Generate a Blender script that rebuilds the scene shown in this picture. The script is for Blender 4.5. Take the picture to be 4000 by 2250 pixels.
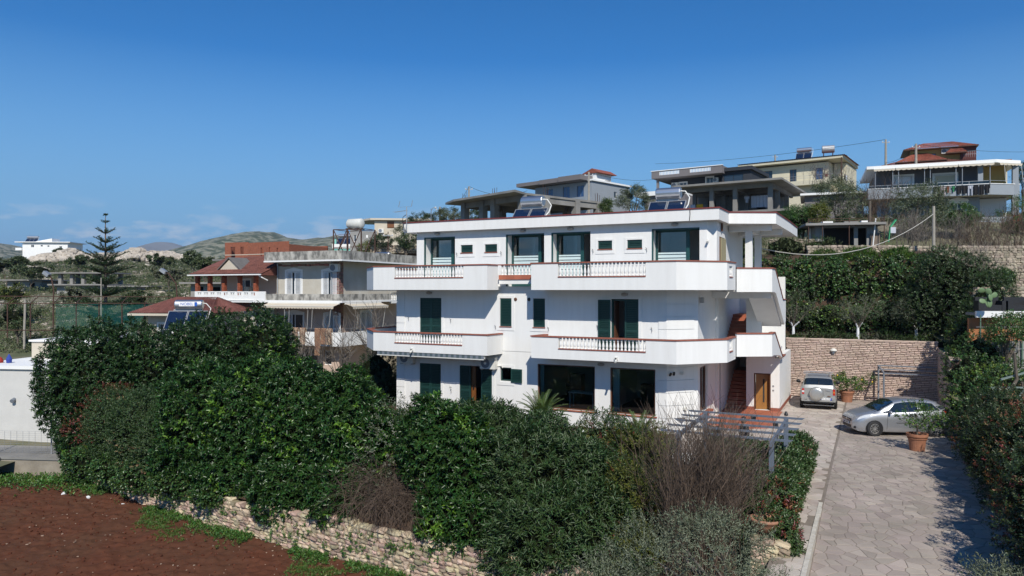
import bpy, bmesh, math, random
import numpy as np
from mathutils import Vector, Matrix
R = math.radians
random.seed(7)
rng = np.random.default_rng(7)
scene = bpy.context.scene
for o in list(bpy.data.objects):
    bpy.data.objects.remove(o)

# ------------------------------------------------------------------ camera
cam_data = bpy.data.cameras.new('camera')
cam = bpy.data.objects.new('camera', cam_data)
scene.collection.objects.link(cam)
cam.location = (0, 0, 6.2)
cam.rotation_euler = (R(90), 0, 0)
cam_data.sensor_width = 36.0
cam_data.lens = 2825 / 4000 * 36
cam_data.shift_y = 5 / 4000
cam_data.clip_start = 0.1
cam_data.clip_end = 30000
scene.camera = cam

# ------------------------------------------------------------------ sky and sun
SUN_EL, SUN_AZ = R(42.5), R(174.0)      # azimuth clockwise from +Y
world = bpy.data.worlds.new('World')
scene.world = world
world.use_nodes = True
wn, wl = world.node_tree.nodes, world.node_tree.links
wn.clear()
w_out = wn.new('ShaderNodeOutputWorld')
w_bg = wn.new('ShaderNodeBackground')
w_bg.inputs['Strength'].default_value = 0.126
sky = wn.new('ShaderNodeTexSky')
sky.sky_type = 'NISHITA'
sky.sun_disc = False
sky.sun_elevation = SUN_EL
sky.sun_rotation = SUN_AZ
sky.altitude = 50
sky.air_density = 0.8
sky.dust_density = 0.0
sky.ozone_density = 6.0
# low cumulus along the horizon, mixed by direction
w_tc = wn.new('ShaderNodeTexCoord')
w_sep = wn.new('ShaderNodeSeparateXYZ')
wl.new(w_tc.outputs['Generated'], w_sep.inputs[0])
w_map = wn.new('ShaderNodeMapping')
w_map.inputs['Scale'].default_value = (1.0, 1.0, 3.2)
w_map.inputs['Location'].default_value = (5, 9, .3)
wl.new(w_tc.outputs['Generated'], w_map.inputs['Vector'])
w_noise = wn.new('ShaderNodeTexNoise')
w_noise.inputs['Scale'].default_value = 8.5
w_noise.inputs['Detail'].default_value = 8
w_noise.inputs['Roughness'].default_value = 0.56
wl.new(w_map.outputs[0], w_noise.inputs['Vector'])
w_ramp = wn.new('ShaderNodeValToRGB')
w_ramp.color_ramp.elements[0].position = 0.53
w_ramp.color_ramp.elements[1].position = 0.60
wl.new(w_noise.outputs['Fac'], w_ramp.inputs[0])
w_band = wn.new('ShaderNodeValToRGB')          # height band of the clouds (z of the direction)
cr = w_band.color_ramp
cr.elements[0].position = 0.0
cr.elements[0].color = (0.9, 0.9, 0.9, 1)
cr.elements[1].position = 0.115
cr.elements[1].color = (0, 0, 0, 1)
e = cr.elements.new(0.065); e.color = (0.75, 0.75, 0.75, 1)
wl.new(w_sep.outputs['Z'], w_band.inputs[0])
w_mul = wn.new('ShaderNodeMath'); w_mul.operation = 'MULTIPLY'
wl.new(w_ramp.outputs[0], w_mul.inputs[0]); wl.new(w_band.outputs[0], w_mul.inputs[1])
w_mul2 = wn.new('ShaderNodeMath'); w_mul2.operation = 'MULTIPLY'
wl.new(w_mul.outputs[0], w_mul2.inputs[0]); w_mul2.inputs[1].default_value = 0.62
w_mix = wn.new('ShaderNodeMixRGB')
w_mix.inputs['Color2'].default_value = (6.2, 6.3, 6.7, 1)
wl.new(w_mul2.outputs[0], w_mix.inputs['Fac'])
w_hs = wn.new('ShaderNodeHueSaturation')
w_hs.inputs['Saturation'].default_value = 1.26
w_hs.inputs['Value'].default_value = 1.0
wl.new(sky.outputs[0], w_hs.inputs['Color'])
# pale blue band low over the horizon, the same all round
w_hr = wn.new('ShaderNodeValToRGB')
hr = w_hr.color_ramp
hr.elements[0].position = 0.03; hr.elements[0].color = (1, 1, 1, 1)
hr.elements[1].position = 0.30; hr.elements[1].color = (0, 0, 0, 1)
e = hr.elements.new(0.12); e.color = (0.8, 0.8, 0.8, 1)
wl.new(w_sep.outputs['Z'], w_hr.inputs[0])
w_hm = wn.new('ShaderNodeMixRGB')
w_hm.inputs['Color2'].default_value = (1.6, 3.5, 5.6, 1)
wl.new(w_hr.outputs[0], w_hm.inputs['Fac'])
wl.new(w_hs.outputs[0], w_hm.inputs['Color1'])
wl.new(w_hm.outputs[0], w_mix.inputs['Color1'])
wl.new(w_mix.outputs[0], w_bg.inputs['Color'])
wl.new(w_bg.outputs[0], w_out.inputs['Surface'])

sun_data = bpy.data.lights.new('sun', 'SUN')
sun_data.energy = 5.0
sun_data.angle = R(0.53)
sun_data.color = (1.0, 0.95, 0.86)
sun = bpy.data.objects.new('sun', sun_data)
scene.collection.objects.link(sun)
_to = Vector((math.sin(SUN_AZ) * math.cos(SUN_EL), math.cos(SUN_AZ) * math.cos(SUN_EL), math.sin(SUN_EL)))
sun.rotation_euler = _to.to_track_quat('Z', 'Y').to_euler()
sun.location = _to * 60

scene.view_settings.view_transform = 'Standard'
scene.view_settings.look = 'None'
scene.view_settings.exposure = 0.0
scene.view_settings.gamma = 1.0
scene.view_settings.use_curve_mapping = False
scene.render.engine = 'CYCLES'
scene.cycles.max_bounces = 6
scene.cycles.diffuse_bounces = 3
scene.cycles.glossy_bounces = 3
scene.cycles.transparent_max_bounces = 12
scene.cycles.transmission_bounces = 4
scene.cycles.use_denoising = True

# ------------------------------------------------------------------ helpers
COL = scene.collection

def mat(name, col, rough=0.8, metal=0.0, vary=0.0, vscale=3.0, col2=None, bump=0.0, bscale=20.0, island=0.0, spec=0.5,
        coat=0.0, stretch=None, trans=0.0, hue=0.0, edge=.22):
    """Principled material: base colour mixed towards col2 by noise, optional per-piece variation and fine relief."""
    m = bpy.data.materials.new(name)
    m.use_nodes = True
    n, l = m.node_tree.nodes, m.node_tree.links
    b = n['Principled BSDF']
    b.inputs['Roughness'].default_value = rough
    b.inputs['Metallic'].default_value = metal
    b.inputs['Specular IOR Level'].default_value = spec
    if coat: b.inputs['Coat Weight'].default_value = coat
    if trans: b.inputs['Transmission Weight'].default_value = trans
    c = (col[0], col[1], col[2], 1)
    b.inputs['Base Color'].default_value = c
    sock = None
    vec = None
    if vary or bump:
        tc = n.new('ShaderNodeTexCoord')
        vec = tc.outputs['Object']
        if stretch:
            mp = n.new('ShaderNodeMapping'); mp.inputs['Scale'].default_value = stretch
            l.new(vec, mp.inputs['Vector']); vec = mp.outputs[0]
    if vary:
        nz = n.new('ShaderNodeTexNoise')
        nz.inputs['Scale'].default_value = vscale
        nz.inputs['Detail'].default_value = 6
        nz.inputs['Roughness'].default_value = 0.6
        l.new(vec, nz.inputs['Vector'])
        rp = n.new('ShaderNodeValToRGB')
        rp.color_ramp.elements[0].position = 0.5 - edge
        rp.color_ramp.elements[1].position = 0.5 + edge
        l.new(nz.outputs['Fac'], rp.inputs[0])
        mx = n.new('ShaderNodeMixRGB')
        c2 = col2 or tuple(x * (1 - vary) for x in col)
        mx.inputs['Color1'].default_value = c
        mx.inputs['Color2'].default_value = (c2[0], c2[1], c2[2], 1)
        l.new(rp.outputs[0], mx.inputs['Fac'])
        sock = mx.outputs[0]
    if island:
        g = n.new('ShaderNodeNewGeometry')
        oi = n.new('ShaderNodeObjectInfo')
        ad = n.new('ShaderNodeMath'); ad.operation = 'ADD'
        l.new(g.outputs['Random Per Island'], ad.inputs[0]); l.new(oi.outputs['Random'], ad.inputs[1])
        fr = n.new('ShaderNodeMath'); fr.operation = 'FRACT'
        l.new(ad.outputs[0], fr.inputs[0])
        mr = n.new('ShaderNodeMapRange')
        mr.inputs['To Min'].default_value = 1 - island
        mr.inputs['To Max'].default_value = 1 + island
        l.new(fr.outputs[0], mr.inputs['Value'])
        hs = n.new('ShaderNodeHueSaturation')
        l.new(mr.outputs[0], hs.inputs['Value'])
        if hue:
            wn_ = n.new('ShaderNodeTexWhiteNoise'); wn_.noise_dimensions = '1D'
            l.new(fr.outputs[0], wn_.inputs['W'])
            m2 = n.new('ShaderNodeMapRange')
            m2.inputs['To Min'].default_value = 0.5 - hue
            m2.inputs['To Max'].default_value = 0.5 + hue
            l.new(wn_.outputs['Value'], m2.inputs['Value'])
            l.new(m2.outputs[0], hs.inputs['Hue'])
        if sock is None: hs.inputs['Color'].default_value = c
        else: l.new(sock, hs.inputs['Color'])
        sock = hs.outputs[0]
    if sock is not None:
        l.new(sock, b.inputs['Base Color'])
    if bump:
        bz = n.new('ShaderNodeTexNoise')
        bz.inputs['Scale'].default_value = bscale
        bz.inputs['Detail'].default_value = 5
        l.new(vec, bz.inputs['Vector'])
        bp = n.new('ShaderNodeBump')
        bp.inputs['Strength'].default_value = bump
        bp.inputs['Distance'].default_value = 0.02
        l.new(bz.outputs['Fac'], bp.inputs['Height'])
        l.new(bp.outputs[0], b.inputs['Normal'])
    return m

def glass_mat(name, tint=(0.55, 0.62, 0.62), refl=1.0):
    m = bpy.data.materials.new(name)
    m.use_nodes = True
    n, l = m.node_tree.nodes, m.node_tree.links
    n.clear()
    o = n.new('ShaderNodeOutputMaterial')
    tr = n.new('ShaderNodeBsdfTransparent'); tr.inputs['Color'].default_value = (*tint, 1)
    gl = n.new('ShaderNodeBsdfGlossy'); gl.inputs['Roughness'].default_value = 0.02
    gl.inputs['Color'].default_value = (refl, refl, refl, 1)
    fr = n.new('ShaderNodeFresnel'); fr.inputs['IOR'].default_value = 1.75
    mx = n.new('ShaderNodeMixShader')
    l.new(fr.outputs[0], mx.inputs[0]); l.new(tr.outputs[0], mx.inputs[1]); l.new(gl.outputs[0], mx.inputs[2])
    l.new(mx.outputs[0], o.inputs['Surface'])
    return m

def leaf_mat(name, col, rough=0.4, island=0.35, hue=0.02, trans=0.0, spec=0.5, trcol=None):
    """Leaf: principled front with a little translucent light through it; each leaf its own tone."""
    m = mat(name, col, rough=rough, island=island, hue=hue, spec=spec)
    n, l = m.node_tree.nodes, m.node_tree.links
    if trans:
        b = n['Principled BSDF']
        out = [x for x in n if x.type == 'OUTPUT_MATERIAL'][0]
        t = n.new('ShaderNodeBsdfTranslucent')
        tc = trcol or (col[0] * 1.6, col[1] * 1.9, col[2] * 0.7)
        t.inputs['Color'].default_value = (*tc, 1)
        mx = n.new('ShaderNodeMixShader'); mx.inputs[0].default_value = trans
        l.new(b.outputs[0], mx.inputs[1]); l.new(t.outputs[0], mx.inputs[2])
        l.new(mx.outputs[0], out.inputs['Surface'])
    return m

class MB:
    """Collects shapes and links them as ONE mesh object."""
    def __init__(s): s.v = []; s.f = []
    def quad(s, *p):
        i = len(s.v); s.v += [tuple(q) for q in p]; s.f.append(tuple(range(i, i + len(p)))); return s
    def box(s, x0, x1, y0, y1, z0, z1, M=None):
        c = [(x0, y0, z0), (x1, y0, z0), (x1, y1, z0), (x0, y1, z0), (x0, y0, z1), (x1, y0, z1), (x1, y1, z1), (x0, y1, z1)]
        if M is not None: c = [tuple(M @ Vector(q)) for q in c]
        i = len(s.v); s.v += c
        s.f += [tuple(i + k for k in q) for q in ((0, 3, 2, 1), (4, 5, 6, 7), (0, 1, 5, 4), (1, 2, 6, 5), (2, 3, 7, 6), (3, 0, 4, 7))]
        return s
    def bar(s, a, b, w, h=None, up=(0, 0, 1)):
        a, b = Vector(a), Vector(b); h = h or w
        d = b - a; L = d.length
        if L < 1e-6: return s
        x = d / L; y = Vector(up).cross(x)
        if y.length < 1e-4: y = Vector((1, 0, 0)).cross(x)
        y.normalize(); z = x.cross(y)
        M = Matrix(((x.x, y.x, z.x, a.x), (x.y, y.y, z.y, a.y), (x.z, y.z, z.z, a.z), (0, 0, 0, 1)))
        return s.box(0, L, -w / 2, w / 2, -h / 2, h / 2, M)
    def prism(s, poly, z0, z1, M=None):
        """poly: (x, y) list, counter-clockwise, extruded in z."""
        n = len(poly)
        ar = sum(poly[k][0] * poly[(k + 1) % n][1] - poly[(k + 1) % n][0] * poly[k][1] for k in range(n))
        if ar < 0: poly = poly[::-1]
        i = len(s.v)
        c = [(x, y, z0) for x, y in poly] + [(x, y, z1) for x, y in poly]
        if M is not None: c = [tuple(M @ Vector(q)) for q in c]
        s.v += c
        s.f.append(tuple(i + k for k in range(n - 1, -1, -1)))
        s.f.append(tuple(i + n + k for k in range(n)))
        for k in range(n):
            k2 = (k + 1) % n
            s.f.append((i + k, i + k2, i + n + k2, i + n + k))
        return s
    def tube(s, pts, r, n=8, cap=True):
        pts = [Vector(p) for p in pts]
        rs = r if isinstance(r, (list, tuple)) else [r] * len(pts)
        i0 = len(s.v); up = Vector((0.13, 0.31, 0.94))
        for k, p in enumerate(pts):
            d = (pts[min(k + 1, len(pts) - 1)] - pts[max(k - 1, 0)])
            if d.length < 1e-9: d = Vector((0, 0, 1))
            d.normalize()
            x = up.cross(d)
            if x.length < 1e-3: x = Vector((1, 0, 0)).cross(d)
            x.normalize(); y = d.cross(x); up = x.cross(d) * -1 if False else y
            up = d.cross(x)
            for j in range(n):
                a = 2 * math.pi * j / n
                s.v.append(tuple(p + (x * math.cos(a) + y * math.sin(a)) * rs[k]))
        for k in range(len(pts) - 1):
            for j in range(n):
                a = i0 + k * n + j; b = i0 + k * n + (j + 1) % n
                s.f.append((a, b, b + n, a + n))
        if cap:
            s.f.append(tuple(i0 + j for j in range(n - 1, -1, -1)))
            e = i0 + (len(pts) - 1) * n
            s.f.append(tuple(e + j for j in range(n)))
        return s
    def lathe(s, prof, n=16, c=(0, 0, 0), M=None, cap=True):
        i0 = len(s.v)
        for (r, z) in prof:
            for j in range(n):
                a = 2 * math.pi * j / n
                p = Vector((c[0] + r * math.cos(a), c[1] + r * math.sin(a), c[2] + z))
                s.v.append(tuple(M @ p) if M is not None else tuple(p))
        for k in range(len(prof) - 1):
            for j in range(n):
                a = i0 + k * n + j; b = i0 + k * n + (j + 1) % n
                s.f.append((a, b, b + n, a + n))
        if cap:
            s.f.append(tuple(i0 + j for j in range(n - 1, -1, -1)))
            e = i0 + (len(prof) - 1) * n
            s.f.append(tuple(e + j for j in range(n)))
        return s
    def wall(s, P, Q, z0, z1, t, ops=(), mp=0.0, mq=0.0):
        """Upright wall whose outer face runs P->Q (seen from outside P is on the left); thickness t inwards. ops: openings (a, b, za, zb) in
        metres along the wall and height. mp, mq: mitre of the two ends, metres the inner face is shorter there."""
        P, Q = Vector((P[0], P[1])), Vector((Q[0], Q[1]))
        L = (Q - P).length; d = (Q - P) / L
        inn = Vector((-d.y, d.x))
        us = sorted({0.0, L} | {min(max(x, 0), L) for o in ops for x in o[:2]})
        zs = sorted({z0, z1} | {min(max(x, z0), z1) for o in ops for x in o[2:4]})
        def solid(i, j):
            if i < 0 or j < 0 or i >= len(us) - 1 or j >= len(zs) - 1: return False
            a, b = (us[i] + us[i + 1]) / 2, (zs[j] + zs[j + 1]) / 2
            return not any(o[0] < a < o[1] and o[2] < b < o[3] for o in ops)
        def O(i, z): p = P + d * us[i]; return (p.x, p.y, z)
        def I(i, z):
            u = us[i]
            if i == 0: u = mp
            elif i == len(us) - 1: u = L - mq
            p = P + d * u + inn * t; return (p.x, p.y, z)
        for i in range(len(us) - 1):
            for j in range(len(zs) - 1):
                if not solid(i, j): continue
                za, zb = zs[j], zs[j + 1]
                s.quad(O(i, za), O(i + 1, za), O(i + 1, zb), O(i, zb))
                s.quad(I(i + 1, za), I(i, za), I(i, zb), I(i + 1, zb))
                if not solid(i - 1, j): s.quad(I(i, za), O(i, za), O(i, zb), I(i, zb))
                if not solid(i + 1, j): s.quad(O(i + 1, za), I(i + 1, za), I(i + 1, zb), O(i + 1, zb))
                if not solid(i, j - 1): s.quad(I(i, za), I(i + 1, za), O(i + 1, za), O(i, za))
                if not solid(i, j + 1): s.quad(O(i, zb), O(i + 1, zb), I(i + 1, zb), I(i, zb))
        return s
    def build(s, name, m, parent=None, smooth=False, loc=None, rot=None):
        me = bpy.data.meshes.new(name)
        me.from_pydata(s.v, [], s.f)
        if smooth:
            me.polygons.foreach_set('use_smooth', [True] * len(me.polygons))
        me.materials.append(m)
        me.update()
        return link(name, me, parent, loc, rot)

def link(name, me, parent=None, loc=None, rot=None):
    o = bpy.data.objects.new(name, me)
    COL.objects.link(o)
    if parent is not None: o.parent = parent
    if loc is not None: o.location = loc
    if rot is not None: o.rotation_euler = rot
    return o

def tag(o, label=None, cat=None, group=None, kind=None):
    if label: o['label'] = label
    if cat: o['category'] = cat
    if group: o['group'] = group
    if kind: o['kind'] = kind
    return o

def thing(name, label, cat, loc=(0, 0, 0), rz=0.0, group=None):
    o = bpy.data.objects.new(name, None)
    COL.objects.link(o)
    o.location = loc
    o.rotation_euler = (0, 0, rz)
    o.empty_display_size = 0.3
    return tag(o, label, cat, group)

def copy_tree(o, parent=None):
    c = o.copy(); COL.objects.link(c)
    if parent is not None: c.parent = parent
    for ch in list(o.children): copy_tree(ch, c)
    return c

def npmesh(name, V, F, m, parent=None, smooth=False):
    """Mesh from numpy arrays; F all triangles or all quads."""
    me = bpy.data.meshes.new(name)
    V = np.asarray(V, dtype=np.float32); F = np.asarray(F, dtype=np.int32)
    k = F.shape[1]
    me.vertices.add(len(V)); me.vertices.foreach_set('co', V.ravel())
    me.loops.add(F.size); me.loops.foreach_set('vertex_index', F.ravel())
    me.polygons.add(len(F))
    me.polygons.foreach_set('loop_start', np.arange(0, F.size, k, dtype=np.int32))
    if smooth: me.polygons.foreach_set('use_smooth', np.ones(len(F), dtype=bool))
    me.materials.append(m)
    me.update(calc_edges=True)
    me.validate()
    return link(name, me, parent)

def offset_poly(poly, t):
    """Offset an open polyline to its left by t with mitred corners."""
    P = [Vector(p) for p in poly]; out = []
    for k, p in enumerate(P):
        ns = []
        if k > 0:
            d = (p - P[k - 1]).normalized(); ns.append(Vector((-d.y, d.x)))
        if k < len(P) - 1:
            d = (P[k + 1] - p).normalized(); ns.append(Vector((-d.y, d.x)))
        if len(ns) == 1: out.append(p + ns[0] * t)
        else:
            b = (ns[0] + ns[1]); b = b / b.length
            out.append(p + b * (t / max(0.2, b.dot(ns[0]))))
    return [(q.x, q.y) for q in out]

# ------------------------------------------------------------------ shared materials
M = {}
M['white'] = mat('white_plaster', (0.78, 0.775, 0.75), 0.85, vary=0.10, vscale=4.0, col2=(0.70, 0.69, 0.66), bump=0.15, bscale=90, stretch=(1, 1, .10), edge=.3)
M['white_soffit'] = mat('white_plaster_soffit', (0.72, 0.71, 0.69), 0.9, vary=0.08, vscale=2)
M['terra'] = mat('terracotta_trim', (0.33, 0.105, 0.065), 0.75, vary=0.35, vscale=6, bump=0.2, bscale=40)
M['terra_tile'] = mat('terracotta_tile', (0.42, 0.13, 0.07), 0.55, vary=0.25, vscale=3, island=0.12)
M['red_trim'] = mat('red_roof_edge', (0.19, 0.035, 0.03), 0.7, vary=0.3, vscale=5)
M['green'] = mat('green_shutter_paint', (0.009, 0.045, 0.038), 0.5, vary=0.2, vscale=4)
M['green2'] = mat('dark_teal_aluminium', (0.012, 0.06, 0.058), 0.4)
M['glass'] = glass_mat('window_glass')
M['glass_dark'] = glass_mat('dark_window_glass', (0.80, 0.84, 0.83))
M['frost'] = mat('frosted_stripe', (0.55, 0.66, 0.66), 0.5)
M['room'] = mat('interior_wall', (0.70, 0.68, 0.65), 0.9)
M['roomfloor'] = mat('interior_floor', (0.10, 0.08, 0.07), 0.6)
M['dark'] = mat('dark_interior', (0.02, 0.02, 0.022), 0.8)
M['black'] = mat('black_plastic', (0.012, 0.012, 0.013), 0.5)
M['wood'] = mat('varnished_wood', (0.20, 0.075, 0.02), 0.4, vary=0.35, vscale=5, stretch=(1, 1, 0.12))
M['wood_door'] = mat('honey_wood_door', (0.33, 0.15, 0.035), 0.4, vary=0.25, vscale=5, stretch=(1, 1, 0.12))
M['brown_frame'] = mat('brown_frame', (0.12, 0.05, 0.025), 0.45)
M['steel'] = mat('brushed_steel', (0.62, 0.62, 0.62), 0.38, metal=1.0)
M['grey_metal'] = mat('grey_painted_metal', (0.16, 0.18, 0.21), 0.5)
M['galv'] = mat('galvanised_metal', (0.42, 0.43, 0.44), 0.5, metal=0.6, vary=0.2)
M['rust'] = mat('rusty_iron', (0.09, 0.045, 0.03), 0.85, vary=0.5, vscale=6)
M['offwhite'] = mat('off_white_plastic', (0.66, 0.65, 0.60), 0.5)
M['lamp'] = mat('bulkhead_glass', (0.35, 0.33, 0.30), 0.35)
M['solar'] = mat('solar_collector_glass', (0.008, 0.014, 0.035), 0.08, spec=0.8, coat=1.0)
M['concrete'] = mat('bare_concrete', (0.27, 0.26, 0.24), 0.9, vary=0.4, vscale=0.7, bump=0.3, bscale=25)
M['cable'] = mat('cable_black', (0.02, 0.02, 0.022), 0.7)
# ================================================================== the white apartment building
TH = R(26.5)
HU = Vector((math.cos(TH), -math.sin(TH), 0)); HV = Vector((math.sin(TH), math.cos(TH), 0))
HO = Vector((1.448, 33.863, 0))
def W(u, v, z=0.0):
    return HO + HU * u + HV * v + Vector((0, 0, z))

H = thing('apartment_building', 'white three storey villa with green shutters, terracotta copings and long balustraded balconies', 'building', HO, -TH)
def hp(name, mb, m, parent=None, **k): return mb.build(name, m, parent or H, **k)

SIDE_LO, SIDE_UP = 6.95, 7.84          # right side wall of the lower storeys and of the top storey
BACK = 12.2
# ---- ground and first floor walls
lo = [(-8.26, BACK), (-8.26, 0), (5.85, 0), (SIDE_LO, 1.1), (SIDE_LO, 7.7)]
front_ops_g = [(-6.88, -5.61, 0.35, 2.44), (-4.52, -2.70, 0.35, 2.44), (-2.26, -1.65, 1.79, 2.44), (-0.28, 2.57, 0.66, 2.70), (3.29, 5.35, 0.66, 2.70)]
front_ops_1 = [(-6.86, -5.58, 3.33, 5.77), (-2.26, -1.64, 4.42, 5.77), (-0.50, 0.11, 4.42, 5.77), (3.34, 4.60, 3.33, 5.77)]
def sh(ops): return [(a + 8.26, b + 8.26, c, d) for a, b, c, d in ops]
def storey(name, z0, z1, fops, sops):
    m = MB(); t = 0.3
    m.wall(lo[0], lo[1], z0, z1, t, [(8.2, 9.4, z0 + 1.1, z0 + 2.2)], 0, t)
    m.wall(lo[1], lo[2], z0, z1, t, fops, t, t * 0.414)
    m.wall(lo[2], lo[3], z0, z1, t, [], t * 0.414, t * 0.414)
    m.wall(lo[3], lo[4], z0, z1, t, sops, t * 0.414, 0)
    return hp(name, m, M['white'])
storey('wall', -0.6, 3.22, sh(front_ops_g), [(0.45, 2.1, 0.66, 2.72), (4.3, 5.4, 0.1, 2.75)])
storey('wall', 3.24, 6.30, sh(front_ops_1), [])
# ---- top floor walls
T_OPS = [(-6.86, -5.00), (-2.13, -0.09), (0.27, 2.23), (5.09, 7.18)]
W_OPS = [(-4.65, -3.97), (-3.28, -2.60), (2.60, 3.27), (3.98, 4.66)]
VT = 0.35; ZT0, ZT1 = 6.32, 9.13
m = MB(); t = 0.22
ops = [(a + 7.30, b + 7.30, ZT0, 8.86) for a, b in T_OPS] + [(a + 7.30, b + 7.30, 8.03, 8.41) for a, b in W_OPS]
m.wall((-7.30, BACK), (-7.30, VT), ZT0, ZT1, t, [], 0, t)
m.wall((-7.30, VT), (7.49, VT), ZT0, ZT1, t, ops, t, t * 0.414)
m.wall((7.49, VT), (SIDE_UP, VT + 0.35), ZT0, ZT1, t, [], t * 0.414, t * 0.414)
m.wall((SIDE_UP, VT + 0.35), (SIDE_UP, 7.6), ZT0, ZT1, t, [(0.6, 1.9, 6.33, 8.5)], t * 0.414, 0)
# returns that make the recess of each sliding door
for a, b in T_OPS:
    m.box(a - 0.12, a - 0.001, VT + t, 1.10, ZT0, ZT1 - 0.02)
    m.box(b + 0.001, b + 0.12, VT + t, 1.10, ZT0, ZT1 - 0.02)
    m.box(a - 0.001, b + 0.001, VT + t, 1.10, 8.862, ZT1 - 0.02)
hp('wall', m, M['white'])
# ---- floors, rooms
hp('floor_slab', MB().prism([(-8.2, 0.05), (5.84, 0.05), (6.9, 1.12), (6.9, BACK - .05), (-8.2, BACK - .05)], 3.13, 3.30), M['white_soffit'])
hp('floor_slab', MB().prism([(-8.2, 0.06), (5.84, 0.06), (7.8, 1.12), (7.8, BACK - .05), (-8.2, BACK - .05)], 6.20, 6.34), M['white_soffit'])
rm = MB()
for (z0, z1, v) in ((0.60, 3.12, 5.2), (3.31, 6.19, 3.6), (6.35, 9.1, 4.2)):
    rm.quad((-8.0, v, z0), (6.5, v, z0), (6.5, v, z1), (-8.0, v, z1))
    for u in ((-3.2, -0.9, 2.9) if z0 < 1 else (-4.6, -1.0, 1.2, 4.9)):
        rm.box(u - 0.06, u + 0.06, 0.9 if z0 < 6 else 1.12, v - 0.01, z0, z1)
hp('interior_wall', rm, M['room'])
hp('interior_floor', MB().box(-8.0, 6.5, 0.31, 5.2, 0.52, 0.60), M['roomfloor'])
# ---- rusticated corner bands
bm = 0.035
def band(z0, z1):
    return MB().prism([(5.50, -bm), (5.85 + bm * .41, -bm), (SIDE_LO + bm * .0 - 0.12, 1.1 - bm * 1.41 - 0.12), (SIDE_LO - 0.14, 1.1 - 0.12), (5.86, 0.012), (5.50, 0.012)], z0, z1)
z = 0.02
for k, (zt) in enumerate([0.62, 1.17, 1.72, 2.27, 2.82, 3.09]):
    hp('corner_band', band(z, zt - 0.022), M['white']); z = zt
z = 3.32
for zt in [3.92, 4.47, 5.02, 5.57, 6.15]:
    hp('corner_band', band(z, zt - 0.022), M['white']); z = zt
def bandl(z0, z1):
    return MB().prism([(-8.26 - bm, 1.2), (-8.26 - bm, -bm), (-7.80, -bm), (-7.80, 0.012), (-8.25, 0.012), (-8.25, 1.2)], z0, z1)
for z0, zs in ((0.02, [0.62, 1.17, 1.72, 2.27, 2.82, 3.09]), (3.32, [3.92, 4.47, 5.02, 5.57, 6.15])):
    z = z0
    for zt in zs:
        hp('corner_band', bandl(z, zt - 0.022), M['white']); z = zt

# ---- balusters
PB = [(0.062, 0), (0.062, .035), (.045, .05), (.040, .09), (.055, .13), (.060, .17), (.052, .23), (.036, .33), (.030, .38), (.046, .395), (.046, .415), (.032, .43), (.055, .47), (.066, .50), (.066, .52)]
def baluster_mesh(h):
    mb = MB().lathe([(r, z * h / .52) for r, z in PB], 10)
    me = bpy.data.meshes.new('baluster'); me.from_pydata(mb.v, [], mb.f); me.materials.append(M['white'])
    me.polygons.foreach_set('use_smooth', [True] * len(me.polygons)); me.update()
    return me
BAL = {}
def balusters(parent, a, b, n, z, h):
    """n balusters between points a and b (uv) standing at z."""
    if h not in BAL: BAL[h] = baluster_mesh(h)
    for k in range(n):
        f = (k + 0.5) / n
        link('baluster', BAL[h], parent, (a[0] + (b[0] - a[0]) * f, a[1] + (b[1] - a[1]) * f, z))

def balcony(poly, z0, zp, slab, t=0.16, gaps=(), cop_over=0.035, cname='coping', cmat='terra', slab_t=0.16):
    """Parapet along the outside polyline (outside to its right), coping, slab; gaps: (segment, a, b, z) baluster openings."""
    m = MB(); n = len(poly)
    inn = offset_poly(poly, t)
    for k in range(n - 1):
        P, Q = Vector(poly[k]), Vector(poly[k + 1]); d = (Q - P).normalized()
        mp = (Vector(inn[k]) - P).dot(d); mq = -(Vector(inn[k + 1]) - Q).dot(d)
        m.wall(poly[k], poly[k + 1], z0, zp, t, [g[1:5] for g in gaps if g[0] == k], mp, mq)
    b = hp('balcony', m, M['white'])
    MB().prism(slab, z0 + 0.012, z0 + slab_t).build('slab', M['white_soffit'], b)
    out = offset_poly(poly, -cop_over); in2 = offset_poly(poly, t + cop_over)
    MB().prism(out + in2[::-1], zp, zp + 0.055).build(cname, M[cmat], b)
    for g in gaps:
        P, Q = Vector(poly[g[0]]), Vector(poly[g[0] + 1]); d = (Q - P).normalized(); nn = Vector((-d.y, d.x))
        A = P + d * g[1]; B = P + d * g[2]
        q = [A - nn * 0.03, B - nn * 0.03, B + nn * (t + .01), A + nn * (t + .01)]
        MB().prism([tuple(x) for x in q], g[3] - 0.012, g[3] + 0.028).build('ledge', M['terra'], b)
        c0, c1 = A + nn * t / 2, B + nn * t / 2
        balusters(b, c0, c1, g[5], g[3] + 0.028, round(g[4] - g[3] - 0.028, 3))
    return b
LL = [(-8.24, 5.6), (-10.7, 5.6), (-10.7, 0.6), (-8.82, -1.3), (-2.26, -1.3), (-2.12, -0.02)]
SL = [(-8.2, 5.5), (-10.62, 5.5), (-10.62, .63), (-8.79, -1.21), (-2.33, -1.21), (-2.2, 0.1), (-8.1, 0.1)]
g0 = 8.82
balcony(LL, 3.10, 4.04, SL, gaps=[(3, -7.51 + g0, -3.61 + g0, 3.53, 4.04, 24)])
LLU = LL[:4] + [(-2.26, -1.3), (-2.16, -0.42)]
balcony(LLU, 6.17, 7.33, SL, gaps=[(3, -7.51 + g0, -3.55 + g0, 6.75, 7.33, 23)])
RR = [(0.10, -0.02), (0.0, -1.3), (6.59, -1.3), (8.32, 0.45), (8.36, 2.28)]
SR = [(0.18, 0.1), (.08, -1.21), (6.55, -1.21), (8.24, .49), (8.28, 2.6), (6.9, 2.6), (6.9, 1.0), (5.8, .1)]
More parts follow.
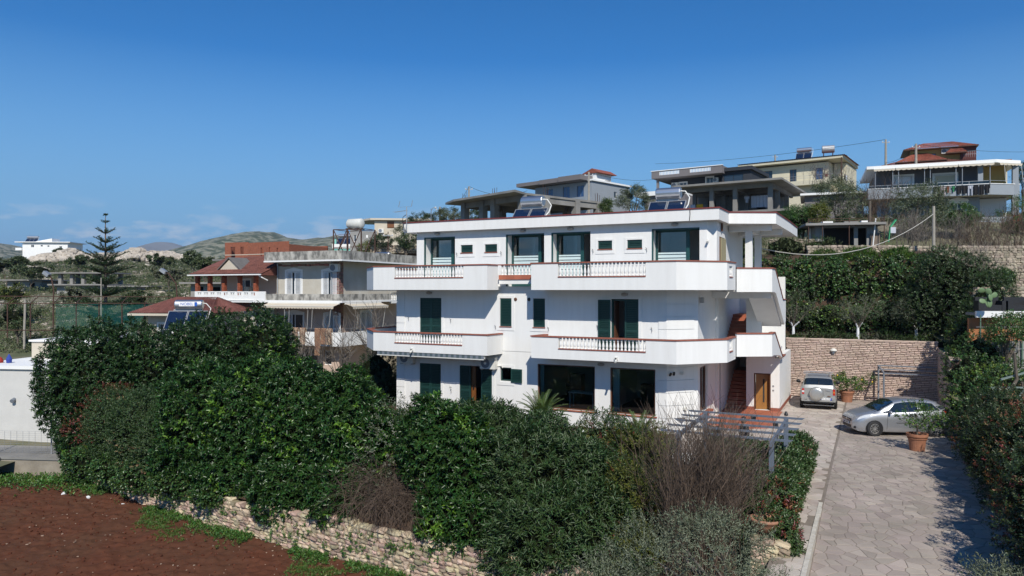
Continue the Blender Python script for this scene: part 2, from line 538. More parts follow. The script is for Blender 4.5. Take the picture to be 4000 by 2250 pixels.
balcony(RR, 3.10, 4.06, SR, gaps=[(1, 1.33, 5.30, 3.55, 4.06, 24), (3, .45, 1.15, 3.50, 4.0, 4)])
RRU = [(0.02, -0.42), (0.0, -1.3)] + RR[2:]
SRU = [(0.1, 0.1), (.08, -1.21), (6.55, -1.21), (8.24, .49), (8.28, 2.6), (7.7, 2.6), (7.7, .5)]
balcony(RRU, 6.17, 7.35, SRU, gaps=[(1, 1.31, 5.30, 6.74, 7.35, 24), (3, .45, 1.15, 6.72, 7.2, 4)])
# small middle balcony between the two upper ones
mbal = hp('balcony', MB().box(-2.10, -0.03, -0.42, 0.1, 6.45, 6.66), M['white'])
for k in range(5):
    a = -2.10 + k * 0.414
    MB().box(a + 0.003, a + 0.411, -0.47, -0.43, 6.66, 6.875).build('edge_tile', M['terra_tile'], mbal)
MB().box(-2.10, -0.03, -0.43, 0.1, 6.662, 6.86).build('slab', M['white_soffit'], mbal)
MB().box(-2.12, 0.0, -0.46, -0.24, 7.335, 7.388).build('coping', M['terra'], mbal)
balusters(mbal, (-2.04, -0.35), (-0.1, -0.35), 11, 6.862, 0.47)
# landings and stair block on the right
SB_L, SB_R, SB_F, SB_B = 8.0, 9.62, 7.7, 13.2
land = [(8.40, 2.32), (9.80, 3.16), (9.80, 3.85)]
for zb, zt in ((3.20, 4.20), (6.08, 7.12)):
    balcony(land, zb, zt, [(7.85 if zb > 5 else 6.98, 2.7), (8.42, 2.42), (9.72, 3.2), (9.72, 7.9), (7.85 if zb > 5 else 6.98, 7.9)], slab_t=0.14)
# ---- stair block: front wall with the wooden door, side wall with the sloped parapet
m = MB()
m.wall((SB_L, SB_F), (SB_R, SB_F), 0.0, 3.19, 0.2, [(0.39, 1.19, 0.06, 1.92)], 0, 0.2)
hp('stair_wall', m, M['white'])
Myz = Matrix(((0, 0, 1, 0), (1, 0, 0, 0), (0, 1, 0, 0), (0, 0, 0, 1)))       # (a, b, c) -> (u=c, v=a, z=b)
m = MB().prism([(SB_F + 0.003, 0), (SB_B, 0), (SB_B, 2.78), (7.35, 2.78), (5.6, 3.20), (SB_F + .003, 3.199)][:4] + [(SB_F + .003, 2.78)], SB_R - 0.2, SB_R, Myz)
hp('stair_wall', m, M['white'])
# sloped parapets (profile in v, z)
p1 = [(3.86, 3.20), (3.86, 4.20), (4.15, 4.20), (7.35, 2.82), (8.6, 2.82), (8.6, 2.70), (7.9, 2.70), (6.2, 3.0)]
m1 = hp('stair_parapet', MB().prism(p1, SB_R - 0.16 + 0.17, SB_R + 0.175, Myz), M['white'])
def slope_coping(par, pts, u0, u1):
    mb = MB()
    for (a, b) in zip(pts, pts[1:]):
        dv, dz = b[0] - a[0], b[1] - a[1]
        L = math.hypot(dv, dz); nv, nz = -dz / L, dv / L
        if nz < 0: nv, nz = -nv, -nz
        mb.prism([(a[0], a[1] + .001), (b[0], b[1] + .001), (b[0] + nv * .05, b[1] + nz * .05), (a[0] + nv * .05, a[1] + nz * .05)], u0, u1, Myz)
    mb.build('coping', M['terra'], par)
slope_coping(m1, [(3.86, 4.2), (4.15, 4.2), (7.35, 2.82), (8.6, 2.82)], SB_R - 0.02, SB_R + .21)
p2 = [(3.86, 6.08), (3.86, 7.12), (4.2, 7.12), (7.5, 5.66), (8.8, 5.66), (8.8, 4.55), (8.2, 4.40), (4.6, 6.02)]
m2 = hp('stair_parapet', MB().prism(p2, SB_R + .02, SB_R + 0.18, Myz), M['white'])
slope_coping(m2, [(3.86, 7.12), (4.2, 7.12), (7.5, 5.66), (8.8, 5.66)], SB_R - 0.01, SB_R + .215)
# underside of the upper flight, mid-level walls
hp('stair_soffit', MB().prism([(4.6, 6.07), (8.3, 4.42), (8.3, 4.30), (4.2, 6.07)], 8.55, SB_R + .018, Myz), M['white_soffit'])
hp('stair_wall', MB().box(SB_L, 8.75, SB_F, SB_F + 0.2, 3.34, 6.08), M['white'])
hp('stair_wall', MB().box(SB_L, SB_L + 0.16, SB_F + .201, 12.3, 0.0, 5.2), M['white'])
hp('stair_wall', MB().box(SIDE_LO - 0.25, SIDE_LO, 7.701, 12.3, -0.1, 6.19), M['white'])
hp('stair_wall', MB().box(SIDE_LO - .2, SB_R - .21, 12.301, 12.5, 0, 6.9), M['white'])
hp('stair_beam', MB().box(SIDE_LO + .001, SB_R - 0.02, 7.55, 7.69, 5.72, 6.07), M['white'])
hp('stair_beam', MB().box(SIDE_LO + .001, SB_R - 0.02, 4.2, 4.42, 5.78, 6.079), M['white'])
hp('pilaster', MB().box(SIDE_LO - 0.05, SIDE_LO + 0.12, 5.05, 5.40, 0.05, 3.19), M['white'])
hp('pilaster', MB().box(SIDE_LO - 0.05, SIDE_LO + 0.12, 5.05, 5.40, 3.35, 6.07), M['white'])
for (z0, n) in ((0.05, 10), (3.32, 9)):
    for k in range(n):
        v0 = 7.72 + k * 0.28
        hp('stair_step', MB().box(SIDE_LO + .005, SB_L - .005, v0, v0 + 0.285 if k < n - 1 else 12.29, z0, z0 + 0.168 * (k + 1)), M['terra_tile'])
# pillars and beams under the roof canopy
for v in (3.55, 6.45):
    hp('pillar', MB().box(8.60, 8.90, v - .15, v + .15, 6.2, 8.85), M['white'])
    hp('canopy_beam', MB().box(7.86, 9.72 if v < 4 else 9.86, v - .14, v + .14, 8.852, 9.13), M['white'])
hp('canopy_beam', MB().box(8.62, 8.88, 3.70, 6.30, 8.86, 9.128), M['white'])

# ---- roof
RF = [(-7.89, BACK), (-7.89, 0.0), (8.07, 0.0), (8.10, 2.08), (9.97, 3.11), (10.06, 8.3), (10.06, BACK)]
roof = balcony(RF, 9.12, 9.60, [(-7.8, BACK - .1), (-7.8, .1), (7.98, .1), (8.02, 2.16), (9.88, 3.18), (9.97, 8.3), (9.97, BACK - .1)], cname='coping', cmat='red_trim', slab_t=0.25)
roof.name = 'roof'
# ---- shutters with slats, doors, windows of the villa
_slat = {}
def slat_mesh(w):
    w = round(w, 3)
    if w not in _slat:
        mb = MB().prism([(-.006, -.024), (.012, -.020), (.006, .024), (-.012, .020)], 0, w)
        me = bpy.data.meshes.new('slat')
        v = [(z, x, y) for (x, y, z) in mb.v]
        me.from_pydata(v, [], mb.f); me.materials.append(M['green']); me.update()
        _slat[w] = me
    return _slat[w]
def shutter(parent, u0, u1, v, z0, z1, ang=0.0, hinge=None, mid=True, pitch=0.075):
    """Louvred leaf between u0 and u1, its back on plane v; ang opens it about its hinge side."""
    w = u1 - u0; f = 0.07
    mb = MB().box(0, f, -.045, 0, 0, z1 - z0).box(w - f, w, -.045, 0, 0, z1 - z0)
    mb.box(f, w - f, -.043, -.002, 0, .10).box(f, w - f, -.043, -.002, z1 - z0 - .08, z1 - z0)
    zs = [(0.10, z1 - z0 - .08)]
    if mid and z1 - z0 > 1.6:
        zc = (z1 - z0) * 0.42
        mb.box(f, w - f, -.043, -.002, zc - .05, zc + .05); zs = [(0.10, zc - .05), (zc + .05, z1 - z0 - .08)]
    mb.box(f, w - f, -.006, -.003, .1, z1 - z0 - .08)
    s = hp('shutter', mb, M['green'], parent, loc=(u0, v, z0), rot=(0, 0, ang))
    me = slat_mesh(w - 2 * f)
    for a, b in zs:
        n = max(1, int((b - a) / pitch))
        for k in range(n):
            link('slat', me, s, (f, -.026, a + (b - a) * (k + .5) / n))
    return s
def surround(u0, u1, z0, z1, v, w=0.14, under=0.2, p=0.022):
    """Raised plaster frame round an opening (u0..u1, z0..z1) on wall plane v."""
    mb = MB()
    mb.box(u0 - w, u0 - .004, v - p, v + .01, z0 - under, z1 + w * .8)
    mb.box(u1 + .004, u1 + w, v - p, v + .01, z0 - under, z1 + w * .8)
    mb.box(u0 - .0035, u1 + .0035, v - p, v + .01, z1 + .004, z1 + w * .8)
    if z0 - under > 0.5 and under > 0:
        mb.box(u0 - .0035, u1 + .0035, v - p, v + .01, z0 - under, z0 - .045)
    return hp('window_surround', mb, M['white'])
def sill(u0, u1, z, v, d=0.05):
    return hp('window_sill', MB().box(u0 - .02, u1 + .02, v - d, v + .15, z - .042, z - .002), M['terra'])
def hook(u, v, z):
    mb = MB().tube([(u, v + .01, z), (u, v - .06, z), (u - .03, v - .07, z + .05)], .010, 5).tube([(u, v - .05, z), (u + .03, v - .065, z - .12), (u, v - .07, z - .15)], .010, 5)
    return hp('shutter_hook', mb, M['black'])
def bulkhead(u, v, z):
    l = hp('wall_lamp', MB().box(u - .15, u + .15, v - .05, v + .02, z - .03, z + .07), M['galv'])
    mb = MB().lathe([(.15, 0), (.14, .05), (.09, .10), (0.001, .12)], 14, M=Matrix.Translation((u, v - .06, z + .02)) @ Matrix.Rotation(R(90), 4, 'X') @ Matrix.Diagonal((1, .55, 1, 1)))
    mb.build('lamp_glass', M['lamp'], l, smooth=True)
# top floor: small shuttered windows
for a, b in W_OPS:
    shutter(H, a + .01, b - .01, VT + .075, 8.05, 8.40, mid=False, pitch=.06)
    surround(a, b, 8.03, 8.41, VT, .12, .22); sill(a, b, 8.03, VT)
    hp('window_back', MB().box(a, b, VT + .18, VT + .20, 8.0, 8.45), M['dark'])
for u in (-4.87, -2.37, 2.36, 4.87): hook(u, VT, 8.0)
for (u) in (-6.03, -1.2, 1.25, 6.12): bulkhead(u, VT, 9.0)
# top floor: recessed sliding doors with frosted stripes
for (a, b), f in zip(T_OPS, (.62, .66, .58, .61)):
    w = (b - a) * f + .25; v0 = 1.0
    d = hp('sliding_door', MB().box(a, a + .10, v0, v0 + .07, 6.35, 8.858).box(a + w - .16, a + w, v0, v0 + .07, 6.35, 8.858)
           .box(a + .1, a + w - .16, v0 + .002, v0 + .068, 6.35, 6.47).box(a + .1, a + w - .16, v0 + .002, v0 + .068, 8.74, 8.858), M['green2'])
    hp('sliding_door', MB().box(a + w + .002, b, v0 + .01, v0 + .06, 8.78, 8.857), M['green2'])
    MB().box(a + .1, a + w - .16, v0 + .03, v0 + .04, 6.47, 8.74).build('pane', M['glass_dark'], d)
    for k, (z0, z1) in enumerate(((6.6, 6.86), (6.89, 7.13), (7.16, 7.36), (7.40, 7.57), (7.61, 7.73), (7.77, 7.84))):
        MB().box(a + .11, a + w - .17, v0 + .022, v0 + .027, z0, z1).build('frosted_stripe', M['frost'], d)
    hp('blind_rail', MB().box(a + .002, a + .06, VT + .02, VT + .10, 6.34, 8.858).box(a + .06, b - .002, VT + .02, VT + .10, 8.80, 8.858), M['green2'])
    hp('curtain', MB().box(b - .02, b + .0005, 1.2, 3.2, 6.36, 8.7), M['room'])
# first floor
shutter(H, -6.86, -6.225, .06, 3.35, 5.76); shutter(H, -6.215, -5.58, .06, 3.35, 5.76)
shutter(H, -2.25, -1.65, .06, 4.43, 5.76); shutter(H, -0.49, 0.10, .06, 4.43, 5.76)
shutter(H, 2.74, 3.335, -.015, 3.35, 5.73, ang=R(-4)); shutter(H, 3.97, 4.59, .05, 3.35, 5.76)
hp('door_frame', MB().box(3.345, 3.42, .05, .16, 3.33, 5.76).box(3.42, 3.97, .1, .16, 5.68, 5.76), M['green'])
hp('open_door', MB().box(3.43, 3.475, .17, .75, 3.34, 5.68), M['brown_frame'])
for a, b, z0, z1, u in ((-6.86, -5.58, 3.33, 5.77, 0), (-2.26, -1.64, 4.42, 5.77, .2), (-.5, .11, 4.42, 5.77, .2), (3.34, 4.6, 3.33, 5.77, 0)):
    surround(a, b, z0, z1, 0, .15, u)
    if u: sill(a, b, z0, 0)
for u, z in ((-7.55, 4.75), (-5.02, 4.7), (-2.5, 4.42), (.29, 4.4), (2.7, 4.55), (5.2, 4.5)): hook(u, 0, z)
for u, m_ in ((-1.43, 'brown_frame'), (-.71, 'black')):
    hp('vent_cap', MB().lathe([(.085, 0), (.085, .03), (.06, .04)], 16, M=Matrix.Translation((u, .01, 5.72)) @ Matrix.Rotation(R(90), 4, 'X')), M[m_])
bulkhead(-6.29, 0, 6.0); bulkhead(3.97, 0, 5.95); bulkhead(2.87, 0, 2.80)
# ground floor
shutter(H, -6.88, -6.25, .06, .36, 2.43); shutter(H, -6.24, -5.61, .06, .36, 2.43)
shutter(H, -4.51, -3.90, .05, .36, 2.42); shutter(H, -3.31, -2.71, .05, .36, 2.42)
hp('open_door', MB().box(-3.90, -3.66, .10, .15, .37, 2.40), M['wood'])
hp('door_handle', MB().box(-3.80, -3.76, .04, .1, 1.28, 1.46).tube([(-3.78, .05, 1.40), (-3.70, .03, 1.40)], .012, 6), M['black'])
w = hp('window', MB().box(-2.25, -2.19, .08, .15, 1.80, 2.43).box(-1.71, -1.655, .08, .15, 1.80, 2.43).box(-2.19, -1.71, .082, .148, 1.80, 1.86).box(-2.19, -1.71, .082, .148, 2.37, 2.43), M['green'])
MB().box(-2.19, -1.71, .11, .12, 1.86, 2.37).build('pane', M['glass'], w)
MB().box(-2.17, -1.95, .20, .22, 1.86, 2.37).build('curtain', M['brown_frame'], w)
shutter(H, -1.64, -1.05, -.03, 1.76, 2.40, ang=R(-3), mid=False)
surround(-6.88, -5.61, .35, 2.44, 0, .15, 0); surround(-4.52, -2.70, .35, 2.44, 0, .15, 0); surround(-2.26, -1.65, 1.79, 2.44, 0, .16, .2)
hook(-5.0, 0, 1.2)
hp('intercom_box', MB().box(-5.10, -4.98, -.03, .01, 1.30, 1.40), M['offwhite'])
# two large fixed ground floor windows with brown frames, a curtain and furniture behind
for a, b, cu in ((-.28, 2.57, .16), (3.29, 5.35, .30)):
    f = .055
    w = hp('window', MB().box(a, a + f, .06, .16, .66, 2.7).box(b - f, b, .06, .16, .66, 2.7).box(a + f, b - f, .062, .158, .66, .66 + f).box(a + f, b - f, .062, .158, 2.7 - f, 2.7), M['brown_frame'])
    MB().box(a + f, b - f, .105, .115, .66 + f, 2.7 - f).build('pane', M['glass_dark'], w)
    hp('window_sill', MB().box(a - .08, b + .08, -.05, .2, .60, .655), M['terra_tile'])
    cm = MB(); n = 7
    for k in range(n):
        x0 = a + .07 + cu * k / n; x1 = a + .07 + cu * (k + 1) / n
        cm.box(x0, x1 - .004, .22 + .03 * (k % 2), .25 + .03 * (k % 2), .64, 2.66)
    cm.build('curtain', M['frost'], w)
for (u, v, h, c) in ((.55, 2.2, 1.0, 'dark'), (1.0, 1.6, 1.5, 'brown_frame'), (1.9, 3.0, 1.9, 'dark'), (4.3, 2.4, 1.1, 'brown_frame'), (4.9, 3.4, 1.7, 'dark')):
    hp('cupboard', MB().box(u - .3, u + .3, v, v + .5, .601, .601 + h), M[c])
# dining table and chairs seen through the left window
hp('dining_table', MB().box(.9, 2.2, .9, 1.5, 1.30, 1.35).box(.95, 1.0, .95, 1.0, .601, 1.3).box(2.1, 2.15, .95, 1.0, .601, 1.3).box(.95, 1.0, 1.4, 1.45, .601, 1.3).box(2.1, 2.15, 1.4, 1.45, .601, 1.3), M['room'])
# side glass doors
for a, b, z0, z1, pv in ((1.58, 3.18, .68, 2.70, 1.1), (5.42, 6.48, .12, 2.74, 1.1)):
    x = SIDE_LO
    w = hp('glass_door', MB().box(x - .2, x - .10, a, a + .09, z0, z1).box(x - .2, x - .10, b - .09, b, z0, z1).box(x - .198, x - .102, a + .09, b - .09, z1 - .09, z1).box(x - .198, x - .102, a + .09, b - .09, z0, z0 + .09)
           .box(x - .198, x - .102, (a + b) / 2 - .04, (a + b) / 2 + .04, z0 + .09, z1 - .09), M['brown_frame'])
    MB().box(x - .155, x - .145, a + .09, b - .09, z0 + .09, z1 - .09).build('pane', M['glass'], w)
    MB().box(x - .30, x - .28, a + .1, b - .1, z0, z1).build('curtain', M['frost'], w)
hp('door_step', MB().box(SIDE_LO - .1, SIDE_LO + .25, 1.45, 3.3, .56, .655), M['terra_tile'])
# upper side door: half open panel in beige
d = hp('side_door', MB().box(SIDE_UP - .02, SIDE_UP + .03, 1.28, 1.40, 6.34, 8.5), M['brown_frame'])
MB().box(SIDE_UP - .001, SIDE_UP + .06, 1.42, 2.55, 6.34, 8.45).build('door_panel', mat('beige_blind', (.33, .29, .17), .8), d)
# wooden entrance door in the stair block
d = hp('entrance_door', MB().box(8.385, 8.44, 7.69, 7.83, .06, 1.92).box(9.14, 9.195, 7.69, 7.83, .06, 1.92).box(8.44, 9.14, 7.692, 7.828, 1.86, 1.92), M['brown_frame'])
leafd = MB().box(0, .66, -.02, .02, 0, 1.78).build('door_leaf', M['wood_door'], d, loc=(8.46, 7.80, .07), rot=(0, 0, R(18)))
MB().box(.34, .42, -.026, .026, .35, 1.55).build('glass_strip', M['dark'], d, loc=(8.46, 7.80, .07), rot=(0, 0, R(18)))
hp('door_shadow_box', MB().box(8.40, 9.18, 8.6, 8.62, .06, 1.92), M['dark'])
for z in (1.05, 1.27):
    hp('switch_plate', MB().box(9.28, 9.36, 7.675, 7.71, z, z + .07), M['galv'])
hp('switch_plate', MB().box(7.02, 7.12, 12.27, 12.305, 4.2, 4.28), M['black'])
# red plinth and terracotta entrance floor
hp('plinth', MB().box(SB_L + .003, 8.38, SB_F - .02, SB_F - .001, .06, .20).box(9.2, SB_R + .02, SB_F - .02, SB_F - .001, .06, .20).box(SB_R + .001, SB_R + .02, SB_F - .001, SB_B, .02, .20), M['terra'])
# air conditioners under the left balcony
def aircon(parent_fn, u, v, z, w=.82, h=.56, d=.3, label=None, M_=None):
    o = parent_fn('air_conditioner', MB().box(u, u + w, v - d, v, z, z + h), M['offwhite'])
    T = Matrix.Translation((u + w * .36, v - d - .004, z + h * .5)) @ Matrix.Rotation(R(90), 4, 'X')
    MB().lathe([(h * .42, 0), (h * .42, .012), (h * .38, .014), (.05, .016)], 20, M=T).build('fan_grille', M['grey_metal'], o)
    MB().lathe([(h * .13, .017), (h * .10, .024)], 12, M=T).build('fan_hub', M['offwhite'], o)
    MB().box(u + .05, u + .09, v - d, v + .02, z - .05, z - .001).box(u + w - .09, u + w - .05, v - d, v + .02, z - .05, z - .001).build('bracket', M['galv'], o)
    return o
aircon(hp, -7.93, -.02, 2.42); aircon(hp, -3.20, -.02, 2.36)
hp('pipe', MB().tube([(-2.35, -.05, 2.5), (-2.15, -.06, 2.52), (-2.12, -.02, 2.42)], .025, 6).tube([(-7.0, -.05, 2.8), (-6.85, -.05, 2.7), (-6.9, -.03, 2.45)], .025, 6), M['offwhite'])
# rolled awning under the left balcony
aw = hp('awning', MB().tube([(-8.6, -1.18, 2.99), (-2.45, -1.18, 2.99)], .075, 10), M['offwhite'])
sm = mat('striped_awning_cloth', (.06, .09, .10), .9)
for k in range(41):
    u = -8.6 + k * .15
    MB().box(u + .001, u + .149, -1.275, -1.262, 2.93, 3.085).build('valance_stripe', sm if k % 2 else M['grey_metal'], aw)
MB().box(-8.6, -2.45, -1.30, -1.277, 2.885, 2.925).build('front_bar', M['offwhite'], aw)
# cameras and small fittings
for u, z in ((-6.45, 3.2), (4.02, 3.2)):
    c = hp('security_camera', MB().box(u - .06, u + .06, -1.40, -1.30, z - .02, z + .10), M['offwhite'])
    MB().tube([(u, -1.36, z - .02), (u + .02, -1.52, z - .10)], .045, 10).build('camera_body', M['offwhite'], c)
    MB().box(u - .03, u + .03, -1.42, -1.401, z + .02, z + .07).build('camera_lens', M['black'], c)
c = hp('security_camera', MB().tube([(6.0, .12, 2.55), (6.02, -.1, 2.50)], .05, 10).tube([(6.12, .22, 2.58), (6.16, .02, 2.52)], .05, 10), M['black'])
c = hp('alarm_siren', MB().box(6.36, 6.50, .36, .46, 2.5, 2.62), M['offwhite'])
hp('security_camera', MB().tube([(7.55, .36, 8.3), (7.55, .16, 8.2)], .05, 10), M['offwhite'])
hp('wall_lamp', MB().box(7.0, 7.14, 1.3, 1.5, 5.6, 5.85), M['lamp'])
hp('socket_plate', MB().box(6.45, 6.55, .48, .56, .95, 1.05).box(6.42, 6.58, .56, .62, .9, 1.1), M['offwhite'])
hp('vent_grille', MB().box(7.86, 7.92, 1.55, 1.75, 8.75, 9.1), M['brown_frame'])
# downpipe joint on the roof fascia
hp('fascia_joint', MB().box(-.02, .0, -.012, .02, 9.1, 9.66), M['white'])
hp('cable_run', MB().tube([(6.85, -.02, 9.68), (6.86, -.015, 9.4), (6.83, -.015, 9.12)], .014, 5), M['cable'])

# ---- solar water heaters and antenna on the roof (things that stand on it)
def solar_heater(name, label, u, v, z, w=2.2, tank_r=.27, ph=1.1, group='solar water heaters', root=None, rz=None, panels=2, tilt=50, tankm="steel", tank_l=None):
    t = thing(name, label, 'solar heater', W(u, v, z) if root is None else root, -TH if rz is None else rz, group)
    L = w / panels
    sx = math.cos(R(tilt)); sz = math.sin(R(tilt))
    for k in range(panels):
        x0 = -w / 2 + k * L + .02; x1 = x0 + L - .04
        fr = MB(); P = lambda a, b, n: (a, b * sx - n * sz, .12 + b * sz + n * sx)
        def slab(mb, xa, xb, ba, bb, na, nb):
            q = [P(xa, ba, na), P(xb, ba, na), P(xb, bb, na), P(xa, bb, na), P(xa, ba, nb), P(xb, ba, nb), P(xb, bb, nb), P(xa, bb, nb)]
            i = len(mb.v); mb.v += q
            mb.f += [tuple(i + j for j in f) for f in ((0, 3, 2, 1), (4, 5, 6, 7), (0, 1, 5, 4), (1, 2, 6, 5), (2, 3, 7, 6), (3, 0, 4, 7))]
        slab(fr, x0, x1, 0, ph, -.06, 0.0); slab(fr, x0, x0 + .035, 0, ph, .001, .03); slab(fr, x1 - .035, x1, 0, ph, .001, .03)
        slab(fr, x0 + .035, x1 - .035, 0, .035, .001, .03); slab(fr, x0 + .035, x1 - .035, ph - .035, ph, .001, .03)
        p = fr.build('collector', M['galv'], t)
        g = MB(); slab(g, x0 + .036, x1 - .036, .036, ph - .036, .002, .012); g.build('collector_glass', M['solar'], p)
    tz = .12 + ph * sz + tank_r + .12; ty = ph * sx + .12
    h_ = (tank_l or w - .2) / 2
    tk = MB().tube([(-h_, ty, tz), (-h_ + .04, ty, tz), (h_ - .04, ty, tz), (h_, ty, tz)], [tank_r * .9, tank_r, tank_r, tank_r * .9], 20).build('tank', M[tankm], t, smooth=False)
    st = MB()
    for x in (-w / 2 + .3, w / 2 - .4):
        st.bar((x, ty, 0), (x, ty, tz - tank_r), .04).bar((x, .02, .02), (x, ty, .02), .04).bar((x, .05, .08), (x, ty, tz - tank_r), .035)
    st.bar((-w / 2 + .3, ty, .4), (w / 2 - .4, ty, .4), .035)
    st.build('stand', M['galv'], t)
    MB().box(-w / 2 + .3, w / 2 - .4, ty - .02, ty - .01, .5, tz - tank_r).build('back_plate', M['galv'], t)
    MB().tube([(h_ - .02, ty, tz + .08), (h_ + .2, ty, tz + .06), (w / 2 + .1, ty - .02, tz - .25), (w / 2 + .1, ty - .3, tz - .6), (w / 2 + .05, .3, .5), (w / 2 - .02, .1, .3)], .03, 7).build('pipe', M['offwhite'], t)
    return t
def _place_roof_things():
    h1 = solar_heater('solar_water_heater', 'twin panel solar water heater on the white villa roof, nearer its middle', -1.72, 1.7, 9.37, w=1.86, ph=1.12, tilt=46, tank_l=1.2)
    h2 = solar_heater('solar_water_heater', 'twin panel solar water heater near the right corner of the white villa roof', 5.28, 1.7, 9.37, w=1.75, ph=1.12, tilt=46, tank_l=1.15)
    t = thing('television_antenna', 'spindly television antenna strapped to the left end of the villa roof edge', 'antenna', W(-7.62, -0.1, 9.2), -TH)
    MB().tube([(0, 0, 0), (0, 0, 1.25)], .02, 6).build('mast', M['galv'], t)
    mb = MB()
    for (x, z, tilt) in ((-.12, 1.15, .2), (.22, 1.1, -.05)):
        pass
    mb.bar((-.75, 0, 1.0), (.05, 0, 1.06), .018)
    for k in range(6):
        x = -.75 + k * .14; mb.bar((x, -.16, 1.0 + .008 * k), (x, .16, 1.0 + .008 * k), .010)
    mb.bar((-.5, 0, 1.25), (-.42, 0, 1.55), .02).bar((.3, 0, 1.25), (.36, 0, 1.55), .02).bar((-.45, 0, 1.24), (.3, 0, 1.24), .012)
    mb.build('antenna_head', M['galv'], t)
    MB().tube([(0, 0, .85), (-.2, -.03, .72), (-.25, -.03, .45), (-.15, -.03, .2), (-.05, -.03, -.05)], .016, 6).tube([(0, -.02, .6), (-.15, -.04, .5), (-.22, -.03, .1), (-.12, -.02, -.25)], .014, 6).build('cable', M['cable'], t)
    MB().bar((-.3, 0, .05), (0.02, 0, .05), .03).bar((-.1, 0, -.2), (.02, 0, .5), .025).build('bracket', M['galv'], t)
_place_roof_things()
# ================================================================== ground, paving, field, terraces
def vnoise(x, y, seed=0):
    """Smooth value noise on numpy arrays, 0..1."""
    xi = np.floor(x).astype(np.int64); yi = np.floor(y).astype(np.int64)
    fx = x - xi; fy = y - yi
    fx = fx * fx * (3 - 2 * fx); fy = fy * fy * (3 - 2 * fy)
    def h(a, b):
        n = (a * 374761393 + b * 668265263 + seed * 974634777) & 0xffffffff
        n = ((n ^ (n >> 13)) * 1274126177) & 0xffffffff
        return ((n ^ (n >> 16)) & 0xffff) / 65535.0
    return (h(xi, yi) * (1 - fx) + h(xi + 1, yi) * fx) * (1 - fy) + (h(xi, yi + 1) * (1 - fx) + h(xi + 1, yi + 1) * fx) * fy
def fbm(x, y, o=4, seed=0):
    s = 0; a = 0.5
    for k in range(o):
        s = s + a * vnoise(x * 2 ** k, y * 2 ** k, seed + k); a *= 0.5
    return s
def to_uv(x, y):
    dx, dy = x - HO.x, y - HO.y
    return dx * HU.x + dy * HU.y, dx * HV.x + dy * HV.y

def drive_z(v): return -0.05 * max(0.0, -8.5 - v) - 0.0
def grid(name, xs, ys, zf, m, keep=None, smooth=True, parent=None):
    X, Y = np.meshgrid(xs, ys)
    Z = zf(X, Y)
    nx, ny = len(xs), len(ys)
    V = np.stack([X.ravel(), Y.ravel(), Z.ravel()], 1)
    i = (np.arange(ny - 1)[:, None] * nx + np.arange(nx - 1)[None, :]).ravel()
    F = np.stack([i, i + 1, i + 1 + nx, i + nx], 1)
    if keep is not None:
        kx, ky = (X[:-1, :-1] + X[1:, 1:]) / 2, (Y[:-1, :-1] + Y[1:, 1:]) / 2
        F = F[keep(kx, ky).ravel()]
        used = np.unique(F); mp = np.zeros(len(V), int); mp[used] = np.arange(len(used)); V = V[used]; F = mp[F]
    return npmesh(name, V, F, m, parent, smooth)

# ---- crazy paving: cells of a jittered point set, shrunk for the joints
def clip(poly, a, b, c):
    out = []
    for k in range(len(poly)):
        p, q = poly[k], poly[(k + 1) % len(poly)]
        dp, dq = a * p[0] + b * p[1] - c, a * q[0] + b * q[1] - c
        if dp <= 0: out.append(p)
        if (dp < 0 < dq) or (dq < 0 < dp):
            t = dp / (dp - dq); out.append((p[0] + (q[0] - p[0]) * t, p[1] + (q[1] - p[1]) * t))
    return out
def crazy(inside, u0, u1, v0, v1, step, gap, rnd, jitter=0.5, stretch=1.0):
    pts = {}
    nu, nv = int((u1 - u0) / (step * stretch)) + 2, int((v1 - v0) / step) + 2
    for i in range(-1, nu + 1):
        for j in range(-1, nv + 1):
            if rnd.random() < .16: continue
            pts[i, j] = (u0 + (i + .5 + rnd.uniform(-jitter, jitter) + .5 * (j % 2)) * step * stretch, v0 + (j + .5 + rnd.uniform(-jitter, jitter)) * step)
    cells = []
    for (i, j), p in pts.items():
        if not inside(*p): continue
        r = step * stretch * 2.2
        poly = [(p[0] - r, p[1] - r), (p[0] + r, p[1] - r), (p[0] + r, p[1] + r), (p[0] - r, p[1] + r)]
        for a in range(-2, 3):
            for b in range(-2, 3):
                q = pts.get((i + a, j + b))
                if q is None or (a == 0 and b == 0): continue
                dx, dy = q[0] - p[0], q[1] - p[1]; L = math.hypot(dx, dy)
                if L < 1e-6: continue
                c = (dx * (p[0] + q[0]) / 2 + dy * (p[1] + q[1]) / 2) / L - gap / 2
                poly = clip(poly, dx / L, dy / L, c)
                if len(poly) < 3: break
            if len(poly) < 3: break
        cells.append((p, poly))
    return cells
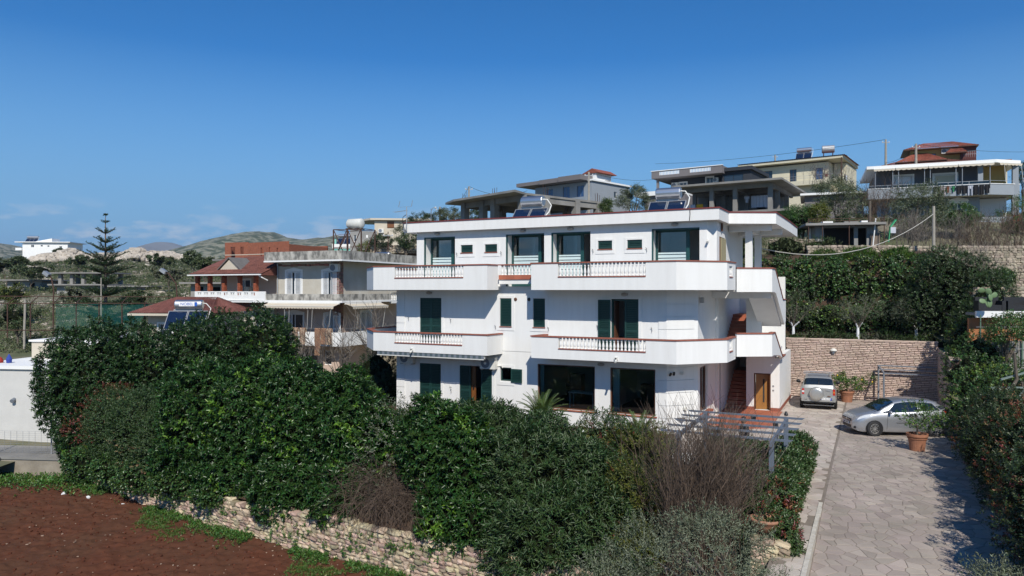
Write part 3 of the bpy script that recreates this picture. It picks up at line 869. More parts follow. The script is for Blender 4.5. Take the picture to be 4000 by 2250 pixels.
def lay_paving(parent, cells, edges, zf, m, thick=0.008, near=300):
    """Each of the stones that show largest is an object (flagstone), the rest one mesh; edges: clip half planes."""
    out = []
    for p, poly in cells:
        for a, b, c in edges:
            if len(poly) >= 3: poly = clip(poly, a, b, c)
        if len(poly) < 3: continue
        ar = abs(sum(poly[k][0] * poly[(k + 1) % len(poly)][1] - poly[(k + 1) % len(poly)][0] * poly[k][1] for k in range(len(poly)))) / 2
        if ar < 0.004: continue
        w = W(*p); out.append((ar / max(4, w.y) ** 3 if abs(w.x / w.y) < .72 and -6.4 / w.y > -.41 else 0, poly))
    out.sort(key=lambda t: -t[0])
    rest = MB()
    for k, (s, poly) in enumerate(out):
        cx = sum(q[0] for q in poly) / len(poly); cy = sum(q[1] for q in poly) / len(poly)
        dz = random.uniform(-.003, .004)
        def P(q, sc, z):
            u, v = cx + (q[0] - cx) * sc, cy + (q[1] - cy) * sc
            w = W(u, v); return (w.x, w.y, zf(v) + z)
        n = len(poly)
        mb = MB() if k < near else rest
        i = len(mb.v)
        mb.v += [P(q, 1, -.012) for q in poly] + [P(q, .985, thick * .75 + dz) for q in poly] + [P(q, .93, thick + dz) for q in poly]
        ccw = sum(poly[a][0] * poly[(a + 1) % n][1] - poly[(a + 1) % n][0] * poly[a][1] for a in range(n)) > 0
        for r in (0, 1):
            for a in range(n):
                b = (a + 1) % n
                f = (i + r * n + a, i + r * n + b, i + r * n + n + b, i + r * n + n + a)
                mb.f.append(f if ccw else f[::-1])
        f = tuple(i + 2 * n + a for a in range(n)); mb.f.append(f if ccw else f[::-1])
        if k < near: mb.build('flagstone', m, parent)
    if rest.f: tag(rest.build('far_flagstones', m, parent), kind='stuff')

m_stone_pink = mat('pink_grey_flagstone', (0.41, 0.35, 0.305), 0.8, spec=.25, vary=0.5, vscale=0.4, col2=(0.25, 0.215, 0.185), bump=0.4, bscale=14, island=0.15, hue=0.015)
m_stone_light = mat('pale_flagstone', (0.52, 0.47, 0.41), 0.75, spec=.25, vary=0.3, vscale=1.2, col2=(0.34, 0.28, 0.24), bump=0.3, bscale=14, island=0.14, hue=0.012)
m_mortar = mat('paving_mortar', (0.25, 0.21, 0.175), 0.95, vary=0.3, vscale=4)
m_mortar_l = mat('pale_paving_mortar', (0.24, 0.20, 0.16), 0.95, vary=0.3, vscale=4)
m_kerb = mat('white_kerb_paint', (0.62, 0.58, 0.50), 0.85, vary=0.35, vscale=5, bump=0.4, bscale=20)

DU0, DU1 = 12.52, 16.75
def strip(u0, u1, v0, v1, zf, n=24, u0f=None):
    mb = MB()
    for k in range(n):
        a, b = v0 + (v1 - v0) * k / n, v0 + (v1 - v0) * (k + 1) / n
        p = [W(u0, a, zf(a)), W(u1, a, zf(a)), W(u1, b, zf(b)), W(u0, b, zf(b))]
        mb.quad(*[tuple(q) for q in p])
    return mb
drive = tag(strip(DU0 - .02, DU1 + .6, -31, 13.95, drive_z).build('driveway', m_mortar), kind='structure')
rnd = random.Random(3)
cells = crazy(lambda u, v: DU0 - .3 < u < DU1 + .5 and -25 < v < 14, DU0 - .5, DU1 + .7, -25.5, 14.3, .25, .017, rnd, stretch=1.4)
lay_paving(drive, cells, [(-1, 0, -DU0 - .03), (1, 0, DU1 + .35), (0, 1, 13.9)], drive_z, m_stone_pink)
# pale forecourt and side path; L shaped
def court(u, v):
    if v > -3.4: return 7.05 < u < DU0 or (v < 2.3 and u > 6.4 and v > -2.5)
    return 11.75 < u < DU0
cm = MB()
for u0, u1, v0, v1 in ((6.2, DU0 - .022, -3.5, 13.95), (11.7, DU0 - .022, -24, -3.5)):
    cm.quad(tuple(W(u0, v0, -.001)), tuple(W(u1, v0, -.001)), tuple(W(u1, v1, -.001)), tuple(W(u0, v1, -.001)))
courto = tag(cm.build('forecourt', m_mortar_l), kind='structure')
cells = crazy(court, 6.2, DU0 + .5, -24, 14.3, .33, .018, rnd, stretch=1.4)
lay_paving(courto, cells, [(1, 0, DU0 - .06), (0, 1, 13.9)], lambda v: 0.0, m_stone_light)
# kerb where the drive drops below the path
kb = MB()
vs = [-8.2 - k * 0.62 for k in range(24)]
kerb = thing('kerb', 'rough white painted kerb between the pale side path and the sloping drive', 'kerb', W(DU0, -8, 0), -TH)
for k in range(23):
    a, b = vs[k + 1] + 8, vs[k] + 8
    j = random.uniform(0, .02)
    MB().prism([(-.10, a + .006), (-.005 + j, a + .006), (.0 + j, b - .006), (-.10, b - .006)], -1.2, .03 + random.uniform(-.004, .006)).build('kerb_stone', m_kerb, kerb)
# terracotta entrance terrace
ent = tag(MB().prism([tuple(W(u, v).xy) for u, v in ((SIDE_LO - .3, 2.6), (8.4, 2.1), (9.75, 3.0), (9.75, 7.69), (SIDE_LO - .3, 7.69))], -.02, .048).build('entrance_floor', M['terra_tile']), kind='structure')

# ---- garden soil between house and field wall
WALL_BASE = [(-18.6, 31.4), (-9.8, 24.9), (-6.6, 23.0), (-2.2, 20.6), (2.0, 18.3), (6.6, 15.4), (9.0, 12.9)]
_wb = np.array(WALL_BASE)
def wall_y(x): return np.interp(x, _wb[:, 0], _wb[:, 1])
m_soil = mat('garden_soil', (0.085, 0.05, 0.03), 0.95, vary=0.5, vscale=1.2, bump=0.6, bscale=8)
def garden_z(X, Y):
    d = Y - wall_y(X)
    z = -0.85 + np.clip(d / 9.0, 0, 1) * 0.80
    return z + 0.10 * (fbm(X * .6, Y * .6, 3, 5) - .5)
def in_garden(X, Y):
    u, v = to_uv(X, Y)
    return (Y > wall_y(X) + .05) & ((u < 11.7) | (v < -30)) & ~((u > -8) & (v > .6))
_gx, _gt = np.meshgrid(np.linspace(-19.6, 11, 110), np.linspace(0, 1, 90) ** 1.3)
_gy = wall_y(_gx) + .12 + _gt * (52 - wall_y(_gx)); _gz = garden_z(_gx, _gy) - .12 * (_gt < .004)
_i = (np.arange(89)[:, None] * 110 + np.arange(109)[None, :]).ravel()
_cx, _cy = (_gx[:-1, :-1] + _gx[1:, 1:]) / 2, (_gy[:-1, :-1] + _gy[1:, 1:]) / 2
tag(npmesh('garden_soil', np.stack([_gx.ravel(), _gy.ravel(), _gz.ravel()], 1), np.stack([_i, _i + 1, _i + 111, _i + 110], 1)[in_garden(_cx, _cy).ravel()], m_soil, None, True), kind='structure')

# ---- ploughed field, red brown earth with clods
m_field = mat('red_earth', (0.105, 0.037, 0.021), 1.0, spec=.08, vary=0.55, vscale=0.45, col2=(0.085, 0.045, 0.027), bump=1.0, bscale=9)
def field_z(X, Y):
    return -2.25 + 0.16 * fbm(X * .25, Y * .25, 3, 11) + 0.10 * fbm(X * 2.2, Y * 2.2, 3, 21) + 0.13 * (fbm(X * 5.5, Y * 5.5, 2, 31)) ** 2 * 2 - 0.0
tag(grid('field', np.linspace(-27, 9, 460), np.linspace(6, 34.5, 360), field_z, m_field, lambda X, Y: (Y < wall_y(X) + .35)), kind='structure')

# ---- stones
def stone_meshes(n, m, seed, name='stone', flat=.5):
    out = []
    r = random.Random(seed)
    for k in range(n):
        bm_ = bmesh.new()
        bmesh.ops.create_cube(bm_, size=1.0)
        bmesh.ops.subdivide_edges(bm_, edges=bm_.edges[:], cuts=1, use_grid_fill=True)
        for v in bm_.verts:
            l = v.co.length
            v.co = v.co * (0.62 / l * .45 + .55) if l > .1 else v.co
            v.co += Vector((r.uniform(-.07, .07), r.uniform(-.07, .07), r.uniform(-.07, .07)))
        me = bpy.data.meshes.new(name); bm_.to_mesh(me); bm_.free(); me.materials.append(m); out.append(me)
    return out
def append_mesh(mb, me, Mx):
    i = len(mb.v)
    mb.v += [tuple(Mx @ v.co) for v in me.vertices]
    mb.f += [tuple(i + k for k in p.vertices) for p in me.polygons]
m_lime = mat('field_limestone', (0.46, 0.385, 0.285), 0.85, vary=0.45, vscale=4, col2=(0.34, 0.24, 0.16), bump=0.6, bscale=16, island=0.42, hue=0.035)
def dry_wall(name, label, path, base_z, h, course, length, near, m, seed, thick=.35, cat='stone wall', ragged=.25, parent=None):
    """Courses of separate stones along a plan polyline; the stones nearest the camera are parts, the rest one part."""
    r = random.Random(seed)
    P = [Vector((x, y, 0)) for x, y in path]
    L = [0]
    for a, b in zip(P, P[1:]): L.append(L[-1] + (b - a).length)
    def at(s):
        s = max(0, min(L[-1] - 1e-4, s))
        for k in range(len(P) - 1):
            if s <= L[k + 1]: return P[k].lerp(P[k + 1], (s - L[k]) / (L[k + 1] - L[k])), (P[k + 1] - P[k]).normalized()
    t = thing(name, label, cat, (0, 0, 0))
    mes = stone_meshes(10, m, seed)
    items = []
    z = 0
    while z < h:
        ch = course * r.uniform(.8, 1.25); s = r.uniform(0, .2)
        while s < L[-1]:
            ln = length * r.uniform(.55, 1.6)
            p, d = at(s + ln / 2)
            top = h * (1 - ragged * (vnoise(np.array(s * .6), np.array(1.7), seed) * 1.0))
            if z < top:
                bz = base_z(p.x, p.y) if callable(base_z) else base_z
                n = Vector((d.y, -d.x, 0))
                q = p + n * r.uniform(-.035, .035)
                R_ = Matrix.Translation((q.x, q.y, bz + z + ch / 2 + r.uniform(-.01, .01))) @ Matrix.Rotation(math.atan2(d.y, d.x) + r.uniform(-.09, .09), 4, 'Z') @ Matrix.Rotation(r.uniform(-.07, .07), 4, 'Y') @ Matrix.Diagonal((ln * .98, .3, ch * 1.0, 1))
                items.append((ln * ch / max(5, q.y) ** 2, R_, r.randrange(10)))
            s += ln
        z += ch
    items.sort(key=lambda i: -i[0])
    rest = MB()
    for k, (s, R_, j) in enumerate(items):
        if k < near:
            o = link('stone', mes[j], t); o.matrix_local = R_
        else: append_mesh(rest, mes[j], R_)
    if rest.f: tag(rest.build('small_stones', m, t), kind='stuff')
    core = MB()
    n = max(2, int(L[-1] / 1.0))
    for k in range(n):
        a, da = at(L[-1] * k / n); b, db = at(L[-1] * (k + 1) / n)
        na = Vector((-da.y, da.x, 0)); 
        za = base_z(a.x, a.y) if callable(base_z) else base_z; zb = base_z(b.x, b.y) if callable(base_z) else base_z
        hh = h * (1 - ragged) - .05
        o1, o2 = a + na * .08, b + na * .08; i1, i2 = a + na * thick, b + na * thick
        core.quad((o1.x, o1.y, za - .3), (o2.x, o2.y, zb - .3), (o2.x, o2.y, zb + hh), (o1.x, o1.y, za + hh))
        core.quad((o1.x, o1.y, za + hh), (o2.x, o2.y, zb + hh), (i2.x, i2.y, zb + hh), (i1.x, i1.y, za + hh))
    core.build('wall_core', m_soil, t)
    return t
dry_wall('dry_stone_wall', 'long dry stone wall of cream limestone between ploughed field and garden shrubs', WALL_BASE[:5], -2.22, 1.42, .115, .23, 300, m_lime, 5)
# stones lying on the field
fs = stone_meshes(4, m_lime, 9, 'pebble')
mb = MB(); r = random.Random(8)
m_clod = mat('earth_clod', (0.10, 0.036, 0.021), 1.0, spec=.08, island=.35)
cl_ = stone_meshes(4, m_clod, 19, 'clod')
for k in range(2600):
    x = r.uniform(-22, 4); y = wall_y(x) - r.random() * 12 - .4; s = r.uniform(.02, .07)
    append_mesh(mb, cl_[k % 4], Matrix.Translation((x, float(y), float(field_z(np.array(x), np.array(y))) + s * .25)) @ Matrix.Rotation(r.uniform(0, 6), 4, 'Z') @ Matrix.Diagonal((s * 1.3, s, s * .8, 1)))
tag(mb.build('earth_clods', m_clod), kind='stuff')
m_peb = mat('pebble_stone', (0.30, 0.21, 0.15), .9, island=.4)
mb = MB(); r = random.Random(2)
for k in range(420):
    x = r.uniform(-17, 1); y = wall_y(x) - (r.random() ** 1.5) * 11 - .3
    s = r.uniform(.015, .05)
    append_mesh(mb, fs[k % 4], Matrix.Translation((x, float(y), float(field_z(np.array(x), np.array(y))) + s * .2)) @ Matrix.Rotation(r.uniform(0, 6), 4, 'Z') @ Matrix.Diagonal((s * r.uniform(.8, 1.8), s, s * .6, 1)))
tag(mb.build('pebbles', m_peb), kind='stuff')
m_rag = mat('white_litter', (.7, .7, .68), .7)
for (px_, d_, s, lab) in ((345, 28.6, .10, 'crumpled white paper lying on the red field near the wall'), (480, 28.0, .09, 'small white stone on the red field beside the grass strip'), (250, 29.3, .16, 'grey plastic scrap at the weedy edge of the field')):
    x = (px_ - 2000) / 2825 * d_
    me = stone_meshes(1, m_rag, px_)[0]
    o = link('litter', me, None, (x, d_, float(field_z(np.array(x), np.array(d_))) + s * .3), (.3, .2, px_)); o.scale = (s * 1.5, s, s * .7)
    tag(o, lab, 'litter')

# ---- brick faced retaining walls round the drive
m_brick = mat('split_pink_stone', (0.62, 0.48, 0.405), 0.85, vary=0.3, vscale=1.0, col2=(0.52, 0.39, 0.315), bump=0.5, bscale=22, island=0.10, hue=0.01)
m_joint = mat('shaded_wall_joint', (0.07, 0.045, 0.035), 0.95)  # dark backing; the shadow between courses is put into its colour
def brick_wall(label, Pu, Qu, z1, near, seed):
    P, Q = W(*Pu), W(*Qu); d = (Q - P); L = d.length; d /= L
    t = thing('retaining_wall', label, 'wall', P, math.atan2(d.y, d.x))
    MB().box(0, L, .02, .4, -.3, z1 - .01).build('wall_core', m_joint, t)
    r = random.Random(seed)
    mes = []
    for k in range(8):
        mb = MB(); j = lambda: r.uniform(-.012, .012)
        # front face pitched: top edge proud of the bottom edge
        v = [(0, .03, 0), (1, .03, 0), (1, .03, 1), (0, .03, 1), (.015, -.012 + j(), .06), (.985, -.012 + j(), .06), (.985, -.022 + j(), .95), (.015, -.022 + j(), .95), (.5, -.03 + j(), .5)]
        mb.v = v; mb.f = [(4, 5, 8), (5, 6, 8), (6, 7, 8), (7, 4, 8), (0, 1, 5, 4), (1, 2, 6, 5), (2, 3, 7, 6), (3, 0, 4, 7)]
        me = bpy.data.meshes.new('brick'); me.from_pydata(mb.v, [], mb.f); me.materials.append(m_brick); mes.append(me)
    items = []
    z = 0.02
    while z < z1 - .05:
        h = r.choice((.085, .10, .115)); x = r.uniform(-.2, 0)
        h = min(h, z1 - z)
        while x < L:
            ln = r.uniform(.18, .46)
            a, b = max(x, 0), min(x + ln - .014, L)
            if b - a > .04: items.append(((b - a), a, b, z, h - .022))
            x += ln
        z += h
    items.sort(key=lambda q: -q[0])
    rest = MB()
    for k, (s, a, b, z, h) in enumerate(items):
        Mx = Matrix.Translation((a, 0, z)) @ Matrix.Diagonal((b - a, 1, h, 1))
        if k < near:
            o = link('brick', mes[k % 8], t); o.matrix_local = Mx
        else: append_mesh(rest, mes[k % 8], Mx)
    tag(rest.build('small_bricks', m_brick, t), kind='stuff')
    MB().box(-.02, L + .02, -.02, .42, z1, z1 + .06).build('wall_cap', m_brick, t)
    return t
brick_wall('long pink split stone retaining wall behind the two parked cars', (9.3, 14.0), (16.95, 13.95), 3.32, 300, 4)
brick_wall('pink split stone retaining wall turning along the right of the drive', (16.95, 13.94), (16.95, 7.0), 3.0, 300, 8)
wl_ = thing('wall_light', 'small white dome light fixed high on the pink stone wall', 'light', W(11.83, 13.96, 2.7), -TH)
MB().lathe([(.18, 0), (.17, .06), (.10, .13), (.001, .15)], 14).build('lamp_shade', M['offwhite'], wl_)
MB().box(-.06, .06, -.1, .05, -.14, -.002).build('lamp_body', M['grey_metal'], wl_)
# soil terrace above the wall
TERR = [(9.0, 14.35), (17.4, 14.35), (17.4, 18.5), (9.0, 18.5)]
tag(MB().prism([tuple(W(u, v).xy) for u, v in ((4, 14.36), (17.0, 14.36), (17.0, 19.5), (4, 19.5))], -.3, 3.30).build('terrace_soil', m_soil), kind='structure')

# ---- hillside
CP = np.array([(-60, 50, .5), (-35, 50, .5), (-22, 52, -.2), (-14, 50, -.9), (-9, 51, -1), (-12, 57, -.6), (-5, 58, 2), (-4, 52, 1.0), (6, 52, 4), (14, 54, 8), (20, 55, 8.3), (26, 47, 6.0), (30, 40, 4.0), (26, 32, 2.6), (24, 25, 1.5),
    (26, 55, 9.4), (26, 62, 11.2), (36, 60, 11.4), (46, 62, 11.6), (36, 50, 8.2), (45, 50, 7.5), (20, 62, 10.5), (10, 64, 9.5), (0, 64, 8), (-8, 66, 7.0), (-16, 66, 3.5),
    (-40, 75, 3.0), (-60, 80, 3.2), (-25, 75, 5.0), (-40, 100, 5.8), (-64, 100, 4.6), (-90, 110, 4.5), (-28, 100, 9.0), (-12, 85, 10.0), (-24, 120, 11.5), (-10, 110, 13), (0, 80, 12.0), (11, 80, 14.0), (11, 95, 14.5),
    (25, 80, 14), (36, 85, 15), (48, 90, 15.5), (70, 95, 16), (25, 110, 15.5), (45, 115, 16.5), (0, 110, 14.5), (10, 130, 15), (60, 130, 17), (-60, 150, 8.6), (-95, 150, 8.2), (-40, 150, 10.5), (-130, 150, 8),
    (-140, 215, 14.0), (-105, 215, 14.6), (-75, 215, 14.6), (-45, 200, 13), (-20, 180, 12.5), (10, 170, 13), (-170, 200, 12), (-170, 280, 10), (-100, 280, 12), (-40, 280, 11), (20, 260, 11), (80, 200, 14), (90, 140, 16), (80, 60, 13), (150, 100, 15), (200, 300, 8), (-220, 400, 5), (0, 400, 6)], float)
def rbf_fit(P):
    d = np.sqrt(((P[:, None, :2] - P[None, :, :2]) ** 2).sum(2)) + 1e-9
    n = len(P); A = np.zeros((n + 3, n + 3))
    A[:n, :n] = d; A[:n, :n] += np.eye(n) * -.5
    Q = np.c_[np.ones(n), P[:, :2]]; A[:n, n:] = Q; A[n:, :n] = Q.T
    return np.linalg.solve(A, np.r_[P[:, 2], 0, 0, 0])
_w = rbf_fit(CP)
def hill_z(X, Y):
    X = np.asarray(X, float); Y = np.asarray(Y, float)
    s = X.shape; x = X.ravel(); y = Y.ravel()
    z = np.zeros(len(x))
    for k in range(len(CP)): z += _w[k] * np.sqrt((x - CP[k, 0]) ** 2 + (y - CP[k, 1]) ** 2)
    z += _w[-3] + _w[-2] * x + _w[-1] * y
    z += (fbm(x * .12, y * .12, 4, 3) - .5) * np.clip((y - 45) / 60, .25, 1.4) * 1.2
    return z.reshape(s)
m_hill = mat('scrub_earth', (0.085, 0.095, 0.042), 0.95, vary=0.6, vscale=0.14, col2=(0.20, 0.17, 0.115), bump=0.8, bscale=2, edge=.1)
def hill_keep(X, Y):
    u, v = to_uv(X, Y)
    k = (Y > 45) | ((u > 17.1) & (Y > 10)) | (X < -22)
    k &= ~((u > -11) & (u < 17.1) & (v > -5) & (v < 19))
    return k
HX = np.r_[np.linspace(-240, -70, 60)[:-1], np.linspace(-70, 70, 150)[:-1], np.linspace(70, 240, 50)]
HY = np.r_[np.linspace(12, 130, 140)[:-1], np.linspace(130, 420, 70)]
tag(grid('hillside', HX, HY, hill_z, m_hill, hill_keep), kind='structure')
# far ground to the horizon, hills and mountains
m_far = mat('far_plain', (0.15, 0.15, 0.09), 0.95, vary=0.5, vscale=0.004)
tag(MB().quad((-8000, -300, -6), (8000, -300, -6), (8000, 7000, -6), (-8000, 7000, -6)).build('ground', m_far), kind='structure')
def ridge(name, pts, d, depth, m, seed, rough=.02, nx=200, ny=40):
    """Hill whose skyline passes through pts (bearing tan, height) at distance d."""
    a = np.array(pts, float)
    xs = np.linspace(a[0, 0] * d, a[-1, 0] * d, nx); ys = np.linspace(d - depth, d + depth, ny)
    def zf(X, Y):
        top = np.interp(X / d, a[:, 0], a[:, 1])
        top = top * (1 + .05 * (fbm(X / d * 60, X * 0, 3, seed) - .5))
        t = np.clip(1 - np.abs(Y - d) / depth, 0, 1)
        t = t * t * (3 - 2 * t)
        return -6 + (top + 6) * t * (1 + (fbm(X / depth * 3, Y / depth * 3, 5, seed) - .5) * .35 * (1 - t * .75)) + top * rough * (fbm(X / depth * 14, Y / depth * 14, 3, seed + 9) - .5)
    return tag(grid(name, xs, ys, zf, m), kind='structure')
def hp_(px, py, d): return ((px - 2000) / 2825, 6.2 + (1130 - py) / 2825 * d)
m_hillfar = mat('far_scrub_hill', (0.20, 0.195, 0.135), 0.95, vary=0.7, vscale=0.06, col2=(0.05, 0.065, 0.03), edge=.05)
ridge('hill', [hp_(*p, 1500) for p in ((640, 1010), (730, 993), (800, 962), (880, 935), (960, 912), (1020, 905), (1080, 907), (1130, 930), (1200, 936), (1300, 925), (1400, 912), (1500, 905), (1700, 880), (2000, 870))], 1500, 600, m_hillfar, 3)
ridge('hill', [hp_(*p, 1900) for p in ((-500, 930), (-200, 935), (0, 950), (60, 965), (130, 990), (220, 1010))], 1900, 600, m_hillfar, 13)
m_mount = mat('mountain_rock', (0.22, 0.22, 0.20), 0.95, vary=0.4, vscale=0.002)
ridge('mountain', [hp_(*p, 5000) for p in ((-600, 1000), (0, 975), (120, 985), (300, 1000), (560, 995), (600, 975), (640, 950), (665, 944), (700, 960), (740, 978), (800, 985), (1000, 990), (1600, 985))], 5000, 1500, m_mount, 23)
# ================================================================== plants
def unit(v): return v / np.maximum(np.linalg.norm(v, axis=-1, keepdims=True), 1e-9)
def leaf_mesh(name, P, D, N, L, Wd, m, parent, fold=.22, bend=.18, kind=None):
    """One mesh of separate folded leaves (two faces each)."""
    D = unit(D); S = unit(np.cross(D, N)); N = np.cross(S, D)
    L = np.asarray(L).reshape(-1, 1) * np.ones((len(P), 1)); Wd = np.asarray(Wd).reshape(-1, 1) * np.ones((len(P), 1))
    mid = P + D * L * .45
    a = P; b = mid + S * Wd * .5 + N * Wd * fold; c = P + D * L - N * L * bend; d = mid - S * Wd * .5 + N * Wd * fold
    V = np.stack([a, b, c, d], 1).reshape(-1, 3)
    i = np.arange(len(P))[:, None] * 4
    F = np.concatenate([i + np.array([[0, 1, 2]]), i + np.array([[0, 2, 3]])], 1).reshape(-1, 3)
    o = npmesh(name, V, F, m, parent)
    if kind: o['kind'] = kind
    return o
def frame(A):
    A = unit(A); r = np.where(np.abs(A[:, 2:3]) < .9, np.array([[0, 0, 1.]]), np.array([[1., 0, 0]]))
    X = unit(np.cross(r, A)); return A, X, np.cross(A, X)
def shoots(P, A, k, sl, spread, g, jit=.25):
    """k leaves whorled along a stem of length sl from each point P along A; returns leaf bases, directions, normals."""
    A, X, Y = frame(A)
    out = []
    ph = g.uniform(0, 6.28, len(P))
    for j in range(k):
        az = ph + j * 2.4 + g.normal(0, .3, len(P))
        sp = spread * (1 - .45 * j / max(1, k - 1)) + g.normal(0, .18, len(P))
        Rr = X * np.cos(az)[:, None] + Y * np.sin(az)[:, None]
        D = A * np.cos(sp)[:, None] + Rr * np.sin(sp)[:, None]
        N = A * np.sin(sp)[:, None] - Rr * np.cos(sp)[:, None]
        D = D + g.normal(0, jit * .5, D.shape); 
        D[:, 2] -= .15
        base = P + A * (sl * (j / max(1, k - 1)) * g.uniform(.7, 1.1, len(P)))[:, None]
        out.append((base, D, N))
    return [np.concatenate(q) for q in zip(*out)]
def shell(ells, n, g, depth=.3, bump=.12, zmin=None, bs=1.3, cull=.86):
    """n points near the surface of a union of ellipsoids, with outward normals."""
    E = np.array(ells, float)
    ar = (E[:, 3] * E[:, 4] + E[:, 3] * E[:, 5] + E[:, 4] * E[:, 5])
    out_p, out_n = [], []
    got = 0
    while got < n:
        m_ = (n - got) * 2 + 50
        k = g.choice(len(E), m_, p=ar / ar.sum())
        d = unit(g.normal(size=(m_, 3)))
        c, r = E[k, :3], E[k, 3:6]
        q = c + d * r
        f = 1 + bump * 2 * (fbm(q[:, 0] * bs + q[:, 2] * .7 * bs, q[:, 1] * bs + q[:, 2] * bs, 3, 17) - .5) * 1.6
        s = f * (1 - depth * g.random(m_) ** 1.6)
        p = c + d * r * s[:, None]
        nn = unit(d / r)
        ok = np.ones(m_, bool)
        for j in range(len(E)):
            ok &= (j == k) | ((((p - E[j, :3]) / E[j, 3:6]) ** 2).sum(1) > cull ** 2)
        if zmin is not None: ok &= p[:, 2] > zmin
        out_p.append(p[ok]); out_n.append(nn[ok]); got += ok.sum()
    return np.concatenate(out_p)[:n], np.concatenate(out_n)[:n]
m_core = mat('shade_core', (0.012, 0.016, 0.007), 1.0, spec=.05, vary=0.5, vscale=3)  # near-black colour standing in for the shade deep inside the foliage
m_bark = mat('grey_bark', (0.13, 0.105, 0.08), 0.9, vary=0.4, vscale=5, bump=0.5, bscale=20)
m_twig = mat('brown_twig', (0.095, 0.066, 0.047), 0.9, island=.4)
m_twig_g = mat('grey_twig', (0.15, 0.13, 0.11), 0.9, island=.35)
def core(ells, s, parent, name='shade_core'):  # solid blobs added inside the foliage to block light and look dark
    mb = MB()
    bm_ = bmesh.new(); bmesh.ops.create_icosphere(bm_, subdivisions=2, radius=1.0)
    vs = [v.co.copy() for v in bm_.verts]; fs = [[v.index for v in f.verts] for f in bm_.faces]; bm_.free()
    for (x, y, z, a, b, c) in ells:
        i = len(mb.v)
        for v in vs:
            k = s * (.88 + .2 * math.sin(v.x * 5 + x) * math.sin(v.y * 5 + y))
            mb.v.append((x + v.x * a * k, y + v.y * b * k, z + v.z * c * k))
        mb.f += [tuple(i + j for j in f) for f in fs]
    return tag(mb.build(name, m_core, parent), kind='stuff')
def stems(parent, base, ells, n, r0, g, m=None, name='stem'):
    mb = MB()
    for k in range(n):
        e = ells[k % len(ells)]
        b = Vector(base) + Vector((g.normal(0, .15), g.normal(0, .15), 0))
        t = Vector((e[0] + g.normal(0, .3) * e[3], e[1] + g.normal(0, .3) * e[4], e[2] + g.uniform(0, .6) * e[5]))
        md = b.lerp(t, .5) + Vector((g.normal(0, .15), g.normal(0, .15), .1))
        mb.tube([b, md, t], [r0, r0 * .6, r0 * .2], 6)
    return mb.build(name, m or m_bark, parent)
LM = {
    'laurel': leaf_mat('laurel_leaf', (0.026, 0.064, 0.014), .32, .42, .03, .10, spec=.33),
    'laurel_young': leaf_mat('laurel_young_leaf', (0.102, 0.203, 0.023), .32, .3, .02, .2),
    'laurel_dark': leaf_mat('laurel_dark_leaf', (0.023, 0.053, 0.014), .35, .42, .03, .08, spec=.35),
    'oleander': leaf_mat('oleander_leaf', (0.040, 0.076, 0.022), .48, .35, .03, .12),
    'yellowgreen': leaf_mat('yellow_green_leaf', (0.109, 0.123, 0.020), .5, .4, .03, .2),
    'privet': leaf_mat('small_dark_leaf', (0.043, 0.080, 0.023), .45, .4, .03, .15),
    'photinia': leaf_mat('photinia_leaf', (0.051, 0.090, 0.026), .38, .4, .03, .12),
    'red': leaf_mat('red_leaf', (0.145, 0.026, 0.020), .45, .4, .03, .15),
    'rust': leaf_mat('russet_leaf', (0.160, 0.058, 0.023), .5, .45, .04, .15),
    'olive': leaf_mat('olive_leaf', (0.138, 0.160, 0.102), .5, .35, .03, .12),
    'ivy': leaf_mat('ivy_leaf', (0.051, 0.102, 0.026), .36, .5, .04, .12),
    'ivy_light': leaf_mat('ivy_light_leaf', (0.145, 0.217, 0.036), .4, .4, .04, .2),
    'citrus': leaf_mat('citrus_leaf', (0.051, 0.109, 0.023), .35, .4, .04, .15),
    'evergreen': leaf_mat('evergreen_leaf', (0.038, 0.061, 0.020), .4, .45, .03, .1),
    'scrub': leaf_mat('scrub_leaf', (0.087, 0.109, 0.043), .6, .5, .05, .1),
    'grass': leaf_mat('grass_blade', (0.094, 0.174, 0.032), .5, .45, .05, .25),
    'weed': leaf_mat('weed_leaf', (0.065, 0.145, 0.022), .5, .45, .05, .2),
    'dry': leaf_mat('dry_leaf', (0.232, 0.160, 0.080), .7, .4, .04, .1),
    'conifer': leaf_mat('conifer_needle', (0.043, 0.080, 0.032), .5, .4, .03, .1),
    'palm': leaf_mat('palm_leaflet', (0.080, 0.123, 0.029), .4, .35, .03, .12),
    'flower': leaf_mat('white_petal', (0.75, 0.75, 0.68), .6, .1, .0, .1),
    'grey': leaf_mat('grey_shrub_leaf', (0.160, 0.167, 0.123), .6, .4, .03, .1),
}
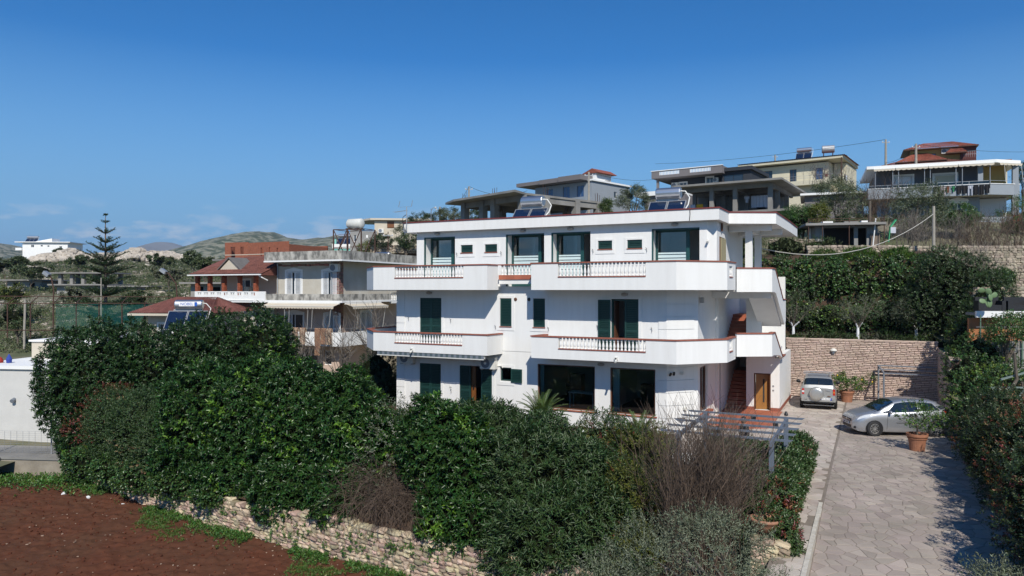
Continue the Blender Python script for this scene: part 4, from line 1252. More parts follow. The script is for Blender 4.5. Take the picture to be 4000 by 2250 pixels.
def bush(name, label, cat, ells, n, k, L, Wd, leaf, seed, spread=1.05, up=.45, sl=.14, base=None, depth=.3, bump=.14, extra=(), group=None, csc=.74, zmin=None, nst=5, fold=.22, bend=.18, partname='foliage', bs=1.3):
    """Shrub thing: foliage of leafy shoots over its crown, an added dark core that blocks light, and stems. extra: (leaf, share, scale)."""
    g = np.random.default_rng(seed)
    t = thing(name, label, cat, (0, 0, 0), 0, group)
    P, N = shell(ells, n, g, depth, bump, zmin, bs)
    A = unit(N * 1.0 + np.array([0, 0, up]) + g.normal(0, .35, P.shape))
    B, D, NN = shoots(P - A * sl * .4, A, k, sl, spread, g)
    nl = len(B); ll = L * g.uniform(.65, 1.2, nl); ww = Wd * g.uniform(.8, 1.15, nl)
    pick = np.zeros(nl, int)
    sid = np.tile(np.arange(len(P)), k)
    cl = fbm(P[:, 0] * .9 + P[:, 2], P[:, 1] * .9 + P[:, 2] * .8, 3, seed) + g.normal(0, .1, len(P))
    order = np.argsort(np.argsort(cl)) / len(P)
    lo = 1.0
    for q, (lf, sh, sc) in enumerate(extra):
        sel = (order[sid] > lo - sh) & (order[sid] <= lo)
        pick[sel] = q + 1; lo -= sh
    mats_ = [leaf] + [e[0] for e in extra]
    for q, lf in enumerate(mats_):
        s = pick == q
        if s.any():
            sc = 1 if q == 0 else extra[q - 1][2]
            leaf_mesh(partname, B[s], D[s], NN[s], ll[s] * sc, ww[s] * sc, LM[lf], t, fold, bend, 'stuff')
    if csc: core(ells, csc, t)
    zb = min(e[2] - e[5] for e in ells)
    if base is None: base = (sum(e[0] for e in ells) / len(ells), sum(e[1] for e in ells) / len(ells), zb + .1)
    if nst: stems(t, base, ells, nst, .04, g)
    return t
# ---- laurel hedge along the top of the field wall
G1 = 'laurels along the dry stone wall'
bush('laurel_shrub', 'wide glossy laurel above the left half of the dry stone wall', 'shrub',
     [(-11.5, 26.9, 1.3, 1.7, 1.4, 2.45), (-9.2, 26.0, 1.45, 1.8, 1.4, 2.5), (-9.9, 25.5, -.3, 1.7, .95, 1.2), (-12.2, 26.9, -.2, 1.2, .9, 1.1)], 5600, 8, .155, .060, 'laurel', 41, extra=(('laurel_young', .06, .95),), group=G1, base=(-10, 27, -.8))
bush('laurel_shrub', 'glossy laurel with leaves hanging over the stone wall just left of the brown twig tangle', 'shrub',
     [(-7.3, 25.0, 1.45, 1.7, 1.4, 2.45), (-5.6, 24.3, 1.3, 1.5, 1.4, 2.35), (-7.3, 24.0, -.4, 1.6, .95, 1.25), (-5.4, 23.0, -.4, 1.2, .9, 1.25), (-4.3, 23.3, .9, 1.0, .9, 1.6)], 6200, 8, .155, .060, 'laurel', 42, extra=(('laurel_young', .05, .95),), group=G1, base=(-6.4, 25, -.8))
bush('laurel_shrub', 'bright glossy laurel bulging over the wall between brown twigs and oleander', 'shrub',
     [(-1.3, 21.2, .75, 1.0, 1.0, 1.85), (-1.0, 20.6, -.5, .95, .8, 1.15), (-1.9, 20.9, -.45, .9, .7, 1.0), (-2.4, 21.9, 1.3, 1.05, 1.0, 1.7)], 2700, 8, .155, .060, 'laurel', 43, extra=(('laurel_young', .08, .95),), group=G1, base=(-1.2, 21.4, -.8))
# ---- tall laurels along the left garden boundary
G2 = 'tall laurels on the left garden boundary'
for k, (ell, n, lab) in enumerate((
    ([(-19.7, 32.6, 1.9, 1.7, 1.5, 2.7), (-18.6, 32.9, 1.9, 1.7, 1.5, 2.95), (-19.0, 32.0, -.3, 1.2, 1.0, 1.3)], 3600, 'tall dark laurel at the far left end, leaning over the white gate wall'),
    ([(-17.4, 34.0, 2.0, 1.8, 1.5, 2.9), (-16.0, 35.3, 2.0, 1.7, 1.5, 2.9)], 2800, 'tall dark laurel second from the left, behind the small leaved shrub'),
    ([(-14.6, 36.6, 2.2, 1.7, 1.5, 3.0), (-13.4, 38.2, 2.4, 1.6, 1.5, 3.1), (-16.2, 37.8, 2.2, 1.6, 1.4, 2.9)], 3200, 'tall laurel with yellow green tips in front of the solar panels'),
    ([(-12.7, 39.4, 2.2, 1.1, 1.2, 2.9), (-13.2, 36.2, .9, 1.6, 1.2, 2.0), (-11.2, 34.0, .9, 1.7, 1.5, 1.9), (-9.6, 33.2, .4, 1.4, 1.3, 1.7)], 3200, 'tall laurel ending the hedge beside the hanging rugs'))):
    bush('tall_laurel', lab, 'shrub', ell, int(n * 1.15), 8, .145, .057, 'laurel_dark', 50 + k, extra=(('laurel_young', .07 if k > 1 else .02, .95),), group=G2)
bush('low_hedge', 'low dark hedge below the neighbouring balcony with the hanging rugs', 'hedge', [(-11.5 + 1.5 * k, 40.5 - .3 * k, .3, 1.3, 1.0, 1.35) for k in range(4)], 1500, 7, .11, .045, 'laurel_dark', 60, base=(-9, 40, -.6))
bush('dark_tree', 'dark leafy bush at the left corner of the villa below the lower balcony', 'shrub', [(-7.7, 41.5, 1.4, 1.3, 1.1, 1.5), (-6.8, 40.3, .6, 1.1, .9, 1.2)], 1100, 7, .11, .045, 'laurel_dark', 61)
# ---- small leaved shrub and ivy at the left end of the wall
bush('privet_shrub', 'olive green small leaved shrub spilling over the left end of the stone wall', 'shrub',
     [(-16.4, 30.2, .5, 1.5, 1.1, 1.8), (-14.8, 29.1, .35, 1.5, 1.1, 2.0), (-13.5, 28.0, .0, 1.3, 1.0, 1.8)], 8200, 9, .062, .034, 'privet', 62, sl=.16, csc=.66, extra=(('dry', .03, 1.0),), base=(-15, 30, -.9))
bush('red_tip_shrub', 'dull red leaved shrub between tall laurels and the small leaved shrub', 'shrub', [(-17.6, 31.6, 1.3, 1.3, .8, .9), (-18.6, 31.5, .2, 1.0, .7, .9)], 900, 7, .09, .034, 'privet', 63, extra=(('red', .35, 1), ('rust', .2, 1)))
bush('ivy_clump', 'dark ivy hanging down the left part of the stone wall', 'ivy', [(-17.8, 30.5, -1.2, 1.3, .5, .9), (-15.8, 29.1, -1.1, 1.5, .5, .75), (-13.8, 27.7, -1.0, 1.6, .5, .7), (-12.0, 26.4, -.95, 1.5, .5, .55), (-10.2, 25.1, -.9, 1.2, .45, .5)], 3200, 6, .08, .07, 'ivy', 64, up=0, base=(-15, 29.5, -1.5), extra=(('ivy_light', .06, 1),), nst=2, sl=.1)
# ---- twig tangle
def twigs(name, label, cat, base, n, hgt, spread, lean, m, seed, r=.009, droop=0.0, segs=4, fork=2, group=None):
    g = np.random.default_rng(seed)
    t = thing(name, label, cat, base, 0, group)
    mb = MB()
    for k in range(n):
        a = g.uniform(0, 6.28); b0 = Vector((g.normal(0, spread[0] * .45), g.normal(0, spread[1] * .45), 0))
        d = Vector((math.cos(a) * g.uniform(0, lean), math.sin(a) * g.uniform(0, lean), 1)); h = hgt * g.uniform(.55, 1.05)
        pts = [b0]; p = b0.copy()
        for j in range(segs):
            d = d + Vector((g.normal(0, .10), g.normal(0, .10), -droop * j)); d.normalize()
            p = p + d * h / segs; pts.append(p.copy())
            if j >= 1 and fork:
                for q in range(fork):
                    e = (d + Vector((g.normal(0, .45), g.normal(0, .45), g.normal(0, .2) - droop))).normalized()
                    mb.tube([p, p + e * h * .18, p + (e + Vector((g.normal(0, .2), g.normal(0, .2), .1 - droop))) * h * .36], [r * .55, r * .4, r * .2], 3, cap=False)
        mb.tube(pts, [r * (1 - .75 * j / segs) for j in range(segs + 1)], 4, cap=False)
    mb.build('twigs', m, t)['kind'] = 'stuff'
    return t
tw = twigs('twig_tangle', 'tangle of drooping brown leafless creeper twigs over the stone wall', 'shrub', (-3.4, 21.9, -.75), 260, 2.2, (1.4, .5), 1.0, m_twig, 70, r=.010, droop=.26)
g = np.random.default_rng(71)
P, N = shell([(-3.6, 22.6, .9, 1.3, .8, 1.5), (-3.5, 23.3, 1.5, 1.4, .9, 1.3)], 700, g, .5)
B, D, NN = shoots(P, unit(N + [0, 0, .3]), 6, .16, 1.0, g)
leaf_mesh('foliage', B - [-3.4, 21.9, -.75], D, NN, .075, .026, LM['grey'], tw, kind='stuff')
B2, D2, N2 = shoots(*[q[:260] for q in (P, unit(N + [0, 0, .3]))], 6, .16, 1.0, g)
leaf_mesh('foliage', B2 - [-3.4, 21.9, -.75], D2, N2, .10, .035, LM['oleander'], tw, kind='stuff')
# ---- oleanders and yellow green shrub
G3 = 'oleanders in front of the villa'
bush('oleander', 'large dark oleander with narrow leaves in front of the big ground floor windows', 'shrub',
     [(-.7, 23.0, .95, 1.5, 1.3, 1.75), (.9, 22.3, .8, 1.6, 1.3, 1.75), (.3, 20.9, .4, 1.6, 1.2, 1.9), (1.9, 20.9, .3, 1.4, 1.2, 1.75)], 4200, 10, .19, .034, 'oleander', 80, sl=.22, spread=.95, up=.7, depth=.35, bump=.2, extra=(('laurel_dark', .08, 1),), base=(.8, 22, -.9), group=G3)
bush('oleander', 'lower oleander with drooping narrow leaves at the foot of the wall, lowest in the picture', 'shrub',
     [(.9, 19.3, -.6, 1.3, 1.0, 1.6), (2.3, 18.9, -.5, 1.2, 1.0, 1.6), (-.1, 19.9, -1.0, .8, .7, 1.2)], 2200, 10, .19, .034, 'oleander', 81, sl=.2, spread=.95, up=.6, depth=.35, bump=.2, base=(1.2, 19.6, -1.9), group=G3)
bush('yellow_shrub', 'yellow green small leaved shrub between the oleander and the bare brown shrub', 'shrub',
     [(2.9, 22.6, 1.0, 1.1, 1.0, 1.4), (3.7, 21.6, .7, 1.0, .9, 1.5), (3.1, 19.4, .1, .9, .9, 1.6), (4.4, 22.5, .8, .9, .8, 1.2), (3.0, 18.2, -.9, .8, .7, 1.2)], 3800, 9, .10, .026, 'yellowgreen', 82, sl=.2, spread=.9, up=.8, extra=(('oleander', .25, 1.2), ('rust', .03, 1.1)), base=(3.5, 22, -.7))
bush('laurel_shrub', 'laurel sprigs in front of the left ground floor shutters', 'shrub', [(-5.4, 31.0, -.1, 1.4, .9, 1.2), (-3.5, 28.5, .3, 1.7, 1.1, 1.4)], 1300, 8, .17, .06, 'laurel', 83, extra=(('dry', .12, .8),), group=G1)
bush('oleander', 'oleander tips growing against the ground floor doors', 'shrub', [(-2.1, 26.0, .7, 1.6, 1.1, 1.6), (-3.7, 25.8, .35, 1.3, 1.0, 1.6), (-.3, 25.6, .6, 1.4, 1.0, 1.4)], 2400, 9, .18, .036, 'oleander', 84, sl=.2, up=.8, group=G3)
# white flowers among the oleander tops
g = np.random.default_rng(85)
fl = thing('white_blossom', 'small white blossoms dotted over the oleander tops below the big window', 'flowers', (1.5, 23, 2))
P, N = shell([(1.6, 22.4, 1.2, 1.5, 1.0, 1.0)], 70, g, .1)
B, D, NN = shoots(P, N, 4, .03, 1.2, g)
leaf_mesh('petals', B - [1.5, 23, 2], D, NN, .04, .035, LM['flower'], fl, kind='stuff')
# ---- bare brown shrub (upright stems)
bs_ = twigs('bare_shrub', 'tall bare shrub of dense upright brown stems left of the grey pergola', 'shrub', (4.7, 18.0, -1.0), 300, 3.3, (1.15, 1.0), .24, m_twig, 90, r=.012, fork=2)
twigs('bare_shrub', 'darker bare stems behind and right of the upright brown shrub by the pergola', 'shrub', (5.3, 18.9, -.9), 110, 3.0, (.9, .8), .26, m_twig_g, 91, r=.010, fork=2)
# ---- sago palms
def sago(label, x, y, z, n, L, seed):
    g = np.random.default_rng(seed)
    t = thing('sago_palm', label, 'palm', (x, y, z), 0, 'sago palms by the villa')
    MB().lathe([(.16, -.8), (.18, -.2), (.14, .05)], 10).build('trunk', m_bark, t)
    rb = MB(); Bs, Ds, Ns, Ls = [], [], [], []
    for k in range(n):
        a = k * 2.399; el = R(78 - 70 * (k / n)) 
        p = Vector((0, 0, .05)); d = Vector((math.cos(a) * math.cos(el), math.sin(a) * math.cos(el), math.sin(el)))
        pts = [p.copy()]
        for j in range(8):
            d = (d + Vector((0, 0, -.07 - .012 * j))).normalized(); p = p + d * L / 8; pts.append(p.copy())
            s = d.cross(Vector((0, 0, 1))).normalized()
            for q in range(4):
                b = pts[-2].lerp(p, q / 4)
                for sg in (-1, 1):
                    Bs.append(b[:]); Ds.append((s * sg * .9 + d * .45 + Vector((0, 0, .25)))[:]); Ns.append(s.cross(d)[:]); Ls.append(.20 * (1.1 - j / 10) * L)
        rb.tube(pts, .010, 4)
    rb.build('frond_ribs', LM['palm'], t)['kind'] = 'stuff'
    leaf_mesh('fronds', np.array(Bs), np.array(Ds), np.array(Ns), np.array(Ls), .022, LM['palm'], t, .1, .1, 'stuff')
sago('sago palm rising in front of the left big ground floor window', 1.15, 28.4, 1.05, 50, 1.25, 1)
sago('sago palm below the right big ground floor window', 4.75, 27.0, .55, 44, 1.15, 2)
sago('browning sago palm by the ground floor doors', -2.55, 29.6, .5, 26, .85, 3)
# ---- clipped photinia hedges round the pergola
def box_ells(u0, u1, v0, v1, z0, z1, n):
    out = []
    for k in range(n):
        f = (k + .5) / n
        if abs(u1 - u0) > abs(v1 - v0): u, v, a, b = u0 + (u1 - u0) * f, (v0 + v1) / 2, abs(u1 - u0) / n * .75, abs(v1 - v0) / 2
        else: u, v, a, b = (u0 + u1) / 2, v0 + (v1 - v0) * f, abs(u1 - u0) / 2, abs(v1 - v0) / n * .75
        w = W(u, v); r = max(a, b) if False else (a + b) / 2
        out.append((w.x, w.y, (z0 + z1) / 2, max(.45, r), max(.45, r), (z1 - z0) / 2 * 1.05))
    return out
G4 = 'clipped photinia hedges round the pergola garden'
bush('photinia_hedge', 'clipped red tipped hedge along the pale side path', 'hedge', box_ells(10.85, 12.15, -11.6, -4.2, -.1, 1.36, 9), 5600, 7, .10, .040, 'photinia', 100, sl=.12, up=.8, bump=.08, depth=.22, extra=(('red', .015, 1), ('rust', .04, 1)), group=G4, csc=.8, base=tuple(W(11.4, -8, 0)))
bush('photinia_hedge', 'clipped dark hedge behind the pergola, in front of the two people', 'hedge', box_ells(8.7, 11.2, -6.3, -5.4, -.1, 1.2, 4), 2400, 7, .10, .040, 'photinia', 101, sl=.12, up=.8, bump=.08, depth=.22, extra=(('red', .03, 1),), group=G4, csc=.8, base=tuple(W(10, -5.9, 0)))
bush('photinia_hedge', 'lower end of the clipped hedge with red berries beside the terracotta bowl', 'hedge', [(*W(11.3, -12.3, .35), .55, .55, .75), (*W(11.9, -12.7, .25), .45, .5, .7)], 1000, 7, .085, .032, 'photinia', 102, sl=.12, up=.8, bump=.1, extra=(('red', .05, 1), ('rust', .05, 1)), group=G4, base=tuple(W(11.3, -12.6, -.3)))
# ---- olive tree in the foreground
def tree(name, label, cat, base, h, crown, n, k, L, Wd, leaf, seed, r=.12, group=None, sl=.16, clumps=0, cr=.5, bark=None, white=0.0, spread=1.1, extra=(), up=.3, limbs=7, csc=0, fork=.35, lean=(0, 0), depth=.35, white_mat=None):
    """Tapered trunk with limbs reaching into the crown's ellipsoids; leafy shoots in clumps through the crown. base, crown in world metres."""
    g = np.random.default_rng(seed)
    t = thing(name, label, cat, base, 0, group)
    bx, by, bz = base
    E = [(e[0] - bx, e[1] - by, e[2] - bz, e[3], e[4], e[5]) for e in crown]
    fz = h * fork
    top = Vector((lean[0], lean[1], fz))
    tr = MB().tube([(0, 0, -.3), (lean[0] * .3, lean[1] * .3, fz * .5), top], [r * 1.15, r, r * .8], 8)
    if white:
        tr.build('trunk', white_mat or M['white'], t)
    else: tr.build('trunk', bark or m_bark, t)
    lm = MB(); wl_b = MB()
    for q in range(limbs):
        e = E[q % len(E)]
        d = unit(g.normal(size=3)); 
        tip = Vector((e[0] + d[0] * e[3] * .75, e[1] + d[1] * e[4] * .75, e[2] + abs(d[2]) * e[5] * .7 - e[5] * .1))
        mid = top.lerp(tip, .5) + Vector((g.normal(0, .12), g.normal(0, .12), -.05)) * h * .15
        q1 = top.lerp(mid, .5) + Vector((g.normal(0, .03), g.normal(0, .03), 0)) * h
        if white and q < 3: wl_b.tube([top, q1], [r * .6, r * .45], 7)
        lm.tube([top if not (white and q < 3) else q1, q1.lerp(mid, .3), mid, tip], [r * .5, r * .4, r * .28, r * .08], 6)
        for s in range(3):
            d2 = unit(g.normal(size=3)); st = mid.lerp(tip, g.uniform(.1, .9))
            lm.tube([st, st + Vector(d2 * .5 * min(e[3:6]))], [r * .14, r * .04], 4, cap=False)
    lm.build('limb', bark or m_bark, t)
    if white: wl_b.build('whitewashed_limb', white_mat or M['white'], t)
    if clumps:
        P0, N0 = shell(E, clumps, g, .55, .15)
        cid = g.integers(0, clumps, n)
        off = unit(g.normal(size=(n, 3))) * (cr * g.random((n, 1)) ** .45)
        off[:, 2] *= .7
        P = P0[cid] + off; N = unit(off + N0[cid] * .4)
    else:
        P, N = shell(E, n, g, depth, .16)
    A = unit(N + np.array([0, 0, up]) + g.normal(0, .4, P.shape))
    B, D, NN = shoots(P, A, k, sl, spread, g)
    nl = len(B); pick = g.random(nl); lo = 0
    rest = np.ones(nl, bool)
    for lf, sh, sc in extra:
        s = (pick >= lo) & (pick < lo + sh); lo += sh; rest &= ~s
        leaf_mesh('crown', B[s], D[s], NN[s], L * sc * g.uniform(.7, 1.2, s.sum()), Wd * sc, LM[lf], t, kind='stuff')
    leaf_mesh('crown', B[rest], D[rest], NN[rest], L * g.uniform(.7, 1.2, rest.sum()), Wd, LM[leaf], t, kind='stuff')
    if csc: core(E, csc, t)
    return t
tree('olive_tree', 'silvery olive tree nearest the camera, left of the side path', 'tree', (4.3, 14.6, -1.9), 4.6,
     [(3.2, 14.6, .55, 1.2, .9, .95), (4.0, 14.3, .85, .95, .9, .95), (5.0, 14.6, -.3, .8, .7, .6), (2.2, 15.0, -.2, .9, .7, .9), (4.0, 13.9, -.4, 1.3, .7, .8)], 4600, 7, .075, .017, 'olive', 110, r=.09, clumps=120, cr=.42, sl=.2, up=.7, limbs=14, spread=.8, bark=m_twig_g, fork=.42)
tree('olive_tree', 'leafy olive sprays at the lower right corner over the dark hedge', 'tree', (9.6, 12.8, -1.8), 3.2,
     [(9.0, 13.2, .2, .7, .6, .9), (9.9, 13.0, .1, .7, .6, .9)], 900, 7, .075, .018, 'olive', 111, r=.05, clumps=34, cr=.35, sl=.2, up=.9, limbs=8, spread=.8, bark=m_twig_g, fork=.4)
# ---- hedge along the right of the drive
RH = []
for k in range(19):
    v = -25 + 2.05 * k
    zt = 2.75 if v < 0 else 2.75 + v * .09
    w = W(17.75 + .15 * math.sin(k * 1.7) + (.95 if v > 2.5 else 0), v)
    RH.append((w.x, w.y, zt / 2 - .25, 1.45, 1.5, zt / 2 + .35 + .2 * math.sin(k * 2.3)))
G5 = 'mixed hedge on the right of the drive'
bush('mixed_hedge', 'dark near end of the hedge on the right of the drive', 'hedge', RH[:7], 5000, 7, .085, .036, 'evergreen', 120, bump=.22, depth=.2, csc=.82, extra=(('rust', .06, 1), ('red', .02, 1)), group=G5, nst=8, base=tuple(W(17.4, -18, -.3)))
bush('mixed_hedge', 'russet leaved middle of the hedge on the right of the drive', 'hedge', RH[7:13] + [(*W(18.6, -6, 1.3), 1.2, 1.4, 1.0), (*W(18.8, -2, 1.2), 1.2, 1.4, 1.0)], 6500, 7, .085, .038, 'evergreen', 121, bump=.22, depth=.2, csc=.82, extra=(('rust', .14, 1), ('red', .02, 1), ('dry', .04, .8)), group=G5, nst=8, base=tuple(W(17.5, -4, 0)))
bush('ivy_hedge', 'ivy and climbers tumbling over the corner of the pink retaining wall', 'hedge', RH[13:] + [(*W(18.2, 11.5, 3.6), 1.0, 1.4, 1.3), (*W(18.2, 8.5, 3.1), 1.0, 1.4, 1.2), (*W(17.7, 8.6, 2.9), .9, 1.3, 1.0), (*W(17.6, 6.6, 2.2), 1.0, 1.3, 1.5), (*W(17.5, 4.6, 1.4), 1.1, 1.3, 1.6)], 5200, 6, .09, .065, 'ivy', 122, bump=.2, extra=(('ivy_light', .12, 1), ('evergreen', .25, 1)), group=G5, nst=8, base=tuple(W(17.6, 8, 0)))
# ---- tall evergreen at the corner of the terrace
tree('evergreen_tree', 'tall dark evergreen at the right corner above the pink wall', 'tree', (*W(16.9, 15.7).xy, 3.25), 5.4,
     [(*W(16.9, 15.6, 5.3), 1.7, 1.5, 2.1), (*W(18.3, 15.0, 6.1), 1.7, 1.5, 2.2), (*W(17.4, 15.4, 7.2), 1.5, 1.3, 1.4), (*W(19.3, 14.0, 5.0), 1.5, 1.4, 2.4), (*W(18.6, 12.6, 4.0), 1.3, 1.3, 1.8)], 5600, 8, .10, .042, 'evergreen', 130, r=.16, csc=.72, depth=.3, extra=(('citrus', .15, 1),))
# ---- ivy covered bank behind the terrace
bk = MB()
NB = 14
for k in range(NB):
    ua, ub = 2.0 + 15.5 * k / NB, 2.0 + 15.5 * (k + 1) / NB
    for (v0, z0, v1, z1) in ((17.4, 3.2, 18.0, 5.6), (18.0, 5.6, 18.9, 7.9), (18.9, 7.9, 21.5, 8.6)):
        bk.quad(tuple(W(ua, v0, z0)), tuple(W(ub, v0, z0)), tuple(W(ub, v1, z1)), tuple(W(ua, v1, z1)))
tag(bk.build('bank', m_soil), kind='structure')
ivb = []
for k in range(9):
    u = 3.4 + 1.62 * k
    ivb += [(*W(u, 17.7, 4.3 + .2 * math.sin(k * 2)), 1.15, .8, 1.2), (*W(u + .6, 18.3, 6.3 + .25 * math.sin(k * 3)), 1.2, .9, 1.35), (*W(u + .2, 19.2, 7.6), 1.2, 1.0, .75)]
bush('ivy_bank', 'tall bank of dark ivy and creepers behind the whitewashed olive trees', 'ivy', ivb, 12000, 5, .12, .10, 'ivy', 140, up=.1, bump=.22, depth=.3, extra=(('ivy_light', .06, 1), ('evergreen', .3, .9)), nst=0, sl=.18, csc=.76, bs=.9)
bush('creeper_fringe', 'grey green creeper hanging over the top of the pink wall', 'creeper', [(*W(9.8 + .95 * k, 14.5, 3.40), .75, .5, .28 + .1 * (k % 3)) for k in range(8)], 1500, 8, .05, .014, 'ivy', 141, sl=.16, up=.2, extra=(('grey', .3, 1), ('ivy_light', .08, 1)), nst=0, csc=.7)
# brush above the bank and at the foot of the stone terraces
bush('grey_scrub', 'pale grey green scrub above the ivy bank beside the dry stone terrace', 'shrub', [(*W(8.5, 21.5, 9.0), 1.6, 1.2, 1.1), (*W(6.0, 21.0, 9.0), 1.6, 1.2, 1.3), (*W(10.6, 22, 8.9), 1.5, 1.1, .9)], 1500, 7, .10, .03, 'scrub', 142, up=.6, extra=(('ivy', .25, 1),))
bush('grass_clump', 'bright yellow green tall grass above the right part of the ivy bank', 'grass', [(*W(13.0, 20.2, 8.0), 1.3, .8, .85), (*W(15.1, 19.8, 7.8), 1.3, .8, .9), (*W(11, 20.3, 8.1), 1.0, .7, .6)], 1500, 7, .28, .018, 'grass', 143, up=1.6, spread=.6, csc=.6, nst=0)
# ---- whitewashed olives on the terrace
wm = mat('whitewash', (.72, .74, .76), .8)
for k, (u, lab) in enumerate(((9.55, 'whitewashed olive trunk nearest the villa stair, on the terrace above the pink wall'), (13.05, 'middle olive tree with forked whitewashed trunk above the pink wall'), (16.0, 'olive tree with a short whitewashed trunk in the shade of the evergreen'))):
    w = W(u, 15.5, 3.3)
    tree('terrace_olive', lab, 'tree', tuple(w), 2.3, [(w.x - .4, w.y, w.z + 1.75, 1.1, .8, .75), (w.x + .6, w.y + .1, w.z + 1.9, 1.0, .8, .8)], 900, 6, .075, .016, 'olive', 150 + k, r=.085, clumps=50, cr=.4, sl=.18, up=.6, limbs=8, white=1, white_mat=wm, fork=.28, group='whitewashed olives above the pink wall', extra=(('evergreen', .3, 1),))
# ---- potted citrus
def potted(label, u, v, ph, pr, E, n, seed, lemons=0):
    w = W(u, v)
    t = thing('plant_pot', 'terracotta pot holding ' + label, 'pot', w, 0, 'terracotta pots on the forecourt')
    pm = mat('terracotta_pot', (.36, .155, .085), .8, vary=.35, vscale=5, bump=.3, bscale=30)
    p = MB().lathe([(pr * .72, .0), (pr * .80, ph * .4), (pr * .92, ph * .78), (pr * 1.0, ph * .80), (pr * 1.06, ph * .86), (pr * 1.05, ph), (pr * .93, ph), (pr * .90, ph * .85), (.001, ph * .85)], 24).build('pot_body', pm, t, smooth=False)
    MB().lathe([(pr * .905, ph * .855), (.001, ph * .875)], 20).build('pot_soil', m_soil, t)
    MB().lathe([(pr * .955, ph * .70), (pr * .985, ph * .72), (pr * .97, ph * .75)], 24, cap=False).build('pot_band', pm, t)
    c = tree('citrus_tree', label, 'tree', (w.x, w.y, ph * .9), 1.0, [(w.x + a, w.y + b, ph + c_, d, e, f) for a, b, c_, d, e, f in E], n, 6, .085, .04, 'citrus', seed, r=.03, clumps=30, cr=.26, sl=.1, limbs=8, fork=.3, extra=(('ivy_light', .18, 1),), group='potted citrus trees')
    if lemons:
        g = np.random.default_rng(seed)
        ym = mat('lemon', (.75, .52, .03), .5)
        for q in range(lemons):
            e = E[q % len(E)]; d = unit(g.normal(size=3)); 
            MB().lathe([(.005, -.045), (.03, -.025), (.035, 0), (.03, .025), (.005, .05)], 8).build('lemon', ym, c, loc=(e[0] + d[0] * e[3] * .9, e[1] - abs(d[1]) * e[4] * .9, e[2] + ph * .1 + d[2] * e[5] * .7))
potted('sprawling lemon tree against the pink stone wall', 12.55, 12.9, .62, .36, [(-.35, -.1, .55, .65, .45, .45), (.45, 0, .45, .65, .45, .42), (-.9, -.1, .75, .4, .35, .35), (1.1, 0, .55, .4, .3, .3)], 420, 160, 6)
potted('bushy citrus tree in front of the silver hatchback', 15.35, .9, .66, .36, [(-.35, 0, .65, .7, .5, .45), (.45, 0, .55, .65, .5, .42), (.9, .1, .5, .4, .35, .35), (-.2, 0, .95, .4, .4, .3)], 330, 161)
# ---- grass and weeds along the foot of the stone wall and on the field edge
g = np.random.default_rng(170)
n = 5200
s = g.random(n); x = -18.3 + s * 19; y = wall_y(x) - np.abs(g.normal(0, .42, n)) - .12
cl = fbm(x * .75, y * .75, 3, 44) > .455
x, y = x[cl], y[cl]; P = np.stack([x, y, field_z(x, y)], 1)
A = unit(g.normal(0, .35, P.shape) + [0, -.1, 1])
B, D, N = shoots(P, A, 6, .10, .8, g)
h_ = len(B) // 3
leaf_mesh('weeds', B[h_:], D[h_:], N[h_:], .085 * g.uniform(.5, 1.4, len(B) - h_), .03, LM['weed'], None, kind='stuff')
leaf_mesh('dry_weeds', B[:h_], D[:h_], N[:h_], .10 * g.uniform(.5, 1.4, h_), .02, LM['scrub'], None, kind='stuff')
n = 2600
x = g.uniform(-25, -14.5, n); y = 30.9 + g.normal(0, .65, n) + (x + 18) * -.05
sel = y < wall_y(x) + 1.5
x, y = x[sel], y[sel]; P = np.stack([x, y, np.maximum(field_z(x, y), -2.2)], 1)
A = unit(g.normal(0, .35, P.shape) + [0, -.1, 1])
B, D, N = shoots(P, A, 5, .14, .8, g)
h_ = len(B) // 2
leaf_mesh('ground_cover', B[h_:], D[h_:], N[h_:], .11 * g.uniform(.5, 1.3, len(B) - h_), .06, LM['weed'], None, kind='stuff')
leaf_mesh('dry_ground_cover', B[:h_], D[:h_], N[:h_], .12 * g.uniform(.5, 1.3, h_), .03, LM['scrub'], None, kind='stuff')
x = g.uniform(-14.5, -4, 3500); y = wall_y(x) - .9 - np.abs(g.normal(0, .7, 3500))
sel = fbm(x * .7, y * .7, 3, 77) > .5
x, y = x[sel], y[sel]; P = np.stack([x, y, field_z(x, y)], 1)
B, D, N = shoots(P, unit(g.normal(0, .3, P.shape) + [0, 0, 1]), 5, .03, .7, g)
leaf_mesh('grass', B, D, N, .09 * g.uniform(.5, 1.2, len(B)), .012, LM['grass'], None, kind='stuff')
# sprigs growing out of the wall
g = np.random.default_rng(171)
P, Nn = [], []
for k in range(130):
    x = g.uniform(-13, 1.5); P.append((x, wall_y(x) - .17, -2.2 + g.uniform(.1, 1.1)))
P = np.array(P).repeat(7, 0) + g.normal(0, .05, (910, 3))
B, D, N = shoots(P, unit(np.array([[-.4, -.7, .5]]) + g.normal(0, .3, P.shape)), 5, .05, 1.0, g)
leaf_mesh('wall_weeds', B, D, N, .05, .03, LM['weed'], None, kind='stuff')
